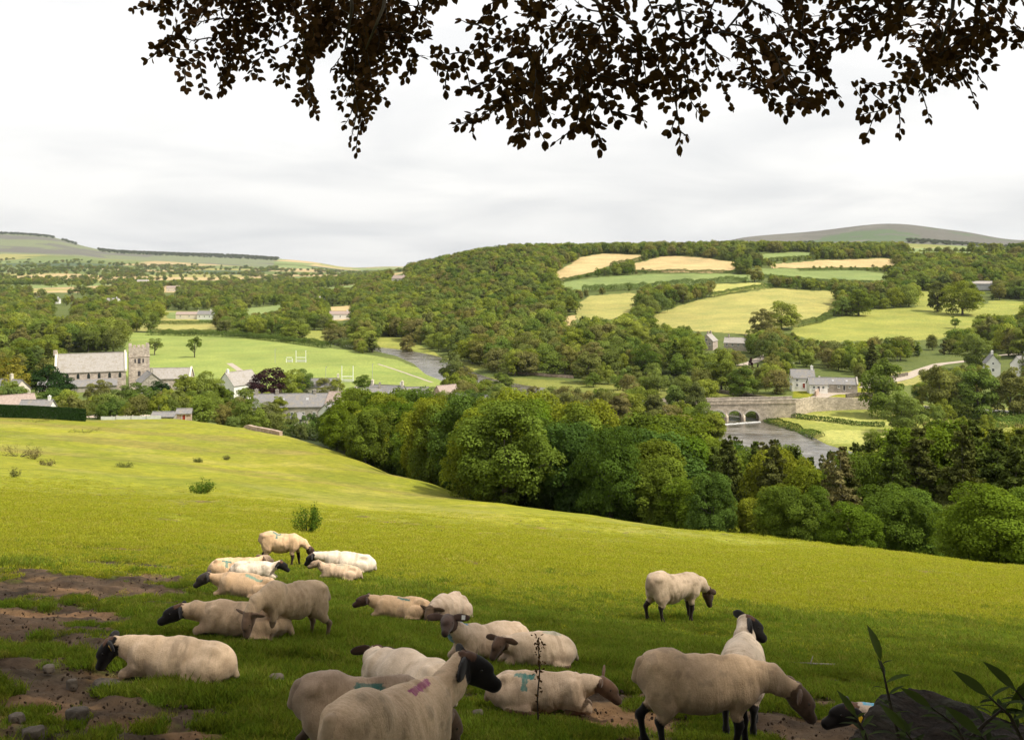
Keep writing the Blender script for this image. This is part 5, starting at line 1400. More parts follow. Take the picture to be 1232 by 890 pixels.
# bridge: deck height, arches in the river
def bridge():
    A = on(800, 336); B = on(944, 332)
    A = Vector((A.x - 2, A.y, 0)); B = Vector((B.x, B.y, 0))
    d = (B - A).normalized(); rz = math.atan2(d.y, d.x); Lb = (B - A).length
    r = empty('stone_bridge', (A.x, A.y, RIVER_Z), rz); tag(r, 'old grey stone bridge with round arches over the river', 'bridge')
    H0 = 5.0; hw = 3.6
    top = lambda x: H0 + 1.3 * (x / Lb)               # the deck climbs to the right bank
    # arch centres so that three openings stand between photo columns 858 and 925
    cs = [(c - CX) / FPX * 333 - A.x for c in (820,)]; cs = [((c - CX) / FPX * 331.5 - A.x) for c in (824.5, 844.5, 864.5, 884.5, 904.5)]
    rad = [2.4] * 5
    n = 12
    mb = MB()
    for s in (-1, 1):
        y = s * hw
        xs = -2.0
        prev = -3.0
        for c, rr in zip(cs, rad):
            # solid pier part up to the arch
            x0, x1 = c - rr, c + rr
            mb.face([(prev, y, -2.5), (x0, y, -2.5), (x0, y, top(x0)), (prev, y, top(prev))])
            for k in range(n):
                t0, t1 = math.pi * (1 - k / n), math.pi * (1 - (k + 1) / n)
                xa, za = c + rr * math.cos(t0), 1.0 + rr * math.sin(t0); xb, zb = c + rr * math.cos(t1), 1.0 + rr * math.sin(t1)
                mb.face([(xa, y, za), (xb, y, zb), (xb, y, top(xb)), (xa, y, top(xa))])
            prev = x1
        mb.face([(prev, y, -2.5), (Lb + 3, y, -2.5), (Lb + 3, y, top(Lb + 3)), (prev, y, top(prev))])
    for c, rr in zip(cs, rad):     # barrel
        pts = [(c - rr, -2.5)] + [(c + rr * math.cos(math.pi * (1 - k / n)), 1.0 + rr * math.sin(math.pi * (1 - k / n))) for k in range(n + 1)] + [(c + rr, -2.5)]
        for (xa, za), (xb, zb) in zip(pts, pts[1:]): mb.face([(xa, -hw, za), (xb, -hw, zb), (xb, hw, zb), (xa, hw, za)])
    mb.build('spandrel_wall', M['stone_bridge'], r)
    # arch rings and string course, standing proud
    for c, rr in zip(cs, rad):
        rb = MB()
        for s in (-1, 1):
            for k in range(n):
                t0, t1 = math.pi * (1 - k / n), math.pi * (1 - (k + 1) / n)
                q = []
                for t, ro in ((t0, rr), (t1, rr), (t1, rr + .5), (t0, rr + .5)): q.append((c + ro * math.cos(t), 1.0 + ro * math.sin(t)))
                y0, y1 = (s * (hw + .003), s * (hw + .14))
                for yy in (y0, y1): rb.face([(x, yy, z) for x, z in q])
                for i in range(4): rb.face([(q[i][0], y0, q[i][1]), (q[(i + 1) % 4][0], y0, q[(i + 1) % 4][1]), (q[(i + 1) % 4][0], y1, q[(i + 1) % 4][1]), (q[i][0], y1, q[i][1])])
        rb.build('arch_ring', M['render_cream'] if False else M['stone_pale'], r)
    for i in range(len(cs) - 1):   # cutwaters
        x = (cs[i] + cs[i + 1]) / 2; w = .75
        cb = MB(); cb.v = [(x - w, -hw - .004, -2.5), (x + w, -hw - .004, -2.5), (x, -hw - 1.5, -2.5), (x - w, -hw - .004, 1.6), (x + w, -hw - .004, 1.6), (x, -hw - 1.5, 1.2), (x, -hw - .004, 2.5)]
        cb.f = [[0, 2, 1], [0, 3, 5, 2], [2, 5, 4, 1], [3, 6, 5], [5, 6, 4], [0, 1, 4, 6, 3]]; cb.m = [0] * 6
        cb.build('cutwater', M['stone_bridge'], r)
    pb = MB()
    for s in (-1, 1):
        for (z0, z1, o0, o1) in ((-.25, 0, -.05, .16), (0.003, .95, -.35, .02), (.953, 1.1, -.41, .08)):
            x0, x1 = -3, Lb + 3
            ya, yb = s * (hw + o0), s * (hw + o1)
            n0 = len(pb.v)
            pb.v += [(x0, ya, top(x0) + z0), (x1, ya, top(x1) + z0), (x1, yb, top(x1) + z0), (x0, yb, top(x0) + z0), (x0, ya, top(x0) + z1), (x1, ya, top(x1) + z1), (x1, yb, top(x1) + z1), (x0, yb, top(x0) + z1)]
            for q in ((0, 3, 2, 1), (4, 5, 6, 7), (0, 1, 5, 4), (1, 2, 6, 5), (2, 3, 7, 6), (3, 0, 4, 7)): pb.f.append([n0 + i for i in q]); pb.m.append(0)
    pb.build('parapet', M['stone_bridge'], r)
    db = MB(); db.face([(-3, -hw + .4, top(-3) + .02), (Lb + 3, -hw + .4, top(Lb + 3) + .02), (Lb + 3, hw - .4, top(Lb + 3) + .02), (-3, hw - .4, top(-3) + .02)]); db.build('deck', M['tarmac'], r)
M['stone_pale'] = noisy('stone_pale', (0.42, 0.38, 0.33), (0.56, 0.51, 0.45), 2.5, 0.9, 0.4, 0.03)
bridge()
dz_ = -45.4
RD = lambda px, Y, z: ((px - CX) / FPX * Y, Y, z)
wall_strip([RD(945, 331, -46.0), RD(962, 333, -46.0), RD(978, 337, -45.9), RD(1005, 339, -46.3), RD(1050, 340, -46.9)], 1.15, .5, 'stone_bridge', 'stone wall running from the bridge parapet along the meadow side of the road')
strip('road', [(944, 480.5), (965, 482), (1000, 482), (1050, 485), (1100, 489), (1170, 493), (1240, 497)], 5.0, 'tarmac', 'grey road along the valley side', .12)
strip('lane', [(940, 481), (915, 477.5), (880, 473), (846, 467), (820, 463)], 4.0, 'tarmac', 'lane along the far riverbank', .1)
strip('yard', [(985, 478), (1000, 472), (1040, 474)], 6.0, 'gravel', 'pale yard in front of the white houses', .1)
strip('drive', [(890, 440), (905, 436), (918, 430), (925, 425)], 5.0, 'gravel', 'pale garden paths of the upper stone houses', .1)
strip('farm_track', [(1040, 467), (1065, 460), (1090, 455), (1106, 446), (1130, 438), (1165, 434), (1200, 428), (1240, 425)], 5.0, 'gravel', 'pale brown track climbing to the right', .12)
wall_strip([(848, 469.5), (880, 475), (915, 480), (938, 484)], 1.3, .5, 'stone_dark', 'dark stone wall along the lane on the far bank of the river')
wall_strip([(981, 477), (985, 473), (1018, 471)], 2.0, .6, 'stone_pink', 'pinkish retaining wall below the garden of the stone outbuilding')
wall_strip([(1018, 479), (1030, 477.5), (1050, 477)], 1.6, .6, 'stone_dark', 'dark retaining wall below the grass plot beside the yard')
wall_strip([(1036, 465), (1065, 458), (1092, 452)], 1.5, .5, 'stone_dark', 'dark red brown wall beside the climbing farm track')
wall_strip([(612, 449), (650, 452), (690, 455)], 1.2, .5, 'stone_pink', 'reddish brown wall at the foot of the hillside wood')
def weir():
    p0 = Vector(((853 - CX) / FPX * 320, 320, RIVER_Z)); p1 = Vector(((915 - CX) / FPX * 327.5, 327.5, RIVER_Z))
    mb = MB(); d = p1 - p0; n = 30; rg = random.Random(2)
    for i in range(n):
        a = p0 + d * i / n; b = p0 + d * (i + 1) / n
        mb.box((a.x, a.y - .5 + rg.uniform(-.3, .3), RIVER_Z - .5), (b.x - .02, a.y + .7, RIVER_Z + .16 + rg.uniform(-.05, .1)))
    o = mb.build('weir', M['foam']); tag(o, 'line of white water breaking below the bridge arches', None, None, 'structure')
M['foam'] = noisy('foam', (0.55, 0.55, 0.53), (0.85, 0.85, 0.84), 3, 0.6, 0.5, 0.05)
weir()

# --- pasture's top edge: clipped hedge, panel fence, patio
def crest(px, back=10):
    Y = np.arange(150, 235, 1.0); X = (px - CX) / FPX * Y; rr = HZ - FPX * height(X, Y) / Y
    return on(px, float(Y[int(np.argmin(rr))]) - back)
def clipped_hedge():
    a = crest(-12); b = crest(103)
    rg = np.random.default_rng(9); d = b - a; L_ = d.length; nx, ny = -d.y / L_, d.x / L_
    n = 26000; t = rg.random(n); f = rg.choice(3, n, p=[.5, .2, .3]); w, h = 1.5, 2.35
    u = rg.random(n); jx = (rg.random(n) - .5) * .12
    off = np.where(f == 0, -w / 2 + jx, np.where(f == 1, w / 2 + jx, (u - .5) * w)); zz = np.where(f == 2, h + jx, u * h)
    X = a.x + d.x * t + nx * off; Y = a.y + d.y * t + ny * off; Z = height(X, Y) - .1 + zz
    Nn = np.where((f == 2)[:, None], [0, 0, 1], np.where((f == 0)[:, None], [-nx, -ny, .2], [nx, ny, .2])) + rg.normal(size=(n, 3)) * .45
    P = np.stack([X - a.x, Y - a.y, Z - a.z], 1)
    V, F = leaf_quads(P, Nn, np.full(n, .17), rg)
    # ends
    o = link('clipped_hedge', mesh_np('clipped_hedge', V, F, M['leaf_dark'], {'tone': ('FACE', 'FLOAT', rg.random(n))})); o.location = a
    tag(o, 'long square clipped dark green hedge at the top of the pasture', 'hedge')
clipped_hedge()
def panels():
    a = crest(121); b = crest(194)
    for i in range(4):
        p = a.lerp(b, i / 4); q = a.lerp(b, (i + 1) / 4); d = (q - p); p.z = hgt(p.x, p.y)
        r = empty('fence_panel', p, math.atan2(d.y, d.x)); tag(r, ['white fence panel nearest the clipped hedge', 'second white fence panel from the clipped hedge', 'third white fence panel from the clipped hedge', 'white fence panel farthest from the clipped hedge'][i], 'fence panel', 'white fence panels at the top of the pasture')
        l_ = math.hypot(d.x, d.y)
        m_ = MB(); m_.box((.06, -.02, .08), (l_ - .03, .02, .80)); m_.build('board', M['board_white'], r)
        m_ = MB(); m_.box((0, -.05, -.3), (.055, .05, .88)); m_.build('post', M['bark'], r)
M['board_white'] = noisy('board_white', (0.55, 0.56, 0.57), (0.70, 0.71, 0.72), 1.5, 0.6)
panels()
strip('patio', [(104, 501), (150, 501.5), (205, 501)], 7.0, 'patio', 'pinkish paved terrace behind the fence panels', .06, ymin=120)
# teal van, white cars
def car(name, label, loc, rz, body, van=False, s=1.0, cat='car'):
    r = empty(name, loc, R(rz), s); tag(r, label, cat)
    prof = [(-2.1, .35), (-2.15, .75), (-1.95, 1.0), (-1.5, 1.05), (-1.1, 1.42), (.3, 1.45), (.95, 1.0), (1.9, .88), (2.1, .65), (2.1, .35)] if not van else [(-2.3, .4), (-2.3, 1.9), (-2.2, 2.0), (1.2, 2.0), (1.7, 1.25), (2.3, 1.05), (2.35, .4)]
    m_ = MB(); m_.prism(prof, -.82, .82); o = m_.build('body', body, r)
    bv = o.modifiers.new('soft', 'BEVEL'); bv.width = .07; bv.segments = 2
    g = MB()
    if not van:
        for s_ in (-1, 1): g.prism([(-1.4, 1.06), (-1.05, 1.36), (.22, 1.38), (.75, 1.04)], s_ * .826, s_ * .84)
        g.v += [(.38, -.7, 1.43), (.38, .7, 1.43), (.93, .75, 1.05), (.93, -.75, 1.05)]; g.f.append([len(g.v) - 4 + i for i in range(4)]); g.m.append(0)
        g.v = [(x + (.02 if i >= len(g.v) - 4 else 0), y, z + (.02 if i >= len(g.v) - 4 else 0)) for i, (x, y, z) in enumerate(g.v)]
    else:
        for s_ in (-1, 1): g.prism([(.5, 1.25), (.5, 1.8), (1.1, 1.8), (1.5, 1.25)], s_ * .826, s_ * .84)
    g.build('window', M['glass_dark'], r)
    for x in (-1.3, 1.35):
        for s_ in (-1, 1):
            w = MB(); w.tube([(x, s_ * .68, .32), (x, s_ * .86, .32)], .32, 14); wo = w.build('wheel', M['tyre'], r)
            w = MB(); w.tube([(x, s_ * .861, .32), (x, s_ * .875, .32)], .19, 12); w.build('rim', M['lead'], wo)
    for s_ in (-1, 1):
        w = MB(); w.box((2.08, s_ * .6 - .15, .62), (2.14, s_ * .6 + .15, .76)); w.build('headlight', M['frame_white'], r)
M['tyre'] = noisy('tyre', (.015, .015, .015), (.03, .03, .03), 8, .8)
M['paint_white'] = (lambda mn: (finish(mn[1], (.75, .76, .78), .3, spec=.5), mn[0])[1])(mat('paint_white'))
M['paint_teal'] = (lambda mn: (finish(mn[1], (.02, .22, .17), .35, spec=.5), mn[0])[1])(mat('paint_teal'))
car('parked_van', 'small teal green van parked behind the grey shed at the pasture top', on(197, 238, .1), 0, M['paint_teal'], True, 1.0, 'van')
car('parked_car', 'white car parked leftmost beside the lane below the garden', on(926, 350, .15), 10, M['paint_white'])
car('parked_car', 'white car parked right behind the leftmost one beside the lane', on(936.5, 353, .15), -170, M['paint_white'])
car('parked_car', 'white car half hidden by shrubs in front of the white houses', on(976, 358, .15), 80, M['paint_white'])

# --- playing field: two pairs of goalposts, small goal, net poles
M['post_white'] = noisy('post_white', (.78, .78, .76), (.84, .84, .82), 5, .5)
def goal(name, px, row, w, h, label, rz=0):
    p = at(px, row, 390); r = empty(name, p, R(rz)); tag(r, label, 'goal')
    for s in (-1, 1):
        m_ = MB(); m_.tube([(s * w / 2, 0, -.3), (s * w / 2, 0, h)], .16, 8); m_.build('upright', M['post_white'], r)
    m_ = MB(); m_.tube([(-w / 2 + .08, 0, 2.5), (w / 2 - .08, 0, 2.5)], .14, 8); m_.build('crossbar', M['post_white'], r)
    m_ = MB()
    for s in (-1, 1): m_.tube([(s * w / 2, .1, 2.4), (s * w / 2, 1.6, 1.2), (s * w / 2, 1.9, 0)], .05, 5)
    m_.box((-w / 2, 1.85, 0), (w / 2, 1.9, 1.3)); m_.build('net', M['net'], r)
def netmat():
    m, nt = mat('goal_net'); tcn = objco(nt)
    ck = nt.nodes.new('ShaderNodeBsdfTransparent'); d = nt.nodes.new('ShaderNodeBsdfDiffuse'); d.inputs[0].default_value = (.7, .7, .68, 1)
    mx = nt.nodes.new('ShaderNodeMixShader'); mx.inputs[0].default_value = .45; o = nt.nodes.new('ShaderNodeOutputMaterial')
    L(nt, ck.outputs[0], mx.inputs[1]); L(nt, d.outputs[0], mx.inputs[2]); L(nt, mx.outputs[0], o.inputs[0]); return m
M['net'] = netmat()
goal('goalposts', 362, 436, 5.0, 6.2, 'far white H shaped goalposts in the middle of the playing field')
goal('goalposts', 418, 460, 4.8, 7.0, 'near white H shaped goalposts at the village end of the playing field')
goal('training_goal', 348, 436, 3.0, 2.0, 'small white training goal left of the far goalposts')
for px, row, h, lab in [(331, 437, 7, 'thin grey pole left of the far goalposts'), (392, 462, 7, 'thin grey pole left of the near goalposts'), (448, 461, 8, 'thin grey pole right of the near goalposts'), (511, 449, 7, 'thin dark pole at the river corner of the playing field')]:
    p = at(px, row, 390); m_ = MB(); m_.tube([(0, 0, -.3), (0, 0, h)], .09, 6); m_.box((-.02, -.02, h), (.5, .02, h + .25)); o = m_.build('field_pole', M['lead']); o.location = p; tag(o, lab, 'pole')
# field worn path
strip('path', [(276, 437), (285, 443), (292, 448)], 3.0, 'gravel', 'worn earth path across the playing field', .05, ymin=390)
strip('path', [(455, 438), (480, 446), (520, 460)], 1.4, 'gravel', 'worn line along the riverside of the playing field', .05, ymin=390)
# gnarled bank at the pasture's left top
wall_strip([(286, 513), (300, 516), (318, 520), (338, 524)], .8, .7, 'stone_pink', 'tumbled pinkish stone wall at the lower corner of the pasture', ymin=120)

def haze():
    m, nt = mat('haze')
    v = nt.nodes.new('ShaderNodeVolumePrincipled'); v.inputs['Color'].default_value = (.84, .91, 1.0, 1); v.inputs['Density'].default_value = 2.7e-5; v.inputs['Anisotropy'].default_value = .3
    o = nt.nodes.new('ShaderNodeOutputMaterial'); L(nt, v.outputs[0], o.inputs['Volume'])
    mb = MB(); mb.box((-9500, -12600, -62), (9500, 12600, 420)); ob = mb.build('haze', m); tag(ob, 'thin summer haze over the valley', None, None, 'stuff')
haze()
# ---------------------------------------------------------------- sheep
def wool_mat():
    m, nt = mat('fleece_and_hide')
    ca = N(nt, 'ShaderNodeAttribute', attribute_name='coat')
    fl = N(nt, 'ShaderNodeAttribute', attribute_name='woolly')
    tc = objco(nt)
    f1 = noise(nt, 70, 4, 0.7, tc); f2 = noise(nt, 9, 5, 0.6, tc)
    mp = nt.nodes.new('ShaderNodeMapping'); mp.inputs['Scale'].default_value = (34, 6, 9); L(nt, tc, mp.inputs['Vector'])
    f3 = noise(nt, 1.0, 3, 0.5, mp.outputs[0], 0.8)
    c = mixc(nt, 1.0, ca.outputs['Color'], ramp(nt, f1, [(0.3, (0.88, 0.86, 0.84)), (0.7, (1.10, 1.10, 1.10))]), 'MULTIPLY')
    c = mixc(nt, 1.0, c, ramp(nt, f2, [(0.3, (0.84, 0.81, 0.77)), (0.7, (1.10, 1.10, 1.10))]), 'MULTIPLY')
    a = nt.nodes.new('ShaderNodeMath'); a.operation = 'MULTIPLY_ADD'; L(nt, f3, a.inputs[0]); a.inputs[1].default_value = 1.5; L(nt, f1, a.inputs[2])
    b = nt.nodes.new('ShaderNodeMath'); b.operation = 'MULTIPLY'; L(nt, a.outputs[0], b.inputs[0]); L(nt, fl.outputs['Fac'], b.inputs[1])
    p = finish(nt, c, 0.88, b.outputs[0], 0.45, 0.012, 0.1)
    p.inputs['Sheen Weight'].default_value = 0.15; p.inputs['Sheen Roughness'].default_value = 0.5
    return m
M['sheep'] = wool_mat()
M['eye'] = (lambda mn: (finish(mn[1], (.012, .008, .005), .08, spec=.8), mn[0])[1])(mat('eye'))
M['tag_yellow'] = (lambda mn: (finish(mn[1], (.85, .50, .02), .45), mn[0])[1])(mat('tag_yellow'))
M['tag_white'] = (lambda mn: (finish(mn[1], (.75, .74, .70), .45), mn[0])[1])(mat('tag_white'))
BLACK = (.013, .011, .011); DKBROWN = (.040, .022, .015); BROWN = (.13, .085, .055); TANF = (.30, .215, .15)
def sm_sdf(P, prims, k=0.015):
    D = []
    for pr in prims:
        if pr[0] == 'c':
            _, a, ra, b, rb, tg = pr
            a = np.array(a); b = np.array(b); ab = b - a
            t = np.clip(((P - a) @ ab) / max(ab @ ab, 1e-9), 0, 1)
            D.append(np.linalg.norm(P - a - t[:, None] * ab, axis=1) - (ra + (rb - ra) * t))
        else:
            _, c, r, Rm, tg = pr
            q = (P - np.array(c)) @ Rm          # to the ellipsoid's own frame
            r = np.array(r)
            k0 = np.linalg.norm(q / r, axis=1); k1 = np.linalg.norm(q / (r * r), axis=1)
            D.append(np.where(k0 < 1e-5, -r.min(), k0 * (k0 - 1) / np.maximum(k1, 1e-6)))
    D = np.array(D)
    m = D.min(0)
    return m - k * np.log(np.exp(-(D - m) / k).sum(0)), D
def rotm(yaw, pitch, roll=0):
    """columns: forward, left, up"""
    M_ = Matrix.Rotation(yaw, 3, 'Z') @ Matrix.Rotation(-pitch, 3, 'Y') @ Matrix.Rotation(roll, 3, 'X')
    return np.array(M_)
def V3(*a): return np.array(a, float)

def sheep(label, px, row, heading, pose='lie', scale=1.0, neck=(25, 0), nlen=.30, head=(-10, 0), face=BLACK, legs=None, wool=(.56, .44, .33), white=0.0, mark=None, eartag=None, ears=1.0, dx=0.0, dy=0.0, seed=0, group=None, loc=None, fat=.94, shank=True, stretch=None, hs=1.16):
    p = loc if loc is not None else at(px, row)
    p = Vector((p.x + dx, p.y + dy, 0)); p.z = hgt(p.x, p.y)
    rz = R(heading); rg = np.random.default_rng(seed + 900)
    e = 0.5
    gx_w = (hgt(p.x + e, p.y) - hgt(p.x - e, p.y)) / (2 * e); gy_w = (hgt(p.x, p.y + e) - hgt(p.x, p.y - e)) / (2 * e)
    gx = gx_w * math.cos(rz) + gy_w * math.sin(rz); gy = -gx_w * math.sin(rz) + gy_w * math.cos(rz)
    legc = legs if legs is not None else face
    I3 = np.eye(3); pr = []
    f = fat
    if pose == 'stand':
        sh = lambda x, y: gx * x * 0.9
        foot = lambda x, y: gx * x + gy * y
        T = lambda x, y, z: (x, y, z + sh(x, y))
        Fp = lambda x, y, z: (x, y, z + foot(x, y))
        pr += [('e', T(-.31, 0, .635), (.26, .185 * f, .225), I3, 'w'), ('e', T(-.02, 0, .585), (.37, .225 * f, .235 * f), I3, 'w'), ('e', T(.27, 0, .615), (.23, .175 * f, .225), I3, 'w'),
               ('e', T(.05, 0, .70), (.46, .07, .125), I3, 'w'), ('e', T(-.45, 0, .65), (.12, .13, .15), I3, 'w'), ('e', T(-.40, .10, .75), (.09, .05, .05), I3, 'w'), ('e', T(-.40, -.10, .75), (.09, .05, .05), I3, 'w'), ('e', T(.30, .11, .60), (.13, .08, .18), I3, 'w'), ('e', T(.30, -.11, .60), (.13, .08, .18), I3, 'w'), ('e', T(-.08, 0, .50), (.26, .17, .17), I3, 'w')]
        nb = V3(*T(.40, 0, .70)); nr = .135
        for s in (-1, 1):
            st = 0.05 * s
            pr += [('c', T(.31, s * .10, .52), .085, T(.31 + st, s * .115, .38), .052, 'w'), ('c', T(.31 + st, s * .115, .38), .046, Fp(.33 + st, s * .11, .27), .034, 'l'),
                   ('c', Fp(.33 + st, s * .11, .27), .032, Fp(.32 + st * 1.5, s * .11, .07), .023, 'l'), ('c', Fp(.33 + st * 1.5, s * .11, .065), .028, Fp(.36 + st * 1.5, s * .11, .022), .030, 'l')]
            sb = -0.06 * s
            pr += [('e', T(-.36, s * .115, .52), (.15, .085, .19), I3, 'w'), ('c', T(-.34, s * .13, .44), .085, T(-.40 + sb * .6, s * .13, .34), .050, 'w'),
                   ('c', T(-.40 + sb * .6, s * .13, .34), .042, Fp(-.46 + sb, s * .125, .27), .032, 'l'), ('c', Fp(-.46 + sb, s * .125, .27), .031, Fp(-.43 + sb, s * .12, .07), .023, 'l'),
                   ('c', Fp(-.42 + sb, s * .12, .065), .028, Fp(-.39 + sb, s * .12, .022), .030, 'l')]
        pr += [('c', T(-.54, 0, .74), .04, T(-.585, 0, .60), .032, 't')]
    else:
        T = lambda x, y, z: (x, y, z + gx * x + gy * y)
        pr += [('e', T(-.29, -.02, .215), (.30, .245 * f, .225 * f), I3, 'w'), ('e', T(.02, 0, .225), (.36, .245 * f, .235 * f), I3, 'w'), ('e', T(.29, 0, .25), (.23, .185 * f, .215), I3, 'w'),
               ('e', T(-.02, -.01, .345), (.42, .07, .12), I3, 'w'), ('e', T(-.36, .09, .36), (.10, .05, .06), I3, 'w'), ('e', T(-.36, -.11, .36), (.10, .05, .06), I3, 'w'), ('e', T(.33, .12, .24), (.13, .08, .16), I3, 'w'), ('e', T(.33, -.12, .24), (.13, .08, .16), I3, 'w')]
        nb = V3(*T(.40, 0, .32)); nr = .135
        for s in (-1, 1):
            pr += [('e', T(-.26, s * .19, .15), (.20, .09, .145), rotm(0, R(-12)), 'w')]
            pr += [('c', T(.38, s * .12, .16), .075, T(.52, s * .115, .075), .048, 'w'), ('c', T(.52, s * .115, .07), .042, T(.37, s * .14, .035), .027, 'l'), ('c', T(.37, s * .14, .035), .026, T(.30, s * .15, .028), .026, 'l')]
            pr += [('c', T(-.14, s * .27, .075), .045, T(-.34, s * .25, .05), .036, 'w'), ('c', T(-.34, s * .27, .04), .03, T(-.08, s * .31, .03), .024, 'l'), ('c', T(-.08, s * .31, .03), .026, T(-.02, s * .315, .025), .028, 'l')]
        if stretch:     # one foreleg out in front
            s = stretch
            pr += [('c', T(.40, s * .13, .13), .06, T(.62, s * .16, .06), .04, 'w'), ('c', T(.62, s * .16, .06), .034, T(.80, s * .17, .03), .026, 'l')]
        pr += [('c', T(-.55, 0, .22), .04, T(-.60, 0, .12), .03, 't')]
    # neck: two bones, then the head
    npit, nyaw = R(neck[0]), R(neck[1])
    d1 = rotm(nyaw * .5, npit * .6)[:, 0]; d2 = rotm(nyaw, npit)[:, 0]
    n1 = nb + d1 * nlen * .45; n2 = n1 + d2 * nlen * .55
    pr += [('c', nb - V3(.12, 0, .03), nr * 1.15, n1, .105, 'n'), ('c', n1, .105, n2, .076, 'n')]
    hp, hy = R(head[0]), R(head[1])
    H = rotm(hy, hp); fw, lf, up = H[:, 0], H[:, 1], H[:, 2]
    hc = n2 + fw * .035 * hs
    hm0 = len(pr)
    pr += [('e', hc + fw * .02, (.098, .064, .074), H, 'h'), ('c', hc + fw * .06 - up * .010, .054, hc + fw * .195 - up * .042, .034, 'h'), ('c', hc + fw * .03 - up * .045, .040, hc + fw * .185 - up * .064, .024, 'h'),
           ('e', hc + fw * .07 + up * .030, (.080, .040, .034), H, 'h')]
    eb = {}
    for s in (-1, 1):
        side = lf * s
        dr = side * .93 - up * .28 * ears - fw * .12
        dr /= np.linalg.norm(dr)
        nn = fw * .75 + up * .35; nn -= (nn @ dr) * dr; nn /= np.linalg.norm(nn)
        E_ = np.stack([dr, np.cross(nn, dr), nn], 1)
        c0 = hc - fw * .035 + up * .045 + side * .058 + dr * .085
        pr += [('e', c0, (.092, .040, .015), E_, 'h')]
        eb[s] = (c0, E_)
    for i in range(hm0, len(pr)):       # the head at its own size
        q = pr[i]
        if q[0] == 'c': pr[i] = ('c', tuple(hc + (np.array(q[1]) - hc) * hs), q[2] * hs, tuple(hc + (np.array(q[3]) - hc) * hs), q[4] * hs, q[5])
        else: pr[i] = ('e', tuple(hc + (np.array(q[1]) - hc) * hs), tuple(v * hs for v in q[2]), q[3], q[4])
    eb = {k: (hc + (v[0] - hc) * hs, v[1]) for k, v in eb.items()}
    # a coarse hull of the pieces, remeshed to one skin, then drawn on to the blended surface
    bm = bmesh.new()
    for q in pr:
        if q[0] == 'c':
            a, ra, b, rb = Vector(q[1]), q[2], Vector(q[3]), q[4]
            n = max(2, int((b - a).length / (min(ra, rb) * .7)) + 1)
            for i in range(n):
                t = i / (n - 1); c = a.lerp(b, t)
                bmesh.ops.create_icosphere(bm, subdivisions=2, radius=ra + (rb - ra) * t, matrix=Matrix.Translation(c))
        else:
            c, r_, Rm = q[1], q[2], Matrix([list(x) for x in q[3]]).to_4x4()
            bmesh.ops.create_icosphere(bm, subdivisions=3, radius=1.0, matrix=Matrix.Translation(Vector(c)) @ Rm @ Matrix.Diagonal((r_[0], r_[1], r_[2], 1)))
    me = bpy.data.meshes.new('tmp'); bm.to_mesh(me); bm.free()
    tmp = bpy.data.objects.new('tmp', me); COL.objects.link(tmp)
    rm = tmp.modifiers.new('r', 'REMESH'); rm.mode = 'VOXEL'; rm.voxel_size = .0125 if scale * 12 / p.y > .9 else .015
    dg = bpy.context.evaluated_depsgraph_get(); ev = tmp.evaluated_get(dg); m2 = bpy.data.meshes.new_from_object(ev)
    bpy.data.objects.remove(tmp); bpy.data.meshes.remove(me)
    n = len(m2.vertices); co = np.empty(n * 3, np.float32); m2.vertices.foreach_get('co', co); P = co.reshape(-1, 3).astype(float)
    for it in range(4):
        s0, D = sm_sdf(P, pr)
        h_ = .002; g = np.zeros_like(P)
        for ax in range(3):
            dd = np.zeros(3); dd[ax] = h_
            g[:, ax] = (sm_sdf(P + dd, pr)[0] - s0) / h_
        g /= np.maximum(np.linalg.norm(g, axis=1, keepdims=True), 1e-6)
        P -= g * np.clip(s0, -.02, .02)[:, None] * .9
    s0, D = sm_sdf(P, pr)
    tags = np.array([q[-1] for q in pr]); own = tags[D.argmin(0)]
    # folds and hollows of a shorn fleece
    body = (own == 'w') | (own == 'n') | (own == 't')
    fold = np.zeros(n)
    sp = seed * 3.7
    fold += (fbm(P[:, 0] * 5 + sp, P[:, 2] * 4 + np.abs(P[:, 1]) * 2, 81, 3) - .5) * .055
    fold += (vnoise(P[:, 0] * 26 + sp + fbm(P[:, 2] * 5, P[:, 0] * 3, 83, 2) * 5, P[:, 2] * 5 + P[:, 1] * 3, 82) - .5) * .011 * (own != 't')
    if pose == 'stand': fold += np.where((P[:, 0] > .25) & (own == 'w'), .0, 0)
    P += g * (fold * body)[:, None]
    # colours of the coat
    W0 = np.array(wool); base = np.array(wool) * (1 - white) + np.array((.76, .68, .57)) * white
    col = np.tile(base, (n, 1))
    z = P[:, 2] - (gx * P[:, 0])
    zt = .86 if pose == 'stand' else .46
    # grey-brown dirt on belly, hocks and rump
    lowm = 1 - sstep(.35 * zt, .75 * zt, z + (fbm(P[:, 0] * 6 + sp, P[:, 2] * 6, 84, 3) - .5) * .25)
    dirt = lowm * (.50 if white < .5 else .25)
    rump = sstep(.38, .56, -P[:, 0] + (fbm(P[:, 1] * 7 + sp, P[:, 2] * 7, 85, 3) - .5) * .2) * .45 * (pose == 'stand')
    dirt = np.maximum(dirt, rump)[:, None]
    col = col * (1 - dirt) + np.array((.24, .165, .11)) * dirt
    st = sstep(.60, .72, fbm(P[:, 0] * 11 + sp, P[:, 2] * 11 + P[:, 1] * 8, 86, 4))[:, None] * .45
    col = col * (1 - st) + np.array((.30, .22, .15)) * st
    hd = np.array(face); lg = np.array(legc)
    dist_h = (P - hc) @ fw
    ish = (own == 'h') | ((own == 'n') & (dist_h + (fbm(P[:, 1] * 20, P[:, 2] * 20 + sp, 87, 3) - .5) * .10 > -.075) & (np.linalg.norm(P - hc, axis=1) < .135))
    hn = .7 + .6 * fbm(P[:, 0] * 25 + sp, P[:, 2] * 25, 88, 3)[:, None]
    muz = sstep(.10, .20, dist_h)[:, None] * (1 if sum(face) > .1 else 0)
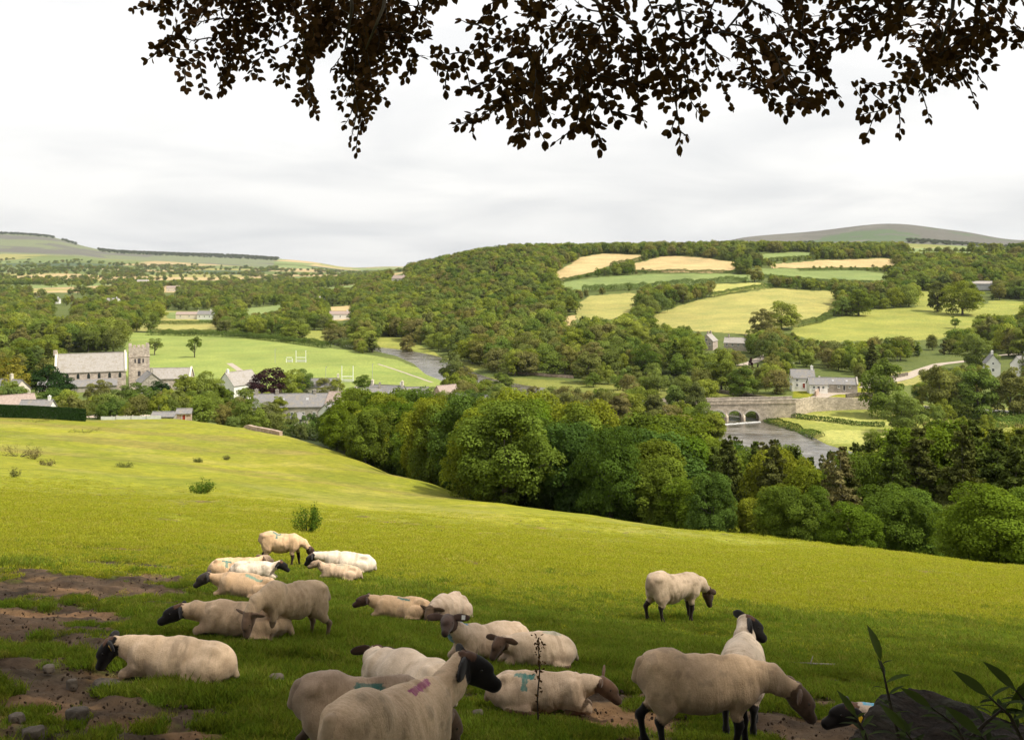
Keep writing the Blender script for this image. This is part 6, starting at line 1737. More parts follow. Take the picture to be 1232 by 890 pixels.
    hcol = hd * hn; hcol = hcol * (1 - .45 * muz)
    col = np.where(ish[:, None], hcol, col)
    if sum(face) < .12:
        poll = ish & ((P - hc) @ up > .045) & (dist_h < .03) & ((np.abs((P - hc) @ lf)) < .06)
        col = np.where(poll[:, None], np.array((.10, .05, .03)) * hn, col)
    isl = own == 'l'
    col = np.where(isl[:, None], lg * (.8 + .5 * fbm(P[:, 0] * 15, P[:, 2] * 15 + sp, 89, 3)[:, None]), col)
    tl = own == 't'; col = np.where(tl[:, None], (base * .6)[None], col)
    ph = D[tags == 'w'].min(0)
    hoof = isl & (z < .0)
    if mark:
        kind, x0, ang, mc = mark[:4]; sz = mark[4] if len(mark) > 4 else 1.0
        yc, zc = 0, (.60 if pose == 'stand' else .22)
        th = np.degrees(np.arctan2(P[:, 1], z - zc)) - ang     # around the barrel, 0 = spine
        rr_ = .24
        v = np.radians(th) * rr_ / sz; u = (P[:, 0] - x0) / sz
        jit = (fbm(P[:, 0] * 30, P[:, 2] * 30 + P[:, 1] * 30, 90, 3) - .5) * .05
        sgn = 1 if ang >= 0 else -1
        v = v * sgn
        if kind == 'T': mk = ((np.abs(u + jit) < .105) & (np.abs(v - .0 + jit * .5) < .030)) | ((np.abs(u + jit * .6) < .028) & (v > 0) & (v < .17 + jit))
        elif kind == 'bar': mk = (np.abs(u + jit) < .11) & (np.abs(v + u * .25 + jit * .4) < .024)
        elif kind == 'Y': mk = ((np.abs(u + jit) < .095) & (np.abs(v) < .030)) | ((np.abs(u + jit * .5) < .085 - v * .9) & (v > 0) & (v < .09)) | ((np.abs(u) < .026) & (v > 0) & (v < .2 + jit))
        else: mk = (u / .13) ** 2 + (v / .035) ** 2 < 1 + jit * 12
        if kind == 'neck':
            q = P - n1; mk = (np.abs(q @ d2 - .02) < .075) & (np.abs(q @ np.cross(d2, [0, 0, 1])) < .03 + jit * .3) & (own == 'n')
        mk = mk & (~ish) & ((own == 'w') | (own == 'n'))
        a_ = (1.05 - .5 * fbm(P[:, 0] * 40, P[:, 2] * 40, 95, 2))[:, None] * mk[:, None]
        if kind == 'faint' : a_ = a_ * .45
        col = col * (1 - a_) + np.array(mc) * a_
    col = np.clip(col, .004, .85)
    m2.vertices.foreach_set('co', P.astype(np.float32).ravel())
    a = m2.attributes.new('coat', 'FLOAT_COLOR', 'POINT'); a.data.foreach_set('color', np.concatenate([col, np.ones((n, 1))], 1).astype(np.float32).ravel())
    a = m2.attributes.new('woolly', 'FLOAT', 'POINT'); a.data.foreach_set('value', (((own == 'w') | (own == 'n')) & ~ish).astype(np.float32) * .85 + .15)
    m2.materials.clear(); m2.materials.append(M['sheep']); m2.polygons.foreach_set('use_smooth', [True] * len(m2.polygons)); m2.update(); m2.name = 'sheep_body'
    o = link('sheep', m2); o.location = p; o.rotation_euler = (0, 0, rz); o.scale = (scale,) * 3
    tag(o, label, 'sheep', group)
    for s in (-1, 1):
        c = hc + (fw * .075 + lf * s * .052 + up * .020) * hs
        b = bmesh.new(); bmesh.ops.create_uvsphere(b, u_segments=12, v_segments=8, radius=.0135); em = bpy.data.meshes.new('eye'); b.to_mesh(em); b.free()
        em.materials.append(M['eye']); em.polygons.foreach_set('use_smooth', [True] * len(em.polygons))
        eo = link('eye', em, o); eo.location = Vector(c)
    if eartag:
        for s, tc_ in eartag:
            c0, E_ = eb[s]
            mb = MB(); q = Matrix([list(x) for x in E_]).to_4x4(); T_ = Matrix.Translation(Vector(c0 + E_[:, 2] * .018 + E_[:, 0] * .02)) @ q
            mb.box((-.022, -.026, 0), (.022, .026, .004), M=T_); mb.box((-.006, -.006, -.03), (.006, .006, .0), M=T_)
            mb.build('ear_tag', M[tc_], o)
    return o

TEAL = (.02, .17, .16); BLUE = (.03, .22, .30); MAG = (.28, .035, .17); GRN = (.03, .15, .13)
WOOL = (.64, .44, .27); WOOLD = (.46, .35, .26)
SHG = 'sheep in the shade at the top of the pasture'
def SH(*a, **k): k.setdefault('group', SHG); return sheep(*a, **k)
SH('standing sheep with teal mark on its back at the rear left, grazing behind the others', 340, 681, 0, 'stand', .82, (-50, 0), .34, (-50, 20), DKBROWN, wool=WOOL, mark=('T', -.12, -12, TEAL), seed=1)
SH('whitest lying sheep with black head, rearmost on the left behind a small tan one', 414, 692, 178, 'lie', .92, (4, 0), .34, (-32, -8), BLACK, white=.6, seed=2, dy=.5, eartag=None)
SH('small tan lamb lying in front of the whitest sheep, brown face raised', 410, 698.5, 178, 'lie', .66, (38, 0), .27, (-6, 20), TANF, legs=TANF, wool=(.55, .41, .29), mark=('faint', 0, 10, TEAL), seed=3)
SH('lying lamb with teal T mark on its flank and tan head turned away', 282, 694, 12, 'lie', .76, (30, 10), .26, (-10, 30), TANF, legs=TANF, wool=WOOL, mark=('T', -.16, -38, TEAL), seed=4)
SH('lying white sheep with black drooping eared head turned right', 305, 696.5, 5, 'lie', .70, (22, -6), .26, (-22, -12), BLACK, white=.6, seed=5)
SH('lying sheep with dark speckled face and pale teal smear along its back', 297, 721, 180, 'lie', .80, (20, 8), .30, (-22, 12), (.05, .04, .035), wool=WOOL, mark=('bar', -.14, 22, (.20, .38, .30), 1.5), seed=6)
SH('long necked lying sheep with black head stretched low, behind the grazing one', 292, 768, 184, 'lie', .86, (3, 8), .34, (-14, 8), BLACK, white=.15, wool=WOOL, seed=7)
SH('shorn sheep standing over a lying one and grazing with pink ears', 352, 772, 222, 'stand', .77, (-46, 14), .36, (-64, 20), (.20, .13, .09), legs=(.17, .12, .08), wool=(.60, .44, .29), seed=8)
SH('large lying sheep with black head and yellow ear tag beside the bare earth', 215, 821, 180, 'lie', .80, (20, 6), .28, (-48, 16), BLACK, wool=(.64, .46, .30), white=.15, eartag=[(1, 'tag_yellow')], seed=9, fat=1.05)
SH('lying sheep with teal back mark and brown face in profile at the centre', 483, 746, 180, 'lie', .69, (18, 4), .26, (-12, 4), (.09, .05, .035), wool=WOOL, mark=('bar', -.05, 14, TEAL, 1.1), seed=10)
SH('lying sheep seen end on, half hidden behind the ewe with the raised head', 541, 747, 248, 'lie', .78, (-6, -10), .26, (-45, 0), BROWN, wool=(.54, .42, .32), seed=11)
SH('lying ewe with long raised neck, blue neck stripe and wide spread ears', 592, 794, 216, 'lie', .83, (52, 6), .36, (2, 50), (.08, .05, .04), wool=(.60, .45, .32), white=.15, mark=('neck', 0, 0, (.03, .25, .42)), eartag=[(1, 'tag_white')], ears=.3, seed=12, stretch=1)
SH('plump lying sheep with brown face and green back smear behind the dead thistle', 648, 802, 204, 'lie', .72, (30, 30), .26, (-22, 36), (.10, .06, .04), wool=(.58, .45, .33), mark=('faint', -.2, 5, TEAL, 1.2), seed=13, fat=1.08)
SH('lying sheep with bold teal T on its back and brown face resting near bare earth', 650, 855, 356, 'lie', .72, (6, -4), .27, (-30, -6), (.12, .07, .045), wool=(.54, .41, .30), mark=('T', -.17, -22, TEAL, 1.15), seed=14, ears=-.8)
SH('pale lying sheep seen from behind between the foreground pair', 490, 846, 140, 'lie', .88, (-8, -50), .30, (-30, -60), DKBROWN, wool=(.62, .47, .35), white=.3, seed=15, fat=1.08)
SH('standing lamb with green Y shaped mark, hidden in part by the nearest sheep', 0, 0, 14, 'stand', .73, (-48, 0), .34, (-60, 0), BROWN, legs=(.08, .055, .04), wool=(.46, .34, .25), mark=('Y', .02, -26, GRN, 1.25), seed=16, loc=on(440, 5.95))
SH('nearest sheep, standing with raised black head and magenta stripe on its back', 0, 0, 57, 'stand', .84, (30, 0), .34, (-22, -52), BLACK, wool=(.66, .48, .32), white=.05, mark=('bar', .20, -14, MAG, 1.1), eartag=[(1, 'tag_white')], seed=17, loc=on(472, 5.05), fat=1.04)
SH('sheep grazing alone on the right of the sunny slope, rump towards the viewer', 812, 749, 30, 'stand', .91, (-44, 0), .36, (-62, 0), (.09, .055, .035), legs=(.03, .02, .017), wool=(.64, .48, .33), white=.15, seed=18)
SH('big shorn sheep standing on the right with head down by the rock', 0, 0, 3, 'stand', .83, (-30, -2), .42, (-44, -4), (.14, .09, .06), legs=BLACK, wool=(.60, .43, .28), seed=19, loc=on(846, 7.05), eartag=None, fat=1.05)
SH('pale sheep standing behind the big one with black head turned right', 0, 0, 74, 'stand', .82, (34, 4), .34, (-30, -66), BLACK, wool=(.62, .48, .36), white=.35, eartag=[(1, 'tag_white')], seed=20, loc=on(893, 7.95))
SH('black headed sheep with yellow ear tag, its body hidden behind the dark rock', 0, 0, 176, 'lie', .82, (10, 4), .30, (-10, 8), BLACK, wool=(.5, .4, .33), mark=('neck', 0, 0, (.05, .35, .55)), eartag=[(1, 'tag_yellow')], seed=21, loc=on(1120, 7.4))
# ---------------------------------------------------------------- foreground: rocks, stones, plants, twigs
M['rock'] = noisy('rock', (.009, .006, .004), (.040, .028, .019), 14, .95, 1.0, .05, c3=(.025, .028, .011), s3=3.2, detail=10)
M['rock_stone'] = noisy('rock_stone', (.055, .043, .033), (.19, .155, .12), 9, .9, .9, .03)
M['rock_pale'] = noisy('rock_pale', (.16, .145, .125), (.34, .31, .28), 7, .9, .8, .03)
M['earth_clod'] = noisy('earth_clod', (.050, .032, .019), (.12, .075, .045), 12, .95, .9, .03)
def boulder(name, label, verts, loc, m, sub=4, rough=.03, seed=1, cat='rock', group=None, freq=3.0, rz=0):
    bm = bmesh.new()
    for v in verts: bm.verts.new(v)
    bmesh.ops.convex_hull(bm, input=bm.verts)
    bmesh.ops.triangulate(bm, faces=bm.faces)
    me = bpy.data.meshes.new(name); 
    geom = [v for v in bm.verts if not v.link_faces]; bmesh.ops.delete(bm, geom=geom, context='VERTS')
    sz_ = max((Vector(v).length for v in verts)); bmesh.ops.bevel(bm, geom=list(bm.edges), offset=min(.02, sz_ * .06), segments=1, affect='EDGES')
    bmesh.ops.triangulate(bm, faces=bm.faces)
    for _ in range(sub):
        bmesh.ops.subdivide_edges(bm, edges=[e for e in bm.edges if e.calc_length() > min(.035 * (2 if sub < 4 else 1), sz_ * .25)], cuts=1, use_grid_fill=False)
        bmesh.ops.triangulate(bm, faces=bm.faces)
    bm.normal_update()
    for v in bm.verts:
        n = mnoise.fractal(v.co * freq + Vector((seed * 7.1, 0, 0)), .8, 2.1, 5)
        v.co += v.normal * n * rough
    bm.to_mesh(me); bm.free(); me.materials.append(M[m]); me.polygons.foreach_set('use_smooth', [True] * len(me.polygons)); me.update()
    o = link(name, me); o.location = loc; o.rotation_euler = (0, 0, rz); tag(o, label, cat, group); return o
g0 = on(1120, 6.0, -.10)
boulder('dark_rock', 'big dark flat topped rock in the lower right corner behind the leafy shoots', [(-.62, -.5, -.2), (-.66, -.45, .36), (-.50, -.05, .52), (-.08, .52, .60), (.10, .58, .60), (.55, .34, .52), (1.0, .15, .46), (1.0, -.9, .30), (-.2, -1.1, .25), (-.62, -.9, .18), (-.6, -.95, -.5), (1.05, -1.0, -.5), (1.0, .5, -.5), (.1, .8, -.4), (-.5, .4, -.4)], g0, 'rock', 5, .05, 2)
def stones(lst, m, group):
    for i, (px, row, w, h, lab) in enumerate(lst):
        q_ = .72 if px < 100 else 1; p = at(px, row); s = w * q_ / FPX * p.y / 2; t = h * q_ / FPX * p.y
        rg = random.Random(i * 7 + 3)
        vs = [(s * math.cos(a) * rg.uniform(.75, 1.1), s * .8 * math.sin(a) * rg.uniform(.7, 1.1), t * z * rg.uniform(.8, 1.1)) for z, k in ((-.4, 1), (.35, 1), (.95, .6)) for a in [j * math.pi / 3 + rg.uniform(-.2, .2) for j in range(6)] for _ in (0,)]
        boulder('stone', lab, vs, p, m, 3, s * .045, i, 'stone', group, 6 / max(s * 4, .1))
stones([(331, 824, 22, 13, 'rounded grey stone right of the bare patch by the large lying sheep'), (92, 866, 40, 22, 'dark angular stone lying on the bare earth at the lower left'), (87, 826, 20, 14, 'upright pale stone on the bare earth at the lower left'),
        (128, 826, 34, 8, 'flat pale stone in the worn grass below the large lying sheep'), (200, 826, 18, 7, 'small flat stone under the rump of the large lying sheep'), (258, 822, 20, 6, 'small flat stone behind the rump of the large lying sheep'), (232, 838, 16, 6, 'small pale stone in the grass in front of the large lying sheep'),
        (58, 806, 22, 8, 'low stone at the edge of the bare earth on the left'), (20, 868, 30, 14, 'dark stone at the lower left corner'), (40, 884, 44, 12, 'long pale stone along the bottom edge at the left'),
        (575, 862, 18, 8, 'small dark stone beside the muzzle of the nearest sheep'), (770, 862, 14, 5, 'small stone under the big shorn sheep'), (962, 846, 14, 7, 'small pale stone left of the black headed sheep by the rock'), (1140, 782, 7, 4, 'tiny white stone on the grass above the dark rock')], 'rock_stone', 'stones lying in the worn grass')
# clods in the bare earth
def clods():
    coll = bpy.data.collections.new('clod_shapes')
    for i in range(4):
        bm = bmesh.new(); bmesh.ops.create_icosphere(bm, subdivisions=2, radius=1)
        for v in bm.verts: v.co *= 1 + .45 * mnoise.noise(v.co * 1.7 + Vector((i * 5, 0, 0))); v.co.z *= .6
        me = bpy.data.meshes.new('clod'); bm.to_mesh(me); bm.free(); me.materials.append(M['earth_clod']); coll.objects.link(bpy.data.objects.new('clod_%d' % i, me))
    rg = np.random.default_rng(3); n = 60000
    Y = 4.5 + 26 * rg.random(n) ** 1.5; X = (rg.random(n) * 1.2 - .6) * Y
    k = rg.random(n) < dirt_mask(X, Y) * .6; X, Y = X[k], Y[k]; n = len(X)
    s = .003 + .013 * rg.random(n) ** 5
    m_ = 500; Y2 = 8 + 60 * rg.random(m_); X2 = (rg.random(m_) * 1.16 - .58) * Y2      # droppings and scraps over the field
    X = np.concatenate([X, X2]); Y = np.concatenate([Y, Y2]); s = np.concatenate([s, (.010 + .018 * rg.random(m_)) * (1 + Y2 / 60)]); n = len(X)
    instance_field('earth_clods', np.stack([X, Y, height(X, Y)], 1), rg.random((n, 3)) * 6, np.stack([s, s, s], 1), rg.integers(0, 4, n), coll, 'crumbled dark earth clods on the bare ground')
clods()

# --- grass
M['grass'] = foliage('grass_blades', [(.135, .195, .024), (.110, .180, .022), (.175, .210, .028), (.125, .170, .026), (.22, .215, .050)], trans=.42, tone=.45, tcol=1.35)  # darker green set, with the tree's shade put into the blade colour
M['grass_sun'] = foliage('grass_blades_sunlit', [(.280, .300, .026), (.31, .310, .032), (.245, .285, .026), (.35, .31, .075)], trans=.42, tone=.4, tcol=1.3)  # brighter yellow copy for the open slope, sunlight put into the colour
def grass():
    coll = bpy.data.collections.new('grass_tufts')
    def tuft(name, seed, n, h, rad, bw, m, lean):
        rg = np.random.default_rng(seed)
        a = rg.random(n) * 6.283; r = rad * rg.random(n) ** .6
        P = np.stack([r * np.cos(a), r * np.sin(a), np.full(n, -.01)], 1)
        hh = h * (.5 + .7 * rg.random(n)); la = rg.random(n) * 6.283; lm = lean * (0.3 + rg.random(n))
        D = np.stack([np.cos(la) * lm, np.sin(la) * lm, np.ones(n)], 1)
        wa = rg.random(n) * 6.283; Wd = np.stack([np.cos(wa), np.sin(wa), np.zeros(n)], 1) * bw * .5
        mid = P + D * (hh * .55)[:, None]; tip = P + D * hh[:, None] + np.stack([np.cos(la), np.sin(la), -np.ones(n) * .5], 1) * (hh * .38 * lm)[:, None]
        V = np.stack([P - Wd, P + Wd, mid + Wd * .75, mid - Wd * .75, tip], 1).reshape(-1, 3)
        b = np.arange(n) * 5
        F4 = np.stack([b, b + 1, b + 2, b + 3], 1); F3 = np.stack([b + 3, b + 2, b + 4], 1)
        tn = rg.random(n)
        me = mesh_np(name, V, [F4, F3], m, {'tone': ('FACE', 'FLOAT', np.concatenate([tn, tn]))})
        coll.objects.link(bpy.data.objects.new(name, me))
    for i in range(4): tuft('tuft_%02d' % i, 40 + i, 70, .055, .10, .0075, M['grass'], .55)
    for i in range(2): tuft('tuft_%02d' % (4 + i), 50 + i, 50, .095, .075, .008, M['grass'], .45)
    for i in range(3): tuft('tuft_%02d' % (6 + i), 60 + i, 55, .042, .13, .009, M['grass_sun'], .6)
    rg = np.random.default_rng(12)
    pts = []
    for y0, y1, n in ((2.5, 8, 66000), (8, 14, 86000), (14, 24, 88000), (24, 84, 145000)):
        Y = y0 + (y1 - y0) * rg.random(n); X = (rg.random(n) * 2 - 1) * (Y * .58 + 4.5); pts.append(np.stack([X, Y], 1))
    P = np.concatenate(pts); X, Y = P[:, 0], P[:, 1]
    dm = dirt_mask(X, Y); k = (rg.random(len(X)) > dm * 1.02) & (rg.random(len(X)) > sstep(24, 84, Y + (fbm(X / 6, Y / 6, 36, 3) - .5) * 30)); X, Y, dm = X[k], Y[k], dm[k]; n = len(X)
    lush = fbm(X / 1.6, Y / 1.6, 33, 4) * .6 + fbm(X / .45, Y / .45, 38, 3) * .4
    s = (.35 + 1.35 * lush) * (.8 + .5 * rg.random(n)) * np.interp(Y, [3, 10, 20, 45, 84], [.75, .95, 1.15, 1.9, 2.8]) * (1 - .45 * dm)
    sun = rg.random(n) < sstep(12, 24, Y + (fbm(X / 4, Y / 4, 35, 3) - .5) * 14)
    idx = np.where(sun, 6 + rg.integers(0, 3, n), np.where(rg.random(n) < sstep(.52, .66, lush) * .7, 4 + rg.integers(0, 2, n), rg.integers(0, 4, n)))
    sz = s * np.interp(Y, [3, 20, 40, 60, 84], [1, .9, .5, .3, .18])
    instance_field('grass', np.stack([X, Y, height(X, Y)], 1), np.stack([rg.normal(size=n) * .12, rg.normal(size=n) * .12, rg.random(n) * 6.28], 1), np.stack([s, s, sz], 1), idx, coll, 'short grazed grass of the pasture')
grass()

# --- plants
def leafy_shrub(px, row, w, h, label, seed, n=900, m='leaf_shrub', leaf=.06, name='green_shrub', ymin=3):
    p = at(px, row, ymin); wm = w / FPX * p.y / 2; hm = h / FPX * p.y
    r = empty(name, p); tag(r, label, 'shrub')
    rg = random.Random(seed); ng = np.random.default_rng(seed)
    mb = MB(); P = []
    for i in range(26):
        a = rg.uniform(0, 6.28); l_ = rg.uniform(.5, 1.0); x, y = math.cos(a) * wm * rg.uniform(.3, 1) , math.sin(a) * wm * rg.uniform(.3, 1)
        top = Vector((x, y, hm * l_ * (1.05 - .45 * (x * x + y * y) / wm ** 2)))
        b0 = Vector((x * .15, y * .15, -.03)); mid = b0.lerp(top, .5) + Vector((x * .25, y * .25, 0))
        mb.tube([b0, mid, top], [.008 * hm + .004, .005, .002], 4)
        for j in range(n // 26):
            t = rg.uniform(.25, 1.02); q = b0.lerp(mid, t * 2) if t < .5 else mid.lerp(top, t * 2 - 1)
            P.append(q + Vector((rg.gauss(0, 1), rg.gauss(0, 1), rg.gauss(0, .7))) * leaf * 1.1)
    P = np.array([tuple(q) for q in P]); V, F = leaf_quads(P, ng.normal(size=P.shape) + [0, -.2, .7], np.full(len(P), leaf), ng, aspect=.5)
    link('foliage', mesh_np('foliage', V, F, M[m], {'tone': ('FACE', 'FLOAT', ng.random(len(F)))}), r); mb.build('stems', M['twig'], r)
    return r
leafy_shrub(370, 641, 40, 40, 'bright green leafy shrub alone on the slope above the rear sheep', 3, 2400, leaf=.055)
leafy_shrub(244, 594, 30, 20, 'low wide green shrub on the slope, farther and smaller', 4, 1300, leaf=.10)
for i, (px, row, w, h, lab) in enumerate([(22, 549, 62, 24, 'patch of tall brownish dead dock stems at the left edge'), (40, 552, 22, 18, 'dead dock clump just right of the brownish patch'), (57, 560, 20, 12, 'small brownish weed below the dead dock clump'), (238, 556, 10, 8, 'tiny weed on the middle of the slope'), (273, 553, 8, 8, 'tiny green weed right of the other on the slope'), (150, 562, 26, 7, 'low brownish weeds across the middle of the slope'),
                                      (18, 574, 12, 16, 'thin dead dock stem at the left edge'), (100, 520, 50, 6, 'brownish rushes below the clipped hedge'), (40, 507, 60, 5, 'thin brown weeds along the foot of the clipped hedge')]):
    leafy_shrub(px, row, w, h * .75, lab, 20 + i, 420, 'weed_brown', .11 if row < 570 else .08, 'dead_weeds', 20)
def thistle():
    p = at(648, 872); r = empty('dead_thistle', p); tag(r, 'dark dead thistle stalk standing in front of the lying sheep', 'plant')
    H = 104 / FPX * p.y; mb = MB(); rg = random.Random(4)
    pts = [Vector((0, 0, -.03)), Vector((-.01, 0, H * .3)), Vector((.008, 0, H * .62)), Vector((-.005, 0, H))]
    mb.tube(pts, [.008, .007, .006, .003], 6); mb.build('stalk', M['twig'], r)
    ng = np.random.default_rng(3); P = []
    for z in np.linspace(.12, 1.0, 17):
        k = 3 if z < .6 else (13 if z > .85 or .6 < z < .72 else 4)
        for _ in range(k): P.append((rg.gauss(0, .020), rg.gauss(0, .020), H * z + rg.gauss(0, .02)))
    P = np.array(P); V, F = leaf_quads(P, ng.normal(size=P.shape), np.full(len(P), .026), ng, aspect=.5)
    link('leaves', mesh_np('leaves', V, F, M['leaf_beech'], {'tone': ('FACE', 'FLOAT', ng.random(len(F)))}), r)
thistle()
def fallen_branch():
    pts = [at(px, row) + Vector((0, 0, .03 + .02 * math.sin(px))) for px, row in [(925, 801), (948, 798), (975, 803), (1000, 804), (1022, 801), (1040, 797), (1050, 794)]]
    mb = MB(); mb.tube([q - pts[0] for q in pts], [.005, .009, .012, .014, .014, .012, .010], 6)
    mb.tube([pts[2] - pts[0], pts[2] - pts[0] + Vector((.06, .1, .05))], [.008, .003], 5)
    o = mb.build('fallen_branch', M['bark_pale'], smooth=True); o.location = pts[0]; tag(o, 'thin bare fallen branch lying on the grass right of the pale sheep', 'branch')
fallen_branch()

def leaf_shape(L_, Wd, fold=.25, curl=.15, seg=4):
    """one pointed leaf as a small folded strip, along +x"""
    V, F = [], []
    prof = [0, .72, 1.0, .80, .0] if seg == 4 else [0, .55, .9, 1.0, .85, .5, 0]
    n = len(prof) - 1
    for i, w in enumerate(prof):
        x = L_ * i / n; z = -curl * L_ * (i / n) ** 2
        if w == 0: V.append((x, 0, z))
        else: V += [(x, w * Wd / 2, z + fold * w * Wd / 2), (x, 0, z), (x, -w * Wd / 2, z + fold * w * Wd / 2)]
    # faces
    idx = []; k = 0
    for w in prof:
        if w == 0: idx.append([k]); k += 1
        else: idx.append([k, k + 1, k + 2]); k += 3
    F3, F4 = [], []
    for a, b in zip(idx, idx[1:]):
        if len(a) == 1: F3 += [(a[0], b[0], b[1]), (a[0], b[1], b[2])]
        elif len(b) == 1: F3 += [(a[0], b[0], a[1]), (a[1], b[0], a[2])]
        else: F4 += [(a[0], b[0], b[1], a[1]), (a[1], b[1], b[2], a[2])]
    return np.array(V), np.array(F3), np.array(F4)
class Leaves:
    def __init__(self, base): self.b = base; self.V = []; self.F3 = []; self.F4 = []; self.T = []; self.n = 0; self.c = 0
    def add(self, pos, d, up, s, tone):
        V, F3, F4 = self.b
        d = Vector(d).normalized(); l_ = Vector(up).cross(d)
        l_ = l_.normalized() if l_.length > 1e-4 else Vector((0, 1, 0)); u = d.cross(l_)
        M3 = np.array([tuple(d), tuple(l_), tuple(u)])
        self.V.append((V * s) @ M3 + np.array(tuple(pos))); self.F3.append(F3 + self.n); self.F4.append(F4 + self.n); self.n += len(V); self.T.append(tone); self.c += 1
    def mesh(self, name, m):
        V = np.concatenate(self.V); n3, n4 = len(self.b[1]), len(self.b[2]); T = np.array(self.T)
        return mesh_np(name, V, [np.concatenate(self.F3), np.concatenate(self.F4)], m, {'tone': ('FACE', 'FLOAT', np.concatenate([np.repeat(T, n3), np.repeat(T, n4)]))}, smooth=True)

# leafy shoots close to the viewer, lower right
def laurel():
    rg = random.Random(11)
    base = leaf_shape(1.0, .27, .22, .3, 6)
    def S(px, row, Y): return Vector(((px - CX) / FPX * Y, Y, -(row - HZ) / FPX * Y))
    SH_ = .82
    specs = [([(1110, 960), (1085, 900), (1072, 850), (1060, 795)], 2.9, 'tallest leafy shoot at the lower right, rising over the dark rock', .085),
             ([(1120, 960), (1150, 905), (1185, 870), (1215, 845)], 2.7, 'leafy shoot leaning right across the dark rock in the corner', .085),
             ([(1180, 960), (1170, 910), (1150, 872), (1120, 850)], 3.0, 'leafy shoot bending left over the middle of the dark rock', .08),
             ([(1250, 950), (1235, 900), (1215, 860), (1190, 838)], 2.6, 'leafy shoot at the right edge in front of the dark rock', .085),
             ([(1060, 960), (1050, 915), (1040, 880), (1030, 862)], 3.1, 'low leafy shoot at the left foot of the dark rock', .075),
             ([(1140, 970), (1120, 930), (1105, 900), (1090, 880)], 2.8, 'low leafy shoot between the tall ones in front of the dark rock', .08),
             ([(1210, 970), (1205, 930), (1195, 900), (1180, 885)], 2.5, 'low leafy shoot in the bottom right corner', .085),
             ([(1280, 940), (1255, 880), (1240, 850), (1222, 830)], 2.7, 'leafy shoot cut by the right edge beside the rock', .085)]
    for pts, Y, lab, ls in specs:
        P = [S(a, b, Y) for a, b in pts]; g = P[0].copy(); g.z = hgt(g.x, g.y) - .02
        allp = [g] + P
        r = empty('leafy_shoot', g); tag(r, lab, 'shrub', 'leafy shoots in front of the dark rock')
        mb = MB(); mb.tube([q - g for q in allp], [.006] + [.005] * (len(P) - 1) + [.002], 5); mb.build('stem', M['twig'], r)
        lv = Leaves(base)
        tot = 22
        for i in range(tot):
            t = (i + .5) / tot * (len(P) - 1) * .999; k = int(t); q = P[k].lerp(P[k + 1], t - k); d = (P[k + 1] - P[k]).normalized()
            a = i * 2.4 + rg.uniform(-.4, .4)
            sd = Vector((math.cos(a), math.sin(a) * .8, 0)); dd = (d * .45 + sd * .9 + Vector((0, 0, rg.uniform(-.1, .35)))).normalized()
            lv.add(q - g, dd, Vector((rg.uniform(-.3, .3), rg.uniform(-.3, .3), 1)), SH_ * ls * rg.uniform(.65, 1.2) * (1.0 if i < tot - 2 else .8), rg.random())
        lv.add(P[-1] - g, P[-1] - P[-2], Vector((.3, -1, .3)), ls * 1.2, .6)
        link('leaves', lv.mesh('leaves', M['leaf_laurel']), r)
laurel()

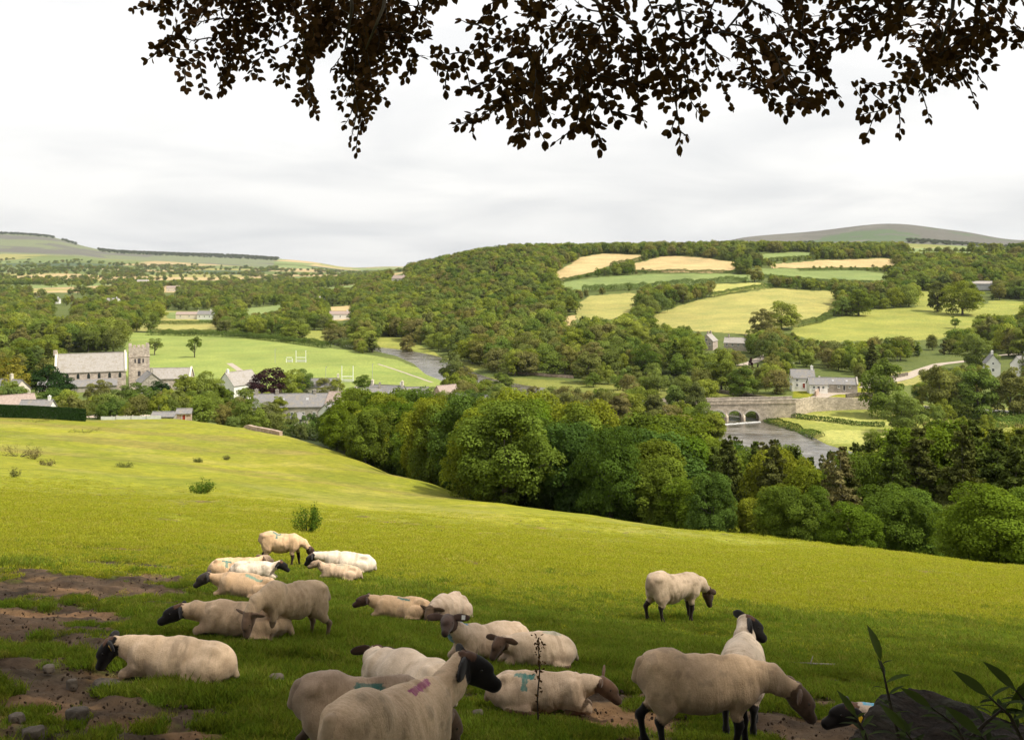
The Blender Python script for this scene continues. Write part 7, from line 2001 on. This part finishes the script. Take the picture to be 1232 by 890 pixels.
# --- the copper beech the viewer stands under
def beech():
    rg = random.Random(21)
    root = on(616, 1.0); root = Vector((9.0, -4.0, hgt(9.0, -4.0)))
    r = empty('copper_beech', root); tag(r, 'overhanging copper beech whose dark leafy sprays frame the top of the view', 'tree')
    tr = MB(); g = root
    top = Vector((8.0, -2.6, 4.6))
    tr.tube([Vector((0, 0, -.4)), Vector((-.05, .05, 1.2)), Vector((-.2, .3, 3.2)), Vector((-.5, .8, 5.6)), top - g + Vector((0, 0, 3))], [.62, .48, .42, .34, .2], 14)
    tr.build('trunk', M['bark'], r, smooth=True)
    base = leaf_shape(1.0, .66, .10, .12, 4)
    lv = Leaves(base); tw = MB(); lim = MB()
    def S(px, row, Y): return Vector(((px - CX) / FPX * Y, Y, -(row - HZ) / FPX * Y))
    def spray(p0, p1, Y0, Y1, ls, dens=1.0, sub=True, bow=.12):
        """a twig between two picture positions with leaves in two ranks and side shoots"""
        a, b = S(p0[0], p0[1], Y0), S(p1[0], p1[1], Y1)
        d = b - a; L_ = d.length
        side = Vector((rg.uniform(-1, 1), rg.uniform(-1, 1), rg.uniform(-.4, .4))); side -= side.project(d); side = side.normalized() if side.length > .01 else Vector((0, 0, 1))
        n = max(3, int(L_ / (ls * .50) * dens))
        q = []
        for i in range(n + 1):
            t = i / n; q.append(a + d * t + side * math.sin(math.pi * t) * L_ * bow * .5 + Vector((0, 0, .04 * L_ * math.sin(t * 7))))
        tw.tube([x - g for x in q[::2] + ([q[-1]] if n % 2 else [])], [.0045 * (1 - .75 * k / max(1, len(q[::2]) - 1 + (n % 2))) + .0008 for k in range(len(q[::2]) + (1 if n % 2 else 0))], 4, cap=False)
        pl = (side * .5 + Vector((rg.uniform(-.4, .4), -.75, rg.uniform(-.2, .6)))).normalized()
        for i in range(1, n + 1):
            dd = (q[i] - q[i - 1]).normalized(); sd = pl.cross(dd).normalized() * (1 if i % 2 else -1)
            lv.add(q[i] - g, dd * .55 + sd * .85 + Vector((rg.uniform(-.25, .25), rg.uniform(-.25, .25), rg.uniform(-.45, .10))), pl + Vector((rg.uniform(-.5, .5), rg.uniform(-.5, .5), rg.uniform(-.5, .5))), ls * rg.uniform(.7, 1.2), rg.random())
            if sub and i % 3 == 0 and i < n - 1 and L_ > ls * 5:
                e = q[i] + (dd * .7 + sd * .8).normalized() * L_ * rg.uniform(.18, .34) * (1 - .4 * i / n)
                pe = (CX + FPX * e.x / e.y, HZ - FPX * e.z / e.y); ps = (CX + FPX * q[i].x / q[i].y, HZ - FPX * q[i].z / q[i].y)
                spray(ps, pe, q[i].y, e.y, ls * .92, dens, False)
        lv.add(q[-1] - g, d, pl, ls * .9, rg.random())
    # (start, end) of the main sprays as they hang in view; the farther ones have smaller looking leaves
    L1 = [((250, -40), (175, 8)), ((270, -30), (200, 12)), ((300, -20), (196, 56)), ((300, -10), (215, 92)), ((340, -20), (268, 90)), ((360, 0), (300, 95)), ((380, -10), (335, 100)), ((330, -30), (262, 42)), ((400, 0), (350, 80)), ((410, -20), (372, 92)),
          ((430, -20), (420, 90)), ((440, 20), (440, 158)), ((448, 40), (452, 120)), ((430, 30), (428, 105)), ((455, 0), (462, 90)), ((470, -20), (488, 60)), ((480, -10), (498, 84)), ((490, -30), (516, 36)), ((500, -30), (524, 12)), ((420, -30), (390, 50)), ((350, -30), (320, 40)), ((380, -30), (400, 60)),
          ((310, -30), (240, 20)), ((460, -20), (440, 70)), ((440, 60), (446, 140)), ((300, -30), (290, 60)), ((405, 10), (380, 60)), ((475, 10), (480, 50))]
    for a, b in L1: spray(a, b, rg.uniform(6.2, 7.4), rg.uniform(5.8, 7.6), .058)
    C1 = [((620, -20), (568, 30)), ((610, 20), (525, 88)), ((640, 30), (560, 70)), ((650, 60), (550, 155)), ((660, 80), (585, 130)), ((640, 60), (570, 112)), ((700, 60), (690, 165)), ((700, 90), (722, 182)), ((680, 80), (650, 150)), ((730, 60), (745, 135)), ((760, 50), (770, 120)), ((790, 40), (800, 130)), ((800, 90), (818, 182)),
          ((820, 60), (842, 140)), ((850, 50), (880, 130)), ((860, 40), (915, 120)), ((880, 30), (955, 100)), ((900, 40), (992, 135)), ((930, 60), (975, 128)), ((900, 0), (960, 60)), ((920, -20), (965, 10)), ((660, 0), (600, 60)), ((640, -20), (585, 10)), ((670, 40), (620, 110)), ((720, 40), (700, 130)), ((740, 20), (670, 120)),
          ((760, 30), (740, 110)), ((780, 0), (830, 110)), ((830, 20), (790, 110)), ((860, 0), (850, 90)), ((940, 40), (1000, 100)), ((690, 30), (740, 150)), ((640, 80), (615, 150))]
    for a, b in C1: spray(a, b, rg.uniform(4.6, 6.2), rg.uniform(4.4, 6.4), .057, .84)
    R1 = [((1100, -20), (978, 52)), ((1080, 0), (1000, 66)), ((1120, 0), (1010, 40)), ((1130, 30), (1035, 145)), ((1140, 40), (1062, 112)), ((1150, 20), (1090, 95)), ((1150, 50), (1110, 110)), ((1160, 40), (1150, 105)), ((1200, 0), (1232, 45)), ((1110, -20), (1060, 40)), ((1140, -10), (1100, 60)),
          ((1180, -20), (1140, 70)), ((1210, -20), (1190, 50)), ((1060, -30), (1010, 10)), ((1160, 10), (1120, 80)), ((1240, -20), (1228, 60))]
    for a, b in R1: spray(a, b, rg.uniform(4.6, 6.4), rg.uniform(4.4, 6.6), .056, .84)
    # fill of the dense hearts of the masses
    def fill(poly, n, Y, ls):
        xs = [p[0] for p in poly]; ys = [p[1] for p in poly]
        k = 0
        while k < n:
            x, y = rg.uniform(min(xs), max(xs)), rg.uniform(min(ys), max(ys))
            if not inpoly(np.array([x]), np.array([y]), poly)[0]: continue
            a = rg.uniform(0, 6.28); l_ = rg.uniform(30, 55); k += 1
            yy = rg.uniform(*Y); spray((x, y), (x + math.cos(a) * l_, y + abs(math.sin(a)) * l_ * .7), yy, yy + rg.uniform(-.3, .3), ls, 1.0, False)
    fill([(600, -60), (965, -60), (935, 10), (925, 40), (900, 70), (860, 95), (800, 70), (750, 70), (720, 105), (670, 90), (640, 50), (610, 0)], 52, (4.6, 7.0), .056)
    fill([(390, -60), (510, -60), (480, 30), (455, 60), (430, 40), (400, 20)], 62, (5.8, 7.5), .062)
    fill([(190, -60), (400, -60), (400, 0), (330, -10), (240, -18)], 40, (5.8, 7.5), .062)
    fill([(1075, -60), (1260, -60), (1250, 0), (1180, 20), (1130, 35), (1095, -15)], 12, (4.8, 7.0), .056)
    fill([(1120, 20), (1190, 20), (1175, 75), (1130, 80)], 7, (4.8, 6.2), .056)
    # limbs above the frame that carry the sprays
    for path, r0 in (([(8.4, -3.2, 3.0), (4.9, 1.4, 3.3), (3.2, 3.2, 3.0), (1.6, 4.8, 2.25), (.6, 5.8, 1.95), (.15, 6.0, 1.62)], .11), ([(8.3, -3.1, 3.6), (4.7, 1.6, 3.8), (2.0, 4.6, 3.2), (-.4, 6.2, 2.5), (-1.4, 6.6, 2.05), (-2.4, 6.8, 1.95)], .12), ([(8.4, -3.2, 2.6), (5.4, 1.2, 3.0), (4.0, 3.6, 2.4), (3.0, 5.2, 1.9), (2.45, 5.6, 1.62)], .09),
                     ([(8.2, -3, 4.6), (4.5, 1.8, 5.2), (3, 6, 5.2), (1, 11, 5.6)], .16), ([(8.1, -2.8, 5.2), (7, 1.8, 5.6), (7, 6, 5.8), (9, 11, 6.4)], .16), ([(8.1, -2.7, 5.6), (4.5, 1.0, 6), (0, 3, 6), (-4, 6, 5.6)], .16), ([(8.1, -2.8, 5.8), (8.6, 0, 6.4), (9, 1, 7), (13, 3, 7)], .16)):
        lim.tube([Vector(q) - g for q in path], [r0 * (1 - .8 * i / (len(path) - 1)) + .008 for i in range(len(path))], 8)
    for (a, b) in (((800, -60), (830, 120)), ((700, -40), (735, 70)), ((860, -60), (780, 40)), ((1150, -40), (1130, 60)), ((420, -40), (415, 60)), ((470, -40), (440, 60)), ((640, -40), (760, 30)), ((1090, -40), (1190, 20)), ((920, -30), (870, 40))):
        lim.tube([S(a[0], a[1], 5.6) - g, S((a[0] + b[0]) / 2 + 6, (a[1] + b[1]) / 2, 5.5) - g, S(b[0], b[1], 5.5) - g], [.014, .010, .004], 6)
    lim.build('limb', M['bark'], r, smooth=True)
    tw.build('twigs', M['twig'], r)
    link('foliage', lv.mesh('foliage', M['leaf_beech']), r)
    print('beech leaves', lv.c)
    # unseen rest of the crown, shaped to shade the flock and block sky behind
    ng = np.random.default_rng(5); n = 90000
    X = ng.uniform(-11, 19, n); Y = ng.uniform(-15, 15.5, n)
    u = ng.random(n)
    Z = np.where(Y < -4, .8 + u * 9, 3.2 + u * 6.5)
    zmin = np.where(Y > 0, .300 * Y + .75, np.where(Y > -4, 1.8, .3))
    c = ((X - 5.0) / 14.0) ** 2 + ((Y - 0.5) / 14.5) ** 2 + ((Z - 4.5) / 6.5) ** 2
    k = (Z > zmin) & (c < 1) & ((fbm(X / 1.3 + Z, Y / 1.3, 44, 3) > .40) & ((Y < -3) | (ng.random(n) < np.where(Y < 4, .8, .42))))
    P = np.stack([X, Y, Z], 1)[k]
    V, F = leaf_quads(P - np.array(g), ng.normal(size=P.shape) * .6 + [0, 0, 1], np.full(len(P), .30), ng)
    link('crown', mesh_np('crown', V, F, M['leaf_crown'], {'tone': ('FACE', 'FLOAT', ng.random(len(F)))}), r)
beech()
